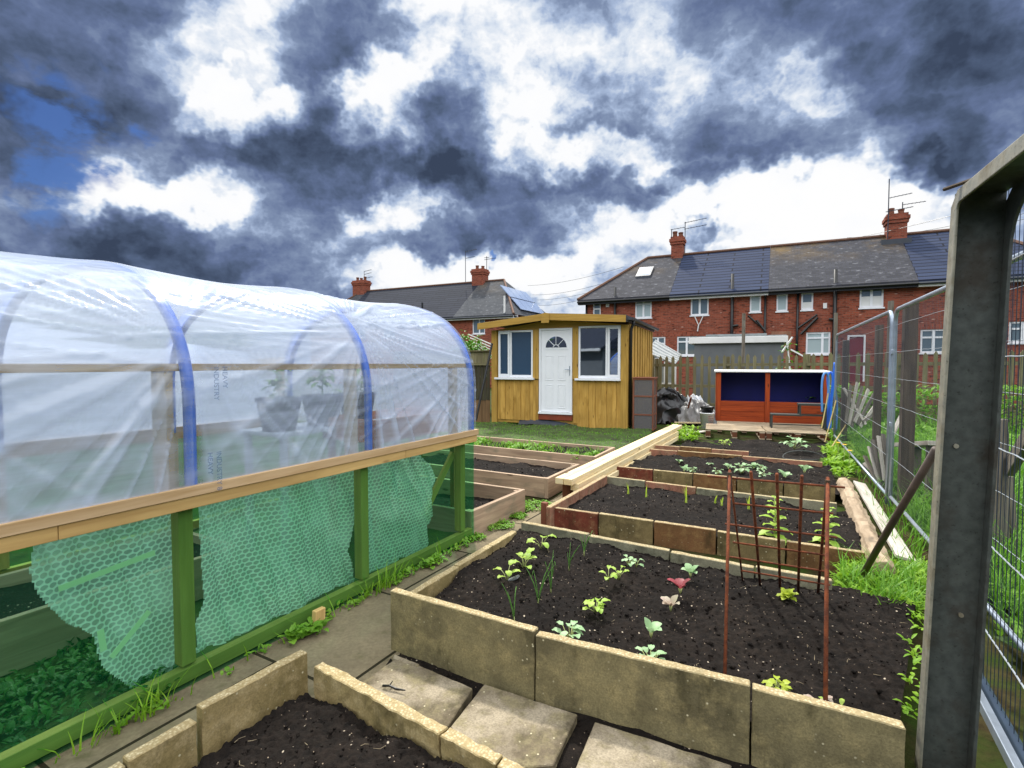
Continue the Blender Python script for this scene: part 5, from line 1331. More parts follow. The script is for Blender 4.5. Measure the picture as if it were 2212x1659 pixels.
c = Vector(D(2158, 1175, 3.9)); zt = D(2155, 905, 3.9)[2]
nf = thing('old_gate_post', 'split grey wooden post with a sloping rail seen through the mesh at the far right', 'post', (c.x, c.y, 0), 0)
mb = MB(); mb.bar((c.x, c.y, 0), (c.x-.01, c.y, zt), .10, .09, up=(1, 0, 0), w2=.06, h2=.05); obj('upright', mb, M['greywood'], nf, rough=(.08, .006, 10))
mb = MB(); p = Vector((c.x+.03, c.y-.03, D(2160, 1010, 3.9)[2])); q = Vector(D(2215, 955, 3.5)); mb.bar(p, p+(q-p)*2.0, .05, .12); obj('rail', mb, M['greywood'], nf, rough=(.08, .005, 10))
mb = MB(); p = Vector((c.x+.05, c.y, .0)); mb.bar(p+Vector((.08, .03, 0)), p+Vector((-.02, 0, .75)), .09, .05, up=(1, 0, 0)); obj('brace', mb, M['greywood'], nf, rough=(.08, .005, 10))

# ------------------------------------------------------------------ rusty rebar trellis
def z9(a, b): return (1481.3+.26455*a, 1014.9+.26455*b)
tr = thing('rebar_trellis', 'rusty A-frame trellis of welded reinforcing bars standing in the front bed', 'trellis', (1.4, 2.9, 0.15), 0)
FLg, FRg = Vector(G(1566, 1447, .17)), Vector(G(1783, 1517, .17))
BLg, BRg = Vector(G(1604, 1253, .15)), Vector(G(1767, 1281, .15))
TL = Vector(D(1576, 1024, 2.86)); TRt = Vector(D(1788, 1041, 2.66))
def rb(p, q, r): mb = MB(); mb.tube([p, p.lerp(q, .5)+Vector((noise.noise(p*3)*.006, 0, 0)), q], r, 7); return mb
down = Vector((0, 0, -.12))
obj('leg', rb(FLg+(FLg-TL).normalized()*.12, TL+(TL-FLg).normalized()*.02, .0085), M['rust'], tr, smooth=True)
obj('leg', rb(FRg+(FRg-TRt).normalized()*.12, TRt+(TRt-FRg).normalized()*.02, .0095), M['rust'], tr, smooth=True)
TL2, TR2 = TL+Vector((.012, .022, -.004)), TRt+Vector((.012, .022, -.004))
for k in range(5):
    f_ = (0, .23, .5, .75, 1)[k]; f2 = (0, .24, .51, .75, 1)[k]
    b, t = BLg.lerp(BRg, f2), TL2.lerp(TR2, f_)
    obj('upright_bar', rb(b+(b-t).normalized()*.10, t+(t-b).normalized()*.03, .0085 if k else .006), M['rust'], tr, smooth=True)
for k, v in enumerate((.035, .245, .44, .61, .765, .895)):
    a, b = TL2.lerp(BLg, v), TR2.lerp(BRg, v); o = (b-a).normalized()
    e0 = (.12, .0, .06, .03, .06, .0)[k]; e1 = (.08, .04, .07, .03, .05, .06)[k]
    nrm = Vector((-.3, -.5, .2)).normalized()*.012
    obj('cross_bar', rb(a-o*e0+nrm, b+o*e1+nrm, .006), M['rust'], tr, smooth=True)
for c in (TL, TRt): mb = MB(); mb.tube([c-Vector((0, 0, .09)), c+Vector((0, 0, .01))], .0135, 7); obj('tie', mb, M['bark'], tr)
# ------------------------------------------------------------------ seedlings
def plant(name, px, z, lab, cat, kind, size, mat, seed, group=None, at=None):
    rn = random.Random(seed); c = Vector(G(px[0], px[1], z)) if at is None else Vector(at)
    t = thing(name, lab, cat, tuple(c), 0, group)
    st = MB(); fo_ = MB()
    if kind == 'seedling':
        n = rn.randint(5, 7); a0 = rn.uniform(0, 6)
        for k in range(n):
            az = a0+k*2.4; h = size*(0.35+0.65*k/n); out = size*rn.uniform(.25, .5)
            e = c+Vector((math.cos(az)*out, math.sin(az)*out, h))
            st.tube([c-Vector((0, 0, .01)), c+(e-c)*.5+Vector((0, 0, size*.08)), e], [.0035, .0025, .0018], 5)
            leaf(fo_, e, az, rn.uniform(.0, .8), size*rn.uniform(.5, .75), size*rn.uniform(.38, .52), rn.uniform(.5, 1.3), 5, .2, size*.03)
    elif kind == 'bushy':
        for k in range(14):
            az = k*2.4; out = size*rn.uniform(.1, .55); h = size*rn.uniform(.2, .75)
            e = c+Vector((math.cos(az)*out, math.sin(az)*out, h)); st.tube([c-Vector((0, 0, .01)), e], [.003, .0015], 5)
            leaf(fo_, e, az+rn.uniform(-.4, .4), rn.uniform(-.2, .7), size*rn.uniform(.4, .6), size*rn.uniform(.3, .42), 1.0, 4, .2, size*.03)
    elif kind == 'broad':
        for k in range(5):
            az = k*1.5+rn.uniform(-.3, .3)+seed; e = c+Vector((math.cos(az)*size*.12, math.sin(az)*size*.12, size*.3))
            st.tube([c-Vector((0, 0, .01)), e], [.004, .003], 6)
            leaf(fo_, e, az, rn.uniform(.6, 1.25), size*rn.uniform(.7, .95), size*rn.uniform(.55, .75), rn.uniform(.4, 1.1), 6, .3, size*.02)
    elif kind == 'onion':
        n = rn.randint(3, 4)
        for k in range(n):
            az = rn.uniform(0, 6.28); hh = size*rn.uniform(.65, 1.1); ln = rn.uniform(.1, .45)
            d = Vector((math.cos(az), math.sin(az), 0)); pts = [c-Vector((0, 0, .01))]
            for q in (.3, .6, .85, 1): pts.append(c+d*(hh*ln*q**1.8)+Vector((0, 0, hh*(q-(.35*q**4 if rn.random() < .3 else .05)))))
            fo_.tube(pts, [.0035, .0034, .003, .0022, .0008], 6)
        st.tube([c-Vector((0, 0, .01)), c+Vector((0, 0, .03))], [.006, .004], 6)
    elif kind == 'lettuce':
        for k in range(13):
            az = k*2.4; leaf(fo_, c+Vector((0, 0, .004)), az, 1.35-.08*k if k < 9 else .4, size*rn.uniform(.8, 1.1), size*rn.uniform(.6, .8), .9, 6, .35, size*.06)
        st.tube([c-Vector((0, 0, .01)), c+Vector((0, 0, .02))], .006, 6)
    elif kind == 'tall':
        st.tube([c-Vector((0, 0, .02)), c+Vector((.01, 0, size*.5)), c+Vector((0, .01, size))], [.008, .006, .003], 6)
        for k in range(20):
            h = size*(k/20); az = k*2.4; leaf(fo_, c+Vector((.01*h, 0, h)), az, .5 if h > size*.3 else .1, size*(.50-.36*h/size), size*(.24-.15*h/size), .9, 5, .2, size*.01)
    elif kind == 'sprout':
        for k in range(3): blade(fo_, c, rn.uniform(0, 6), size*rn.uniform(.7, 1.1), .022, rn.uniform(.05, .3), 4)
        st.tube([c-Vector((0, 0, .01)), c+Vector((0, 0, .03))], .004, 5)
    elif kind == 'wilted':
        for k in range(7): leaf(fo_, c+Vector((rn.uniform(-.06, .06), rn.uniform(-.03, .03), .012)), k*.9, rn.uniform(-.1, .5), size, size*.45, .7, 5, .3, size*.05)
        st.tube([c-Vector((0, 0, .01)), c+Vector((0, 0, .02))], .005, 5)
    obj('stem', st, M['stem'], t, smooth=True)
    obj('foliage', fo_, M[mat], t, smooth=True, recalc=False)
    return t
GP1 = 'seedlings in the front bed'
def z5(a, b): return (823+.3882*a, 1015+.3882*b)
for i, (nm, px, kind, sz, mat, lab) in enumerate((
    ('seedling', z5(892, 437), 'seedling', .13, 'leaf_pale', 'bright lime seedling closest to the grey back slab of the front bed'),
    ('seedling', z5(795, 552), 'seedling', .13, 'leaf_pale', 'tall lime seedling at the left, just in front of the one by the back slab'),
    ('seedling', z5(700, 612), 'seedling', .11, 'leaf_pale', 'leggy pale seedling next to a grey stone near the left edge of the front bed'),
    ('onion_plant', z5(875, 742), 'onion', .27, 'onion', 'arching onion plant in the middle of the left group'),
    ('onion_plant', z5(945, 674), 'onion', .25, 'onion', 'upright onion plant with one pale dead leaf, right of the arching one'),
    ('onion_plant', z5(1046, 552), 'onion', .18, 'onion', 'short thick green onion plant near the grey back slab'),
    ('onion_plant', z5(1130, 472), 'onion', .21, 'onion', 'onion plant right in front of the grey back slab with a bent leaf'),
    ('onion_plant', z5(740, 846), 'onion', .26, 'onion', 'onion plant nearest the tall front slab'),
    ('seedling', z5(1265, 615), 'seedling', .085, 'leaf_pale', 'left of the paired pale seedlings at the middle of the front bed'),
    ('seedling', z5(1322, 604), 'seedling', .085, 'leaf_pale', 'right of the paired pale seedlings at the middle of the front bed'),
    ('seedling', z5(1375, 532), 'seedling', .075, 'leaf_blue', 'small seedling further back than the middle pair'),
    ('seedling', z5(1420, 538), 'seedling', .075, 'leaf_blue', 'small seedling beside the back one, right-hand of the two'),
    ('seedling', z5(1195, 785), 'bushy', .11, 'leaf_pale', 'bushy lime seedling in the centre of the front bed'),
    ('cabbage_seedling', z5(1052, 950), 'bushy', .11, 'leaf_blue', 'low blue-green seedling by the joint of the two tall slabs'),
    ('cabbage_seedling', z5(1502, 925), 'broad', .09, 'leaf_blue', 'blue-green seedling with a drooping white leaf'),
    ('cabbage_seedling', z5(1500, 1078), 'bushy', .09, 'leaf_blue', 'broad blue-green seedling showing over the front slab edge'),
    ('cabbage_seedling', z5(1665, 682), 'broad', .11, 'leaf_red', 'seedling with a bright red leaf'),
    ('cabbage_seedling', z5(1612, 778), 'broad', .095, 'leaf_pink', 'seedling with pinkish white leaves in front of the red-leaved one'),
    ('cabbage_seedling', z5(1722, 592), 'broad', .09, 'leaf_blue', 'dark blue-green seedling behind the red-leaved one'),
    ('lettuce', (1702, 1293), 'lettuce', .075, 'leaf_yel', 'bright yellow-green lettuce under the rusty trellis'),
    ('beet_seedling', (1678, 1497), 'bushy', .085, 'leaf_yel', 'yellow seedling with purple stems near the front slab under the trellis'),
    ('wilted_seedling', (1768, 1521), 'wilted', .05, 'leaf_pink', 'wilted flat seedling beside the front leg of the trellis'),
    ('seedling', (1795, 1533), 'wilted', .05, 'leaf_pale', 'flat green seedling right of the trellis front leg'))):
    z = .172 if i < 19 else .16
    plant(nm, px, z, lab, 'plant', kind, sz*(1 if kind == 'onion' else .88), mat, 100+i, GP1)
mb = MB(); c = G(*z5(738, 600), .18); mb.bar((c[0]-.035, c[1], c[2]-.02), (c[0]+.03, c[1]-.02, c[2]+.015), .012, .05, up=(0.2, -1, .3)); tag(obj('plant_label', mb, M['meshpanel'] if False else M['grey_wall']), 'small grey plastic plant label stuck in the front bed by the leggy seedling', 'plant label')
for i, (px, kind, sz, mat, lab, nm) in enumerate((
    ((1672, 1163), 'tall', .36, 'leaf_pale', 'tall bolting pale green plant behind the middle bars of the trellis', 'tall_green_plant'),
    ((1786, 1176), 'tall', .33, 'leaf_pale', 'tall pale plant behind the right leg of the trellis', 'tall_green_plant'),
    ((1357, 1067), 'sprout', .15, 'sprout', 'yellow-green sprout furthest left in the second bed', 'sprout'),
    ((1396, 1074), 'sprout', .15, 'sprout', 'yellow-green sprout, second from the left in the second bed', 'sprout'),
    ((1482, 1086), 'sprout', .20, 'sprout', 'tallest yellow sprout in front of the pinkish slab of the second bed', 'sprout'),
    ((1545, 1087), 'sprout', .10, 'sprout', 'short pale sprout just left of the trellis in the second bed', 'sprout'),
    ((1559, 1092), 'sprout', .10, 'sprout', 'short pale sprout touching the left leg of the trellis in view', 'sprout'),
    ((1617, 1100), 'sprout', .16, 'sprout', 'pale sprout seen between the first two bars of the trellis', 'sprout'))):
    plant(nm, px, .12, lab, 'plant', kind, sz, mat, 140+i, 'plants in the second bed')
z7 = lambda a, b: (1371.5+.22322*a, 713.2+.22322*b)
for i, ((a, b), sz, w) in enumerate((((478, 1372), .10, 'first cabbage from the left in the third bed'), ((545, 1378), .10, 'second cabbage from the left, close beside the first'), ((905, 1345), .09, 'small cabbage left of the biggest one'), ((1035, 1385), .17, 'biggest pale cabbage in the middle of the third bed'), ((1150, 1345), .10, 'cabbage just right of the biggest one'), ((1225, 1355), .11, 'cabbage with grey-white leaves, second right of the biggest one'), ((1640, 1385), .13, 'flat pale cabbage furthest right in the third bed'), ((1255, 1432), .11, 'cabbage close to the front slab, left of two'), ((1450, 1442), .12, 'cabbage close to the front slab, right of two'), ((720, 1320), .08, 'tiny cabbage towards the back of the third bed'), ((430, 1290), .08, 'tiny cabbage at the back left of the third bed'), ((800, 1395), .09, 'small cabbage almost hidden by the front slab left of the middle'))):
    plant('cabbage', z7(a, b), .10, w, 'plant', 'broad' if i % 2 == 0 else 'bushy', sz, 'leaf_blue', 170+i, 'young cabbages in the third bed')
plant('rhubarb', z7(1545, 1150), .08, 'pale bushy plant alone on the right of the furthest bed', 'plant', 'bushy', .26, 'leaf_blue', 190)
plant('seedling', z7(868, 1112), .08, 'small green plant alone on the left of the furthest bed', 'plant', 'bushy', .13, 'leaf_pale', 191)
c = G(*z7(1635, 1240), .10); mb = MB(); mb.tube([(c[0]+.33*math.cos(k*.3), c[1]+.12*math.sin(k*.3), c[2]+.10*max(0, math.sin(k*.3))) for k in range(21)], .008, 6); tag(obj('hose_ring', mb, M['darkmetal']), 'thin dark hoop lying on the soil of the furthest bed', 'hoop')

# weeds at the right-hand side of the beds
mb = MB(); rn = random.Random(17)
def wl_(x, y, r, n, ln, wd, z=0.02):
    c = G(x, y, z); weed_clump(mb, c, r, n, ln, wd, rn)
for _ in range(150):
    x, y = rn.uniform(1815, 1990), rn.uniform(1225, 1330)
    if (x-1815)/175 > (y-1255)/110-0.25: wl_(x, y, .05, 18, .085, .014, .03)
for _ in range(15): wl_(rn.uniform(1962, 1990), rn.uniform(1300, 1560), .03, 6, .05, .018, .12)
for _ in range(46): wl_(rn.uniform(1785, 1850), rn.uniform(955, 1035), .10, 18, .12, .045)
for _ in range(24): wl_(rn.uniform(1455, 1505), rn.uniform(922, 955), .12, 16, .12, .05)
tag(obj('edge_weeds', mb, M['grass2'], local=True), 'bright green weeds along the right ends of the beds and beside the planks', 'weeds', kind='stuff')
mb = MB()
for _ in range(520):
    x, y = rn.uniform(1810, 1990), rn.uniform(1235, 1340); c = G(x, y, .03)
    if (x-1815)/175 > (y-1255)/110-0.3: blade(mb, c, rn.uniform(0, 6.28), rn.uniform(.08, .28), .009, rn.uniform(.3, 1.1))
for _ in range(700):
    x, y = rn.uniform(1780, 1990), rn.uniform(950, 1225); c = G(x, y, .02)
    if x > 1840+(y-1000)*.48+(-8 if y > 1000 else -30): blade(mb, c, rn.uniform(0, 6.28), rn.uniform(.10, .34), .010, rn.uniform(.3, .9))
tag(obj('edge_grass', mb, M['grass'], local=True), 'long grass between the beds and the mesh fence', 'grass', kind='stuff')
for k, (x, y) in enumerate(((1811, 958), (1824, 962), (1835, 975))):
    c = Vector(G(x, y, .30)); t = thing('dandelion', ('yellow flower furthest left by the bamboo canes', 'middle yellow flower by the bamboo canes', 'yellow flower furthest right, lower than the other two')[k], 'flower', tuple(c), 0, 'yellow flowers by the fence')
    mb = MB(); mb.tube([c-Vector((0, 0, .28)), c], .004, 5); obj('stem', mb, M['stem'], t)
    mb = MB()
    for q in range(14): leaf(mb, c, q*.45, .5, .045, .02, .4, 2)
    obj('flower_head', mb, M['yellow'], t)

# ------------------------------------------------------------------ brick terraces
VH = Vector((0.891, -0.454, 0)).normalized(); NH = Vector((-VH.y, VH.x, 0)); HR = math.atan2(VH.y, VH.x)
def wall_holes(mb, x0, x1, z0, z1, holes, y=0.0, rev=0.09):
    xs = sorted({x0, x1, *[h[0] for h in holes], *[h[1] for h in holes]}); zs_ = sorted({z0, z1, *[h[2] for h in holes], *[h[3] for h in holes]})
    xs = [x for x in xs if x0 <= x <= x1]; zs_ = [z for z in zs_ if z0 <= z <= z1]
    for a, b in zip(xs, xs[1:]):
        for c, d in zip(zs_, zs_[1:]):
            mx, mz = (a+b)/2, (c+d)/2
            if any(h[0] < mx < h[1] and h[2] < mz < h[3] for h in holes): continue
            mb.poly([(a, y, c), (b, y, c), (b, y, d), (a, y, d)], [(a, c), (b, c), (b, d), (a, d)])
    for a, b, c, d in holes:
        for q in ([(a, y, c), (a, y+rev, c), (a, y+rev, d), (a, y, d)], [(b, y, c), (b, y, d), (b, y+rev, d), (b, y+rev, c)], [(a, y, d), (a, y+rev, d), (b, y+rev, d), (b, y, d)], [(a, y, c), (b, y, c), (b, y+rev, c), (a, y+rev, c)]):
            mb.poly(q)
def hwin(h, parent, split=(0.5,), transom=0.0, glass='hglass', blind=0.0):
    a, b, c, d = h; f = .065; y0, y1 = .03, .085
    mb = MB(); mb.box(a, b, y0, y1, c, c+f); mb.box(a, b, y0, y1, d-f, d); mb.box(a, a+f, y0, y1, c+f, d-f); mb.box(b-f, b, y0, y1, c+f, d-f)
    fr = part('window', mb, 'upvc', parent)
    for s in split:
        mb = MB(); x = lerp(a, b, s); mb.box(x-.045, x+.045, y0-.004, y1, c+f+.001, d-f-.001); part('mullion', mb, 'upvc', fr)
    if transom: mb = MB(); z = lerp(c, d, transom); mb.box(a+f+.001, b-f-.001, y0-.008, y1, z-.035, z+.035); part('transom', mb, 'upvc', fr)
    mb = MB(); mb.box(a+.02, b-.02, .06, .07, c+.02, d-.02); part('pane', mb, glass, fr)
    if blind: mb = MB(); mb.box(a+f, b-f, .05, .058, c+f, lerp(c, d, blind)); part('blind', mb, 'white', fr)
    mb = MB(); mb.box(a-.04, b+.04, -.05, .09, c-.055, c-.001); part('sill', mb, 'upvc', fr)
def chimney(parent, x0, x1, z0, z1, ridge_y, pots, d=.55):
    y0, y1 = ridge_y-d/2, ridge_y+d/2
    mb = MB()
    def bx(a0, a1, b0, b1, c0, c1):
        for P in ([(a0, b0), (a1, b0)], [(a1, b0), (a1, b1)], [(a1, b1), (a0, b1)], [(a0, b1), (a0, b0)]):
            (ax, ay), (bx_, by) = P; l = math.hypot(bx_-ax, by-ay); mb.poly([(ax, ay, c0), (bx_, by, c0), (bx_, by, c1), (ax, ay, c1)], [(0, c0), (l, c0), (l, c1), (0, c1)])
        mb.poly([(a0, b0, c1), (a1, b0, c1), (a1, b1, c1), (a0, b1, c1)]); mb.poly([(a0, b0, c0), (a0, b1, c0), (a1, b1, c0), (a1, b0, c0)])
    bx(x0, x1, y0, y1, z0, z1-.42); bx(x0-.05, x1+.05, y0-.05, y1+.05, z1-.42, z1-.28); bx(x0-.09, x1+.09, y0-.09, y1+.09, z1-.28, z1-.12); bx(x0-.03, x1+.03, y0-.03, y1+.03, z1-.12, z1)
    ch = part('chimney', mb, 'brick', parent)
    for k in range(pots):
        c = (lerp(x0, x1, (k+.5)/pots), ridge_y, z1); mb = MB(); h = .32 if k % 2 == 0 else .24
        mb.lathe([(.0, 0), (.13, 0), (.11, h*.7), (.13, h*.75), (.13, h), (.09, h), (.08, h*.4), (0, h*.4)], c, 12); part('chimney_pot', mb, 'pot', ch, smooth=False)
    return ch
def aerial(parent, x, y, z0, z1, arms, name='aerial', d=VH):
    mb = MB(); mb.tube([(x, y, z0), (x, y, z1)], .022, 6)
    for z, l0, l1, dz in arms:
        mb.tube([(x+l0, y, z), (x+l1, y-.0, z+dz)], .016, 5)
        n = max(3, int(abs(l1-l0)/.14))
        for k in range(n):
            f_ = (k+.5)/n; xx = lerp(l0, l1, f_); mb.tube([(x+xx, y-.13, z+dz*f_), (x+xx, y+.13, z+dz*f_)], .007, 4)
    return part(name, mb, 'aerial', parent)
def roofslope(parent, xa, xb, xra, xrb, ze, zr, dep, mat, name='roof', over=.30):
    """front slope from eave (y=-over) to ridge (y=dep); xa..xb at eave, xra..xrb at the ridge"""
    sl = (zr-ze)/dep; zo = ze-sl*over; ln = math.hypot(dep+over, zr-zo)
    mb = MB(); p = [(xa, -over, zo), (xb, -over, zo), (xrb, dep, zr), (xra, dep, zr)]
    mb.poly(p, [(xa, 0), (xb, 0), (xrb, ln), (xra, ln)])
    q = [(x, y, z-.10) for x, y, z in p]
    for k in range(4): mb.poly([p[k], p[(k+1) % 4], q[(k+1) % 4], q[k]])
    return part(name, mb, mat, parent, recalc=False)
def backslope(parent, xa, xb, xra, xrb, ze, zr, dep, mat, over=.3):
    sl = (zr-ze)/dep; zo = ze-sl*over; ln = math.hypot(dep+over, zr-zo); mb = MB()
    mb.poly([(xb, 2*dep+over, zo), (xa, 2*dep+over, zo), (xra, dep, zr), (xrb, dep, zr)], [(xb, 0), (xa, 0), (xra, ln), (xrb, ln)])
    return part('rear_roof', mb, mat, parent, recalc=False)
DEP = 3.5; ZE = 5.06; ZR = 7.42
HO = Vector(D(1449.7, 632.6, 25.0)); HO.z = 0
def hs(x, y, off=0.0):
    o = HO+NH*off; return L(x, y, o, o+VH)
def house(label, x0, x1, rmat, holes, left_hip=False, right_hip=False, fascia='white'):
    t = thing('terraced_house', label, 'house', tuple(HO+VH*x0), HR, 'brick terrace behind the picket fence')
    ho = [(a-x0, b-x0, c, d) for a, b, c, d in holes]; w = x1-x0
    mb = MB(); wall_holes(mb, 0, w, -.1, ZE, ho)
    for P in ([(w, 0), (w, 7)], [(w, 7), (0, 7)], [(0, 7), (0, 0)]):
        (ax, ay), (bx, by) = P; l = math.hypot(bx-ax, by-ay); mb.poly([(ax, ay, -.1), (bx, by, -.1), (bx, by, ZE), (ax, ay, ZE)], [(ax+ay, 0), (ax+ay+l, 0), (ax+ay+l, ZE), (ax+ay, ZE)])
    part('wall', mb, 'brick', t)
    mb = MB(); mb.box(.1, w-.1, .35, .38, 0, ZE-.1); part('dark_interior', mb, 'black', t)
    hw = 2.35
    xa = -.35 if left_hip else 0.002; xb = w+(.35 if right_hip else -.002); xra = hw if left_hip else .002; xrb = w-(hw if right_hip else .002)
    roofslope(t, xa, xb, xra, xrb, ZE, ZR, DEP, rmat); backslope(t, xa, xb, xra, xrb, ZE, ZR, DEP, rmat)
    sl = (ZR-ZE)/DEP; zo = ZE-sl*.3
    if left_hip:
        mb = MB(); mb.poly([(xa, 7.3, zo), (xa, -.3, zo), (xra, DEP, ZR)], [(7.6, 0), (0, 0), (3.8, 3.4)]); part('hip_roof', mb, rmat, t, recalc=False)
        mb = MB(); mb.tube([(xa, -.3, zo+.02), (xra, DEP, ZR+.02)], .08, 6); part('hip_ridge', mb, 'ridge', t)
    if right_hip:
        mb = MB(); mb.poly([(xb, -.3, zo), (xb, 7.3, zo), (xrb, DEP, ZR)], [(0, 0), (7.6, 0), (3.8, 3.4)]); part('hip_roof', mb, rmat, t, recalc=False)
        mb = MB(); mb.tube([(xb, -.3, zo+.02), (xrb, DEP, ZR+.02)], .08, 6); part('hip_ridge', mb, 'ridge', t)
    mb = MB(); mb.tube([(xra, DEP, ZR+.02), (xrb, DEP, ZR+.02)], .085, 6); part('ridge', mb, 'ridge', t)
    mb = MB(); mb.box(xa, xb, -.30, -.27, zo-.26, zo-.10) ; mb.box(xa, xb, -.269, .0, zo-.25, zo-.23); part('fascia', mb, fascia, t)
    mb = MB(); mb.tube([(xa, -.36, zo-.13), (xb, -.36, zo-.13)], .058, 6); part('gutter', mb, 'black' if fascia != 'white' else 'gutter', t)
    return t
def H(x0, y0, x1, y1): a, b = hs(x0, y0), hs(x1, y1); return (a[0], b[0], b[1], a[1])
XB = [-4.26, -0.02, 4.19, 9.46, 14.3]
def cap(h, zmax=4.86): return (h[0], h[1], h[2], min(h[3], zmax))
w1 = [cap(H(1281, 648, 1297.5, 691)), cap(H(1372.3, 641, 1407.4, 686)), H(1405, 728, 1436.8, 776)]
w2 = [cap(H(1492.3, 634.5, 1530.6, 680)), cap(H(1620.3, 627, 1643.5, 673.6)), H(1462.6, 727, 1504, 768)]
w3 = [cap(H(1678, 622, 1701, 671.8)), cap(H(1731.4, 620, 1756.5, 669)), cap(H(1857.8, 611.5, 1908.3, 663.4)), H(1741.4, 718, 1793, 765)]
dh = H(1831, 724, 1866, 797); dh = (dh[0], dh[1]+.04, .85, dh[3])
w4 = [H(1988.8, 712, 2045, 762), H(2180, 695, 2240, 740), cap(H(2100, 606, 2150, 655)), cap(H(2240, 595, 2290, 650))]
h1 = house('end terrace house with mossy old slate hipped roof and a skylight', XB[0], XB[1], 'slate', w1, left_hip=True, fascia='black')
for k, w in enumerate(w1): hwin((w[0]-XB[0], w[1]-XB[0], w[2], w[3]), h1, () if k == 0 else (.5,), (.55, .66, .7)[k], 'curtain' if k == 1 else 'hglass')
h2 = house('terrace house with a smooth new blue-grey tiled roof between two old slate roofs', XB[1], XB[2], 'tile_new', w2)
for k, w in enumerate(w2): hwin((w[0]-XB[1], w[1]-XB[1], w[2], w[3]), h2, (.5, ) if k != 1 else (), 0.72 if k == 2 else 0, 'hglass' if k != 1 else 'curtain')
h3 = house('terrace house with orange lichen on its slate roof and a dark red door', XB[2], XB[3], 'slate', w3+[dh], fascia='black')
for k, w in enumerate(w3): hwin((w[0]-XB[2], w[1]-XB[2], w[2], w[3]), h3, (.5,) if k == 2 else ((.68,) if k == 3 else ()), (.76, .74, 0, .74)[k], 'curtain' if k in (0, 3) else 'hglass', (.0, .35, .48, .0)[k])
h4 = house('terrace house with a new grey tiled roof, partly behind the steel post', XB[3], XB[4], 'tile_new', w4, right_hip=True)
for k, w in enumerate(w4): hwin((w[0]-XB[3], w[1]-XB[3], w[2], w[3]), h4, (.5,), .66 if k < 2 else 0)
d0 = (dh[0]-XB[2], dh[1]-XB[2])
mb = MB(); mb.box(d0[0], d0[0]+.07, .0, .08, .85, dh[3]); mb.box(d0[1]-.07, d0[1], 0, .08, .85, dh[3]); mb.box(d0[0]+.07, d0[1]-.07, 0, .08, dh[3]-.07, dh[3]); df = part('door_frame', mb, 'upvc', h3)
mb = MB(); mb.box(d0[0]+.071, d0[1]-.071, .04, .07, .85, dh[3]-.071); part('door', mb, 'door_red', h3)
def vpipe(t, x0, px, ytop, zbot, r=.05, name='downpipe', y=-.09, mat='black'):
    x, zt = hs(px, ytop); mb = MB(); mb.tube([(x-x0, y, zbot), (x-x0, y, zt)], r, 8); part(name, mb, mat, t, smooth=True)
vpipe(h1, XB[0], 1330, 621, .3, .065, 'soil_pipe'); vpipe(h2, XB[1], 1583, 592, .3, .07, 'soil_pipe'); vpipe(h2, XB[1], 1654, 622, .3); vpipe(h3, XB[2], 1724, 618, .3); vpipe(h3, XB[2], 1805, 583, .3, .075, 'soil_pipe')
vpipe(h1, XB[0], 1268, 648, .3, .05); vpipe(h4, XB[3], 2140, 590, .3, .06, 'soil_pipe')
def wpipe(t, x0, a, b, r=.045):
    p, q = hs(*a), hs(*b); mb = MB(); mb.tube([(p[0]-x0, -.10, p[1]), (q[0]-x0, -.10, q[1])], r, 6); part('waste_pipe', mb, 'black', t)
wpipe(h2, XB[1], (1616, 682), (1652, 713)); wpipe(h2, XB[1], (1634, 692), (1653, 716), .06)
wpipe(h3, XB[2], (1724, 709), (1765, 680)); wpipe(h3, XB[2], (1730, 722), (1766, 686), .06); wpipe(h3, XB[2], (1790, 690), (1804, 691), .06); wpipe(h2, XB[1], (1583, 705), (1595, 703), .06)
for t, x0, q in ((h1, XB[0], (1309.5, 654, 1316, 663)), (h3, XB[2], (1778, 655, 1786, 666))):
    a, b, c, d = H(*q); mb = MB(); mb.box(a-x0, b-x0, -.06, -.002, c, d); part('vent_box', mb, 'white', t)
# pale plaster patch and hanging bracket below a window
a, b, c, d = H(1666, 716, 1708, 775); mb = MB(); mb.box(a-XB[2], b-XB[2], -.012, -.001, c, d); part('flaked_paint', mb, 'slab_pink', h3)
a = hs(1510, 681); mb = MB(); mb.tube([(a[0]-XB[1]-.2, -.05, a[1]-.02), (a[0]-XB[1]-.03, -.06, a[1]-.42)], .022, 5); mb.tube([(a[0]-XB[1]+.2, -.05, a[1]-.02), (a[0]-XB[1]+.03, -.06, a[1]-.42)], .022, 5); mb.tube([(a[0]-XB[1], -.06, a[1]-.42), (a[0]-XB[1]-.05, -.06, a[1]-.75)], .03, 5); part('light_bracket', mb, 'white', h2)
for w, t, x0 in ((w2[2], h2, XB[1]), (w3[3], h3, XB[2]), (w1[2], h1, XB[0]), (w4[0], h4, XB[3])):
    mb = MB(); a, b = w[0]-x0-.15, w[1]-x0+.15; mb.box(a, b, -.006, -.001, w[3]+.01, w[3]+.20); mb.uv = [[(q[1], q[0]) for q in u] for u in mb.uv]; part('brick_arch', mb, 'brick', t)
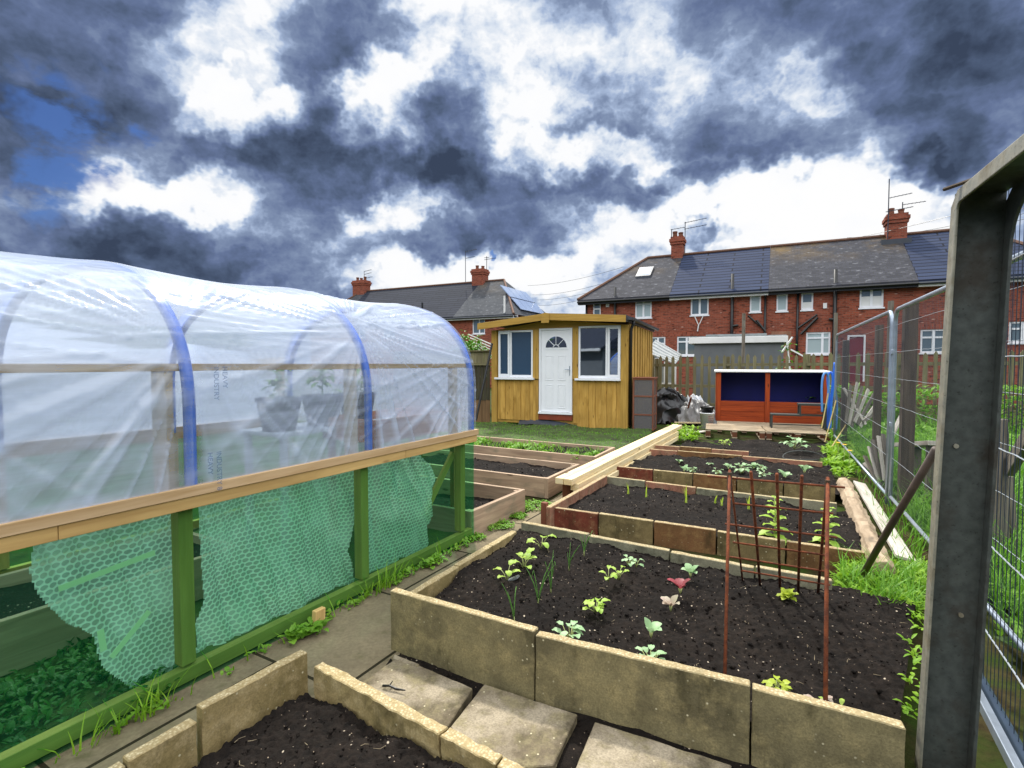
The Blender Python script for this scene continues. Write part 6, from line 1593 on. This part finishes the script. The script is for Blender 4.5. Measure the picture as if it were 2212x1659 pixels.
# skylight
s0, z0 = hs(1390, 590, 1.6); sl = (ZR-ZE)/DEP
mb = MB(); x = s0-XB[0]; y = 1.9; zc = ZE+sl*y
def rp(dx, dy, up): return (x+dx, y+dy, ZE+sl*(y+dy)+up)
mb.hexa([rp(-.38, -.45, .0), rp(.38, -.45, 0), rp(.38, .45, 0), rp(-.38, .45, 0), rp(-.38, -.45, .10), rp(.38, -.45, .10), rp(.38, .45, .10), rp(-.38, .45, .10)]); sk = part('skylight', mb, 'gutter', h1)
mb = MB(); mb.hexa([rp(-.30, -.36, .09), rp(.30, -.36, .09), rp(.30, .36, .09), rp(-.30, .36, .09), rp(-.30, -.36, .112), rp(.30, -.36, .112), rp(.30, .36, .112), rp(-.30, .36, .112)]); part('pane', mb, 'solar', sk)
# chimneys on the ridge
ca_, cb_ = hs(1451, 520, DEP), hs(1476, 520, DEP); c1 = chimney(h2, ca_[0]-XB[1]+.02, cb_[0]-XB[1]+.02, ZR-.4, hs(1463, 513, DEP)[1], DEP, 2)
ca_, cb_ = hs(1914, 470, DEP), hs(1957, 470, DEP); c2 = chimney(h3, ca_[0]-XB[2], cb_[0]-XB[2], ZR-.4, hs(1935, 465, DEP)[1], DEP, 2, d=.7)
o = hs(1478, 476, DEP); aerial(h2, o[0]-XB[1], DEP+.35, ZR, o[1], ((o[1]-.05, -.05, 1.1, .12), (o[1]-.38, -.05, 1.1, .10)))
o = hs(1453, 498, DEP); aerial(h2, o[0]-XB[1], DEP-.3, ZR+.9, o[1], ((o[1]-.02, -.05, .7, .05),))
o = hs(1916.5, 394, DEP); aerial(h3, o[0]-XB[2], DEP-.5, ZR-.2, o[1], ((o[1]-.85, .0, .85, .10), (o[1]-1.45, -.1, .9, .10)))
o = hs(1952, 434, DEP); aerial(h3, o[0]-XB[2], DEP+.2, ZR+.5, o[1], ((o[1]-.12, .0, .85, .04),))
mb = MB(); mb.box(cb_[0]-XB[2]-1.0, cb_[0]-XB[2]+.1, DEP-.75, DEP-.36, ZR-.52, ZR-.28); part('flashing', mb, 'gutter', h3)
# ---- further terrace on the left
LO = Vector(D(985, 680, 36.3)); LO.z = 0
def ls(x, y, off=0.0): o = LO+NH*off; return L(x, y, o, o+VH)
def LH(x0, y0, x1, y1): a, b = ls(x0, y0), ls(x1, y1); return (a[0], b[0], b[1], a[1])
ZR2 = 7.75
def lhouse(label, x0, x1, rmat, holes, lh, rh, fascia='white'):
    global HO, ZR
    sv = (HO, ZR); HO = LO; ZR = ZR2; t = house(label, x0, x1, rmat, holes, lh, rh, fascia); HO, ZR = sv; t['group'] = 'brick terrace far left'; return t
XL = [-14.2, -11.2, -0.05, 4.3]
lw = [cap(LH(1020.7, 682.3, 1047.5, 720.6), 4.85), cap(LH(1107, 680, 1118, 690), 4.85)]
g3 = lhouse('far end house with a grey slate hipped roof, solar panels and a white waste pipe', XL[2], XL[3], 'slate2', lw, False, True)
for k, w in enumerate(lw): hwin((w[0]-XL[2], w[1]-XL[2], w[2], w[3]), g3, (.55,) if k == 0 else ())
lw2 = [cap(LH(926, 687.5, 951, 706), 4.85), (-9.5, -8.3, 3.6, 4.8), (-6.5, -5.4, 3.6, 4.8)]
g2 = lhouse('far terrace house with a long dark ribbed tile roof seen over the tunnel', XL[1], XL[2], 'tile_dark', lw2, False, False)
for k, w in enumerate(lw2): hwin((w[0]-XL[1], w[1]-XL[1], w[2], w[3]), g2, (.5,))
g1 = lhouse('far end house showing only its hipped slate roof and left chimney above the tunnel', XL[0], XL[1], 'slate2', [], True, False)
ca_, cb_ = ls(1019, 600, DEP), ls(1043, 600, DEP); chimney(g3, ca_[0]-XL[2]+.25, cb_[0]-XL[2]+.25, ZR2-.5, ls(1030, 583, DEP)[1], DEP, 2, d=.8)
ca_, cb_ = ls(767, 620, DEP), ls(791, 620, DEP); chimney(g2, ca_[0]-XL[1]+.1, cb_[0]-XL[1]+.1, ZR2-.5, ls(779, 607, DEP)[1], DEP, 3, d=.8)
o = ls(1013, 545, DEP); aerial(g3, o[0]-XL[2], DEP-.5, ZR2, o[1], ((o[1]-.05, 0, 1.0, .1), (o[1]-.55, 0, .85, .06)))
o = ls(1047, 552, DEP); aerial(g3, o[0]-XL[2], DEP+.3, ZR2, o[1], ((o[1]-.25, -.2, .8, .05), (o[1]-.1, -.2, .2, 0)))
o = ls(779, 590, DEP); aerial(g2, o[0]-XL[1]+.4, DEP, ZR2+1.0, o[1]+.15, ((o[1]+.1, 0, .8, .1), (o[1]-.15, 0, .8, .1), (o[1]-.5, 0, .9, .1)))
x, z = ls(1038, 655); mb = MB(); mb.tube([(x-XL[2]-.3+2.2, -.12, ls(1038, 643)[1]), (x-XL[2]-.3+2.2, -.12, 4.9), (x-XL[2]+2.25, -.1, 4.5), (x-XL[2]+2.25, -.1, .5)], .07, 8); part('soil_pipe', mb, 'white', g3)
o = ls(914, 654); mb = MB(); mb.tube([(o[0]-XL[1], -.1, .5), (o[0]-XL[1], -.1, o[1])], .07, 8); part('soil_pipe', mb, 'black', g2)
# solar panels on the hip slope of the far end house
wH = XL[3]-XL[2]; a = Vector((wH+.35, -.3, ZE-.2)); b = Vector((wH+.35, 7.3, ZE-.2)); c = Vector((wH-2.35, DEP, ZR2)); nrm = (b-a).cross(c-a).normalized(); nrm = nrm if nrm.z > 0 else -nrm
mb = MB(); ax = (b-a).normalized(); up = nrm.cross(ax).normalized(); up = up if up.z > 0 else -up; mid = a+ax*3.8
def sp2(u, v, k): return mid+ax*u+up*v+nrm*k
for u in (-2.1, -1.05, 0.0, 1.05):
    for v in (.5, 1.75):
        mb.hexa([sp2(u, v, .06), sp2(u+1, v, .06), sp2(u+1, v+1.15, .06), sp2(u, v+1.15, .06), sp2(u, v, .11), sp2(u+1, v, .11), sp2(u+1, v+1.15, .11), sp2(u, v+1.15, .11)])
part('solar_panels', mb, 'solar', g3)

# ------------------------------------------------------------------ outbuildings, bush, cables behind the fence
KO = KP+KN*2.6
def ks(x, y): return L(x, y, KO, KO+KV)
a = ks(1500, 742); b = ks(1693, 738); zt = ks(1600, 741)[1]
ob = thing('outbuilding', 'low grey flat-roofed outbuilding with a deep white fascia behind the picket fence', 'outbuilding', tuple(KO+KV*a[0]), math.atan2(KV.y, KV.x)); ow = b[0]-a[0]
mb = MB(); mb.box(0, ow, 0, 3, 0, zt); part('wall', mb, 'grey_wall', ob)
mb = MB(); ztt = ks(1600, 727.5)[1]; mb.box(-.18, ow+.12, -.12, 3.1, zt+.001, ztt); part('fascia', mb, 'white', ob, bevel=.01)
mb = MB(); mb.box(-.14, ow+.08, -.08, 3.06, ztt, ztt+.04); mb.box(.35, ow-.5, .2, 2.8, ztt+.04, ztt+.11); part('roof', mb, 'asbestos', ob)
mb = MB(); mb.box(ow*.56, ow*.56+.02, -.008, 0, 0, zt); part('joint_strip', mb, 'gutter', ob)
# small glass lean-to beside the summerhouse
a = ks(1408, 742); b = ks(1468, 774); gl_o = KO+KV*a[0]-KN*1.0
gh = thing('lean_to_greenhouse', 'small lean-to with a sloping pale glass roof right of the summerhouse', 'greenhouse', tuple(gl_o), math.atan2(KV.y, KV.x)); gw = b[0]-a[0]
mb = MB(); mb.hexa([(0, 0, 1.96), (gw, 0, 1.55), (gw, 1.6, 1.85), (0, 1.6, 2.42), (0, 0, 1.99), (gw, 0, 1.58), (gw, 1.6, 1.88), (0, 1.6, 2.45)]); part('glass_roof', mb, 'asbestos', gh)
mb = MB()
for k in range(6):
    y = k*.32; mb.bar((0, y, 2.01+.46*y/1.6), (gw, y, 1.60+.30*y/1.6), .03, .03)
part('glazing_bars', mb, 'white', gh)
mb = MB()
for k in range(4): x = k*gw/3.2; mb.box(x, x+.10, .02, .06, 0, 1.52+(1-k/3.2)*.38)
mb.box(0, gw, .02, .05, .85, .95); part('frame', mb, 'white', gh)
mb = MB(); mb.box(0.02, gw-.02, .08, .09, 0, 1.54); part('panel', mb, 'asbestos', gh)
# white climbing-plant frame at the right end of the outbuilding
o = KP+KN*1.2
for k, (x0, y0, x1, y1) in enumerate(((1700, 738, 1706, 800), (1690, 760, 1712, 728), (1708, 755, 1740, 772))):
    a, b = L(x0, y0, o, o+KV), L(x1, y1, o, o+KV); p, q = o+KV*a[0], o+KV*b[0]; mb = MB(); mb.bar((p.x, p.y, a[1]), (q.x, q.y, b[1]), .04, .04, up=(0, 1, 0.1)); tag(obj('white_batten', mb, M['white']), ('upright white batten behind the picket fence right of the outbuilding', 'tilted short white batten at the corner of the outbuilding', 'long sloping white batten behind the picket fence')[k], 'batten')
c = o+KV*(L(1702, 750, o, o+KV)[0]); cl = thing('climbing_plant', 'thin leafy climber on white battens right of the grey outbuilding', 'plant', (c.x, c.y, 0)); mb = MB(); rn = random.Random(33)
for k in range(60): leaf(mb, (c.x+rn.gauss(0, .18), c.y+rn.gauss(0, .08), rn.uniform(.9, 2.2)), rn.uniform(0, 6.28), rn.uniform(-.5, .8), .13, .09, .8)
obj('foliage', mb, M['bush'], cl); mb = MB(); mb.tube([(c.x, c.y, 0), (c.x+.05, c.y, 1.1), (c.x-.03, c.y, 2.1)], [.015, .01, .004], 5); obj('stem', mb, M['bark'], cl)
# bush behind the left fence
c = Vector(D(1010, 745, 17.5)); c.z = 0
bu = thing('bush', 'bright green leafy bush rising behind the board fence left of the summerhouse', 'bush', tuple(c)); mb = MB(); rn = random.Random(44)
for _ in range(2600):
    a, b2_ = rn.uniform(0, 6.28), math.acos(rn.uniform(-1, 1)); r = (rn.random()**.33)
    d = Vector((math.cos(a)*math.sin(b2_), math.sin(a)*math.sin(b2_), math.cos(b2_)))
    rad = 1.0+.35*noise.noise(d*2.2)+.18*noise.noise(d*6)
    p = c+Vector((d.x*r*rad*.78, d.y*r*rad*.8, 1.55+d.z*r*rad*.95))
    if noise.noise(p*3.2) < -.28: continue
    leaf(mb, p, a+rn.uniform(-.6, .6), rn.uniform(-.6, .9), .14, .08, .8, 2)
obj('foliage', mb, M['bush'], bu)
mb = MB()
for k in range(5): mb.tube([c, c+Vector((rn.uniform(-.2, .2), rn.uniform(-.2, .2), .8)), c+Vector((rn.uniform(-.6, .6), rn.uniform(-.4, .4), 1.9))], [.05, .03, .008], 6)
obj('branches', mb, M['bark'], bu)
p = Vector(D(1052, 748, 18.5)); wt = thing('garden_trellis', 'white slatted garden roof frame behind the bush left of the summerhouse', 'trellis', (p.x, p.y, 0)); mb = MB()
for k in range(6): a = p+Vector((-.65+k*.05, 0, .42-k*.12)); mb.bar(a, a+Vector((.95, -.3, -.42)), .05, .03)
obj('slats', mb, M['white'], wt); mb = MB(); mb.bar((p.x-.3, p.y, 0), (p.x-.3, p.y, 2.2), .06, .06, up=(0, 1, 0)); mb.bar((p.x+.3, p.y, 0), (p.x+.3, p.y, 1.95), .06, .06, up=(0, 1, 0)); obj('posts', mb, M['white'], wt)
# overhead cables
for k, (x0, y0, Y0, x1, y1, Y1, sagz, lab) in enumerate((
    (1140, 617, 48, 1345, 577, 34, .25, 'highest thin cable between the two terraces'), (1150, 637, 48, 1300, 613, 34, .2, 'second cable down between the two terraces'), (1160, 648, 48, 1290, 627, 34, .15, 'third cable down between the two terraces'),
    (1590, 540, 36, 2300, 395, 17, .6, 'long cable rising over the new tiled roof towards the steel post'), (1830, 513, 36, 2300, 425, 19, .4, 'upper cable of the group right of the big chimney'), (1900, 507, 36, 2300, 436, 19, .4, 'middle cable of the group right of the big chimney'), (1900, 512, 36, 2300, 450, 19, .4, 'lowest cable of the group right of the big chimney'), (1165, 660, 48, 1285, 640, 34, .15, 'lowest cable between the two terraces'))):
    a, b = Vector(D(x0, y0, Y0)), Vector(D(x1, y1, Y1)); mb = MB(); mb.tube([a.lerp(b, t/20)-Vector((0, 0, sagz*4*(t/20)*(1-t/20))) for t in range(21)], .011, 5); tag(obj('overhead_cable', mb, M['black']), lab, 'cable', 'overhead cables')

# ------------------------------------------------------------------ what the summerhouse window mirrors: a house behind the viewer
rh = thing('reflected_house', 'dark-roofed house mirrored in the right-hand summerhouse window', 'house', (-15.5, -10.5, 0), math.radians(20))
mb = MB(); mb.box(-5, 5, -3, 3, 0, 2.6); part('wall', mb, 'grey_wall', rh)
mb = MB(); mb.prism([(-3.4, 2.601), (3.4, 2.601), (0, 4.6)], lambda a, b, t: (t, a, b), -5.3, 5.3); part('roof', mb, 'tile_dark', rh)
mb = MB(); mb.box(-5.3, 5.3, 3.40, 3.5, 2.45, 2.62); part('gutter', mb, 'white', rh)
for k, (x, y, h) in enumerate(((-22, -18, 6.0), (-26, -13, 5.0))):
    tr_ = thing('tree', ('taller round dark tree mirrored in the summerhouse window', 'lower dark tree mirrored in the summerhouse window')[k], 'tree', (x, y, 0))
    mb = MB(); mb.tube([(x, y, 0), (x, y, h*.5), (x+.2, y, h*.8)], [.25, .18, .06], 8); obj('trunk', mb, M['bark'], tr_)
    mb = MB(); rn = random.Random(60+k)
    for _ in range(900):
        a, b2_, r = rn.uniform(0, 6.28), math.acos(rn.uniform(-1, 1)), rn.random()**.4
        leaf(mb, (x+2.2*r*math.cos(a)*math.sin(b2_), y+2.2*r*math.sin(a)*math.sin(b2_), h*.68+h*.32*r*math.cos(b2_)), a, rn.uniform(-.5, .8), .5, .3, .8, 2)
    obj('crown', mb, M['bush'], tr_)
# ------------------------------------------------------------------ sky, sun
world = bpy.data.worlds.new('World'); scene.world = world; world.use_nodes = True; world.cycles.sampling_method = 'MANUAL'; world.cycles.sample_map_resolution = 512
wt_ = world.node_tree; wt_.nodes.clear()
class WN(NT):
    def __init__(s): s.t = wt_
w = WN()
out = w.n('ShaderNodeOutputWorld')
SUN_EL, SUN_AZ = math.radians(52), math.radians(-8)      # azimuth measured from +Y towards +X
dirv = w.n('ShaderNodeTexCoord').outputs['Generated']
def vm(op, a, b=None, sc=None):
    ins = {0: a}
    if b is not None: ins[1] = b
    if sc is not None: ins[3] = sc
    nd = w.n('ShaderNodeVectorMath', ins, operation=op)
    return nd.outputs['Value'] if op in ('LENGTH', 'DOT_PRODUCT', 'DISTANCE') else nd.outputs[0]
# cloud texture space: flatten towards the horizon as seen under a cloud deck
sep = w.n('ShaderNodeSeparateXYZ', {0: dirv})
warp1 = vm('SUBTRACT', w.noise(dirv, 3.2, 4, 0.6, out=1), (0.5, 0.5, 0.5))
warp2 = vm('SUBTRACT', w.noise(dirv, 11, 4, 0.65, out=1), (0.5, 0.5, 0.5))
dw = vm('ADD', dirv, vm('ADD', vm('SCALE', warp1, sc=0.20), vm('SCALE', warp2, sc=0.15)))
def ndir(x, y):
    d = ray(x, y); return Vector(d).normalized()
# gnomonic sky plane in world space (x/y, z/y), valid for the sky ahead
yc = w.math('MAXIMUM', w.n('ShaderNodeSeparateXYZ', {0: dw}).outputs[1], 0.12)
dsep = w.n('ShaderNodeSeparateXYZ', {0: dw})
SA_ = w.math('DIVIDE', dsep.outputs[0], yc); SB_ = w.math('DIVIDE', dsep.outputs[2], yc)
def sk(x, y):
    d = ray(x, y); return d[0]/d[1], d[2]/d[1]
acc = None
#  x, y, rx, ry (photo pixels, 2212 wide), weight: + darker, - brighter
BLOBS = [(770, 70, 130, 120, .34), (660, 90, 110, 90, .12), (560, 330, 180, 95, .30), (720, 350, 170, 100, .24), (900, 320, 120, 90, .28), (1150, 420, 210, 75, .38), (1010, 430, 120, 60, .16), (1300, 405, 110, 35, .28),
  (1470, 370, 85, 26, .45), (1520, 492, 60, 32, .62), (1650, 490, 70, 28, .48), (2020, 285, 130, 75, .36), (2110, 370, 190, 60, .30), (1960, 375, 90, 30, .30), (2150, 90, 260, 150, .45), (1850, 60, 220, 120, .14), (1640, 245, 280, 80, .12), (1250, 160, 330, 130, -.03), (1420, 290, 240, 50, .12),
  (70, 60, 300, 160, .42), (60, 260, 200, 110, .34), (110, 480, 240, 70, .28), (420, 560, 280, 90, .28), (680, 600, 170, 50, .22), (210, 575, 260, 60, .22), (960, 520, 130, 40, .16), (1220, 520, 90, 26, .22),
  (820, 235, 85, 85, -.68), (530, 225, 95, 50, -.42), (930, 60, 65, 110, -.34), (1010, 150, 90, 60, -.22), (1480, 440, 340, 70, -.36), (1800, 420, 150, 60, -.40), (1620, 515, 280, 60, -.28), (1230, 330, 170, 45, -.36), (380, 410, 150, 45, -.42), (250, 385, 120, 40, -.30), (860, 450, 90, 35, -.36), (1000, 590, 240, 40, -.50), (1130, 545, 130, 36, -.30), (480, 60, 130, 70, -.10), (330, 110, 130, 70, -.08), (1740, 150, 80, 40, -.25), (1180, 60, 90, 60, -.16), (1170, 215, 70, 45, -.20), (1900, 500, 220, 60, -.28)]
for x, y, rx, ry, wt in BLOBS:
    cx_, cy_ = sk(x, y); rx, ry = rx/F*1.5, ry/F*1.5
    a = w.math('MULTIPLY_ADD', SA_, 1/rx, -cx_/rx); b = w.math('MULTIPLY_ADD', SB_, 1/ry, -cy_/ry)
    q = w.math('MULTIPLY_ADD', a, a, w.math('MULTIPLY', b, b))
    v = w.mr(q, 0.0, 1.25, wt, 0.0, True)
    acc = v if acc is None else w.math('ADD', acc, v)
acc = w.math('MULTIPLY', acc, w.mr(sep.outputs[1], 0.15, 0.35))
fb = w.noise(vm('ADD', vm('MULTIPLY', dirv, (1, 1, 1.7)), vm('SCALE', warp1, sc=.25)), 3.6, 7, 0.60)
fb2 = w.noise(vm('MULTIPLY', dirv, (1, 1, 2.0)), 13, 5, 0.6)
vo = w.n('ShaderNodeTexVoronoi', {'Vector': vm('ADD', vm('MULTIPLY', dirv, (1, 1, 1.25)), vm('SCALE', warp2, sc=.12)), 'Scale': 7.5, 'Detail': 3.0, 'Roughness': 0.55, 'Lacunarity': 2.3}, feature='F1', normalize=True).outputs['Distance']
dens = w.math('ADD', w.math('MULTIPLY_ADD', acc, 0.74, 0.34), w.math('ADD', w.math('MULTIPLY', w.math('SUBTRACT', fb, .5), 0.95), w.math('MULTIPLY', w.math('SUBTRACT', fb2, .5), 0.40)))
dens = w.math('ADD', dens, w.math('MULTIPLY', w.math('SUBTRACT', 0.40, vo), 0.95))
ramp = w.n('ShaderNodeValToRGB', {0: dens}); e = ramp.color_ramp
stops = [(0.0, '#ffffff'), (0.24, '#fcfdff'), (0.35, '#d8e2f0'), (0.44, '#a8bad8'), (0.54, '#8293b2'), (0.68, '#66769a'), (0.84, '#505f7a'), (1.0, '#3a465c')]
while len(e.elements) < len(stops): e.elements.new(0.5)
for el, (p, c) in zip(e.elements, stops): el.position = p; el.color = hx(c)
# unseen sky above and behind brightened as fill; slate low down for pane reflections
zen = w.mr(sep.outputs[2], 0.60, 0.72, 0, 1, True); beh = w.mr(sep.outputs[1], 0.30, 0.12, 0, 1, True); low = w.mr(sep.outputs[2], -0.01, -0.06)
boost = w.math('MAXIMUM', w.math('MAXIMUM', zen, beh), low)
cl = ramp.outputs[0]
sky = w.n('ShaderNodeTexSky', sky_type='NISHITA'); sky.sun_disc = False; sky.sun_elevation = SUN_EL; sky.sun_rotation = SUN_AZ
skyl = w.n('ShaderNodeBackground', {'Color': w.mix(1.0, sky.outputs[0], (0.35, 0.55, 1.0, 1), 'MULTIPLY'), 'Strength': 0.07}).outputs[0]
clb = w.n('ShaderNodeBackground', {'Color': cl, 'Strength': 1.0}).outputs[0]
hi2 = w.mr(sep.outputs[2], 0.10, 0.42, 0, 1, True)
simple = w.n('ShaderNodeBackground', {'Color': w.mix(hi2, (0.20, 0.27, 0.40, 1), (1.0, 1.02, 1.05, 1)), 'Strength': w.mr(hi2, 0, 1, 1.0, 2.25)}).outputs[0]
# clear blue holes on the left
hole = None
for x, y, r in ((190, 300, 95), (110, 345, 80), (120, 180, 100), (60, 300, 90), (330, 240, 35), (1058, 536, 9)):
    cx_, cy_ = sk(x, y); rr_ = r/F*1.25
    a = w.math('MULTIPLY_ADD', SA_, 1/rr_, -cx_/rr_); b = w.math('MULTIPLY_ADD', SB_, 1/rr_, -cy_/rr_)
    v = w.mr(w.math('MULTIPLY_ADD', a, a, w.math('MULTIPLY', b, b)), 0.1, 1.2, 1, 0, True); hole = v if hole is None else w.math('MAXIMUM', hole, v)
hm = w.math('MULTIPLY', hole, w.mr(fb2, .36, .52))
clear = w.n('ShaderNodeMixShader', {0: w.math('MULTIPLY', hm, 0.9), 1: clb, 2: skyl}).outputs[0]
final = w.n('ShaderNodeMixShader', {0: boost, 1: clear, 2: simple}).outputs[0]
w.t.links.new(final, out.inputs[0])
sun = bpy.data.lights.new('sun', 'SUN'); sun.energy = 4.3; sun.angle = math.radians(3); sun.color = (1.0, 0.96, 0.88)
so = bpy.data.objects.new('sun', sun); COL.objects.link(so)
sd = Vector((math.sin(SUN_AZ)*math.cos(SUN_EL), math.cos(SUN_AZ)*math.cos(SUN_EL), math.sin(SUN_EL)))
so.rotation_euler = (-sd).to_track_quat('-Z', 'Y').to_euler(); so.location = sd*60
# ------------------------------------------------------------------ render settings
scene.view_settings.view_transform = 'Standard'; scene.view_settings.look = 'None'; scene.view_settings.gamma = 1.0; scene.view_settings.exposure = 0.0
scene.render.engine = 'CYCLES'; c_ = scene.cycles
c_.max_bounces = 7; c_.diffuse_bounces = 3; c_.glossy_bounces = 3; c_.transmission_bounces = 4; c_.transparent_max_bounces = 20; c_.caustics_reflective = False; c_.caustics_refractive = False
c_.sample_clamp_indirect = 6.0
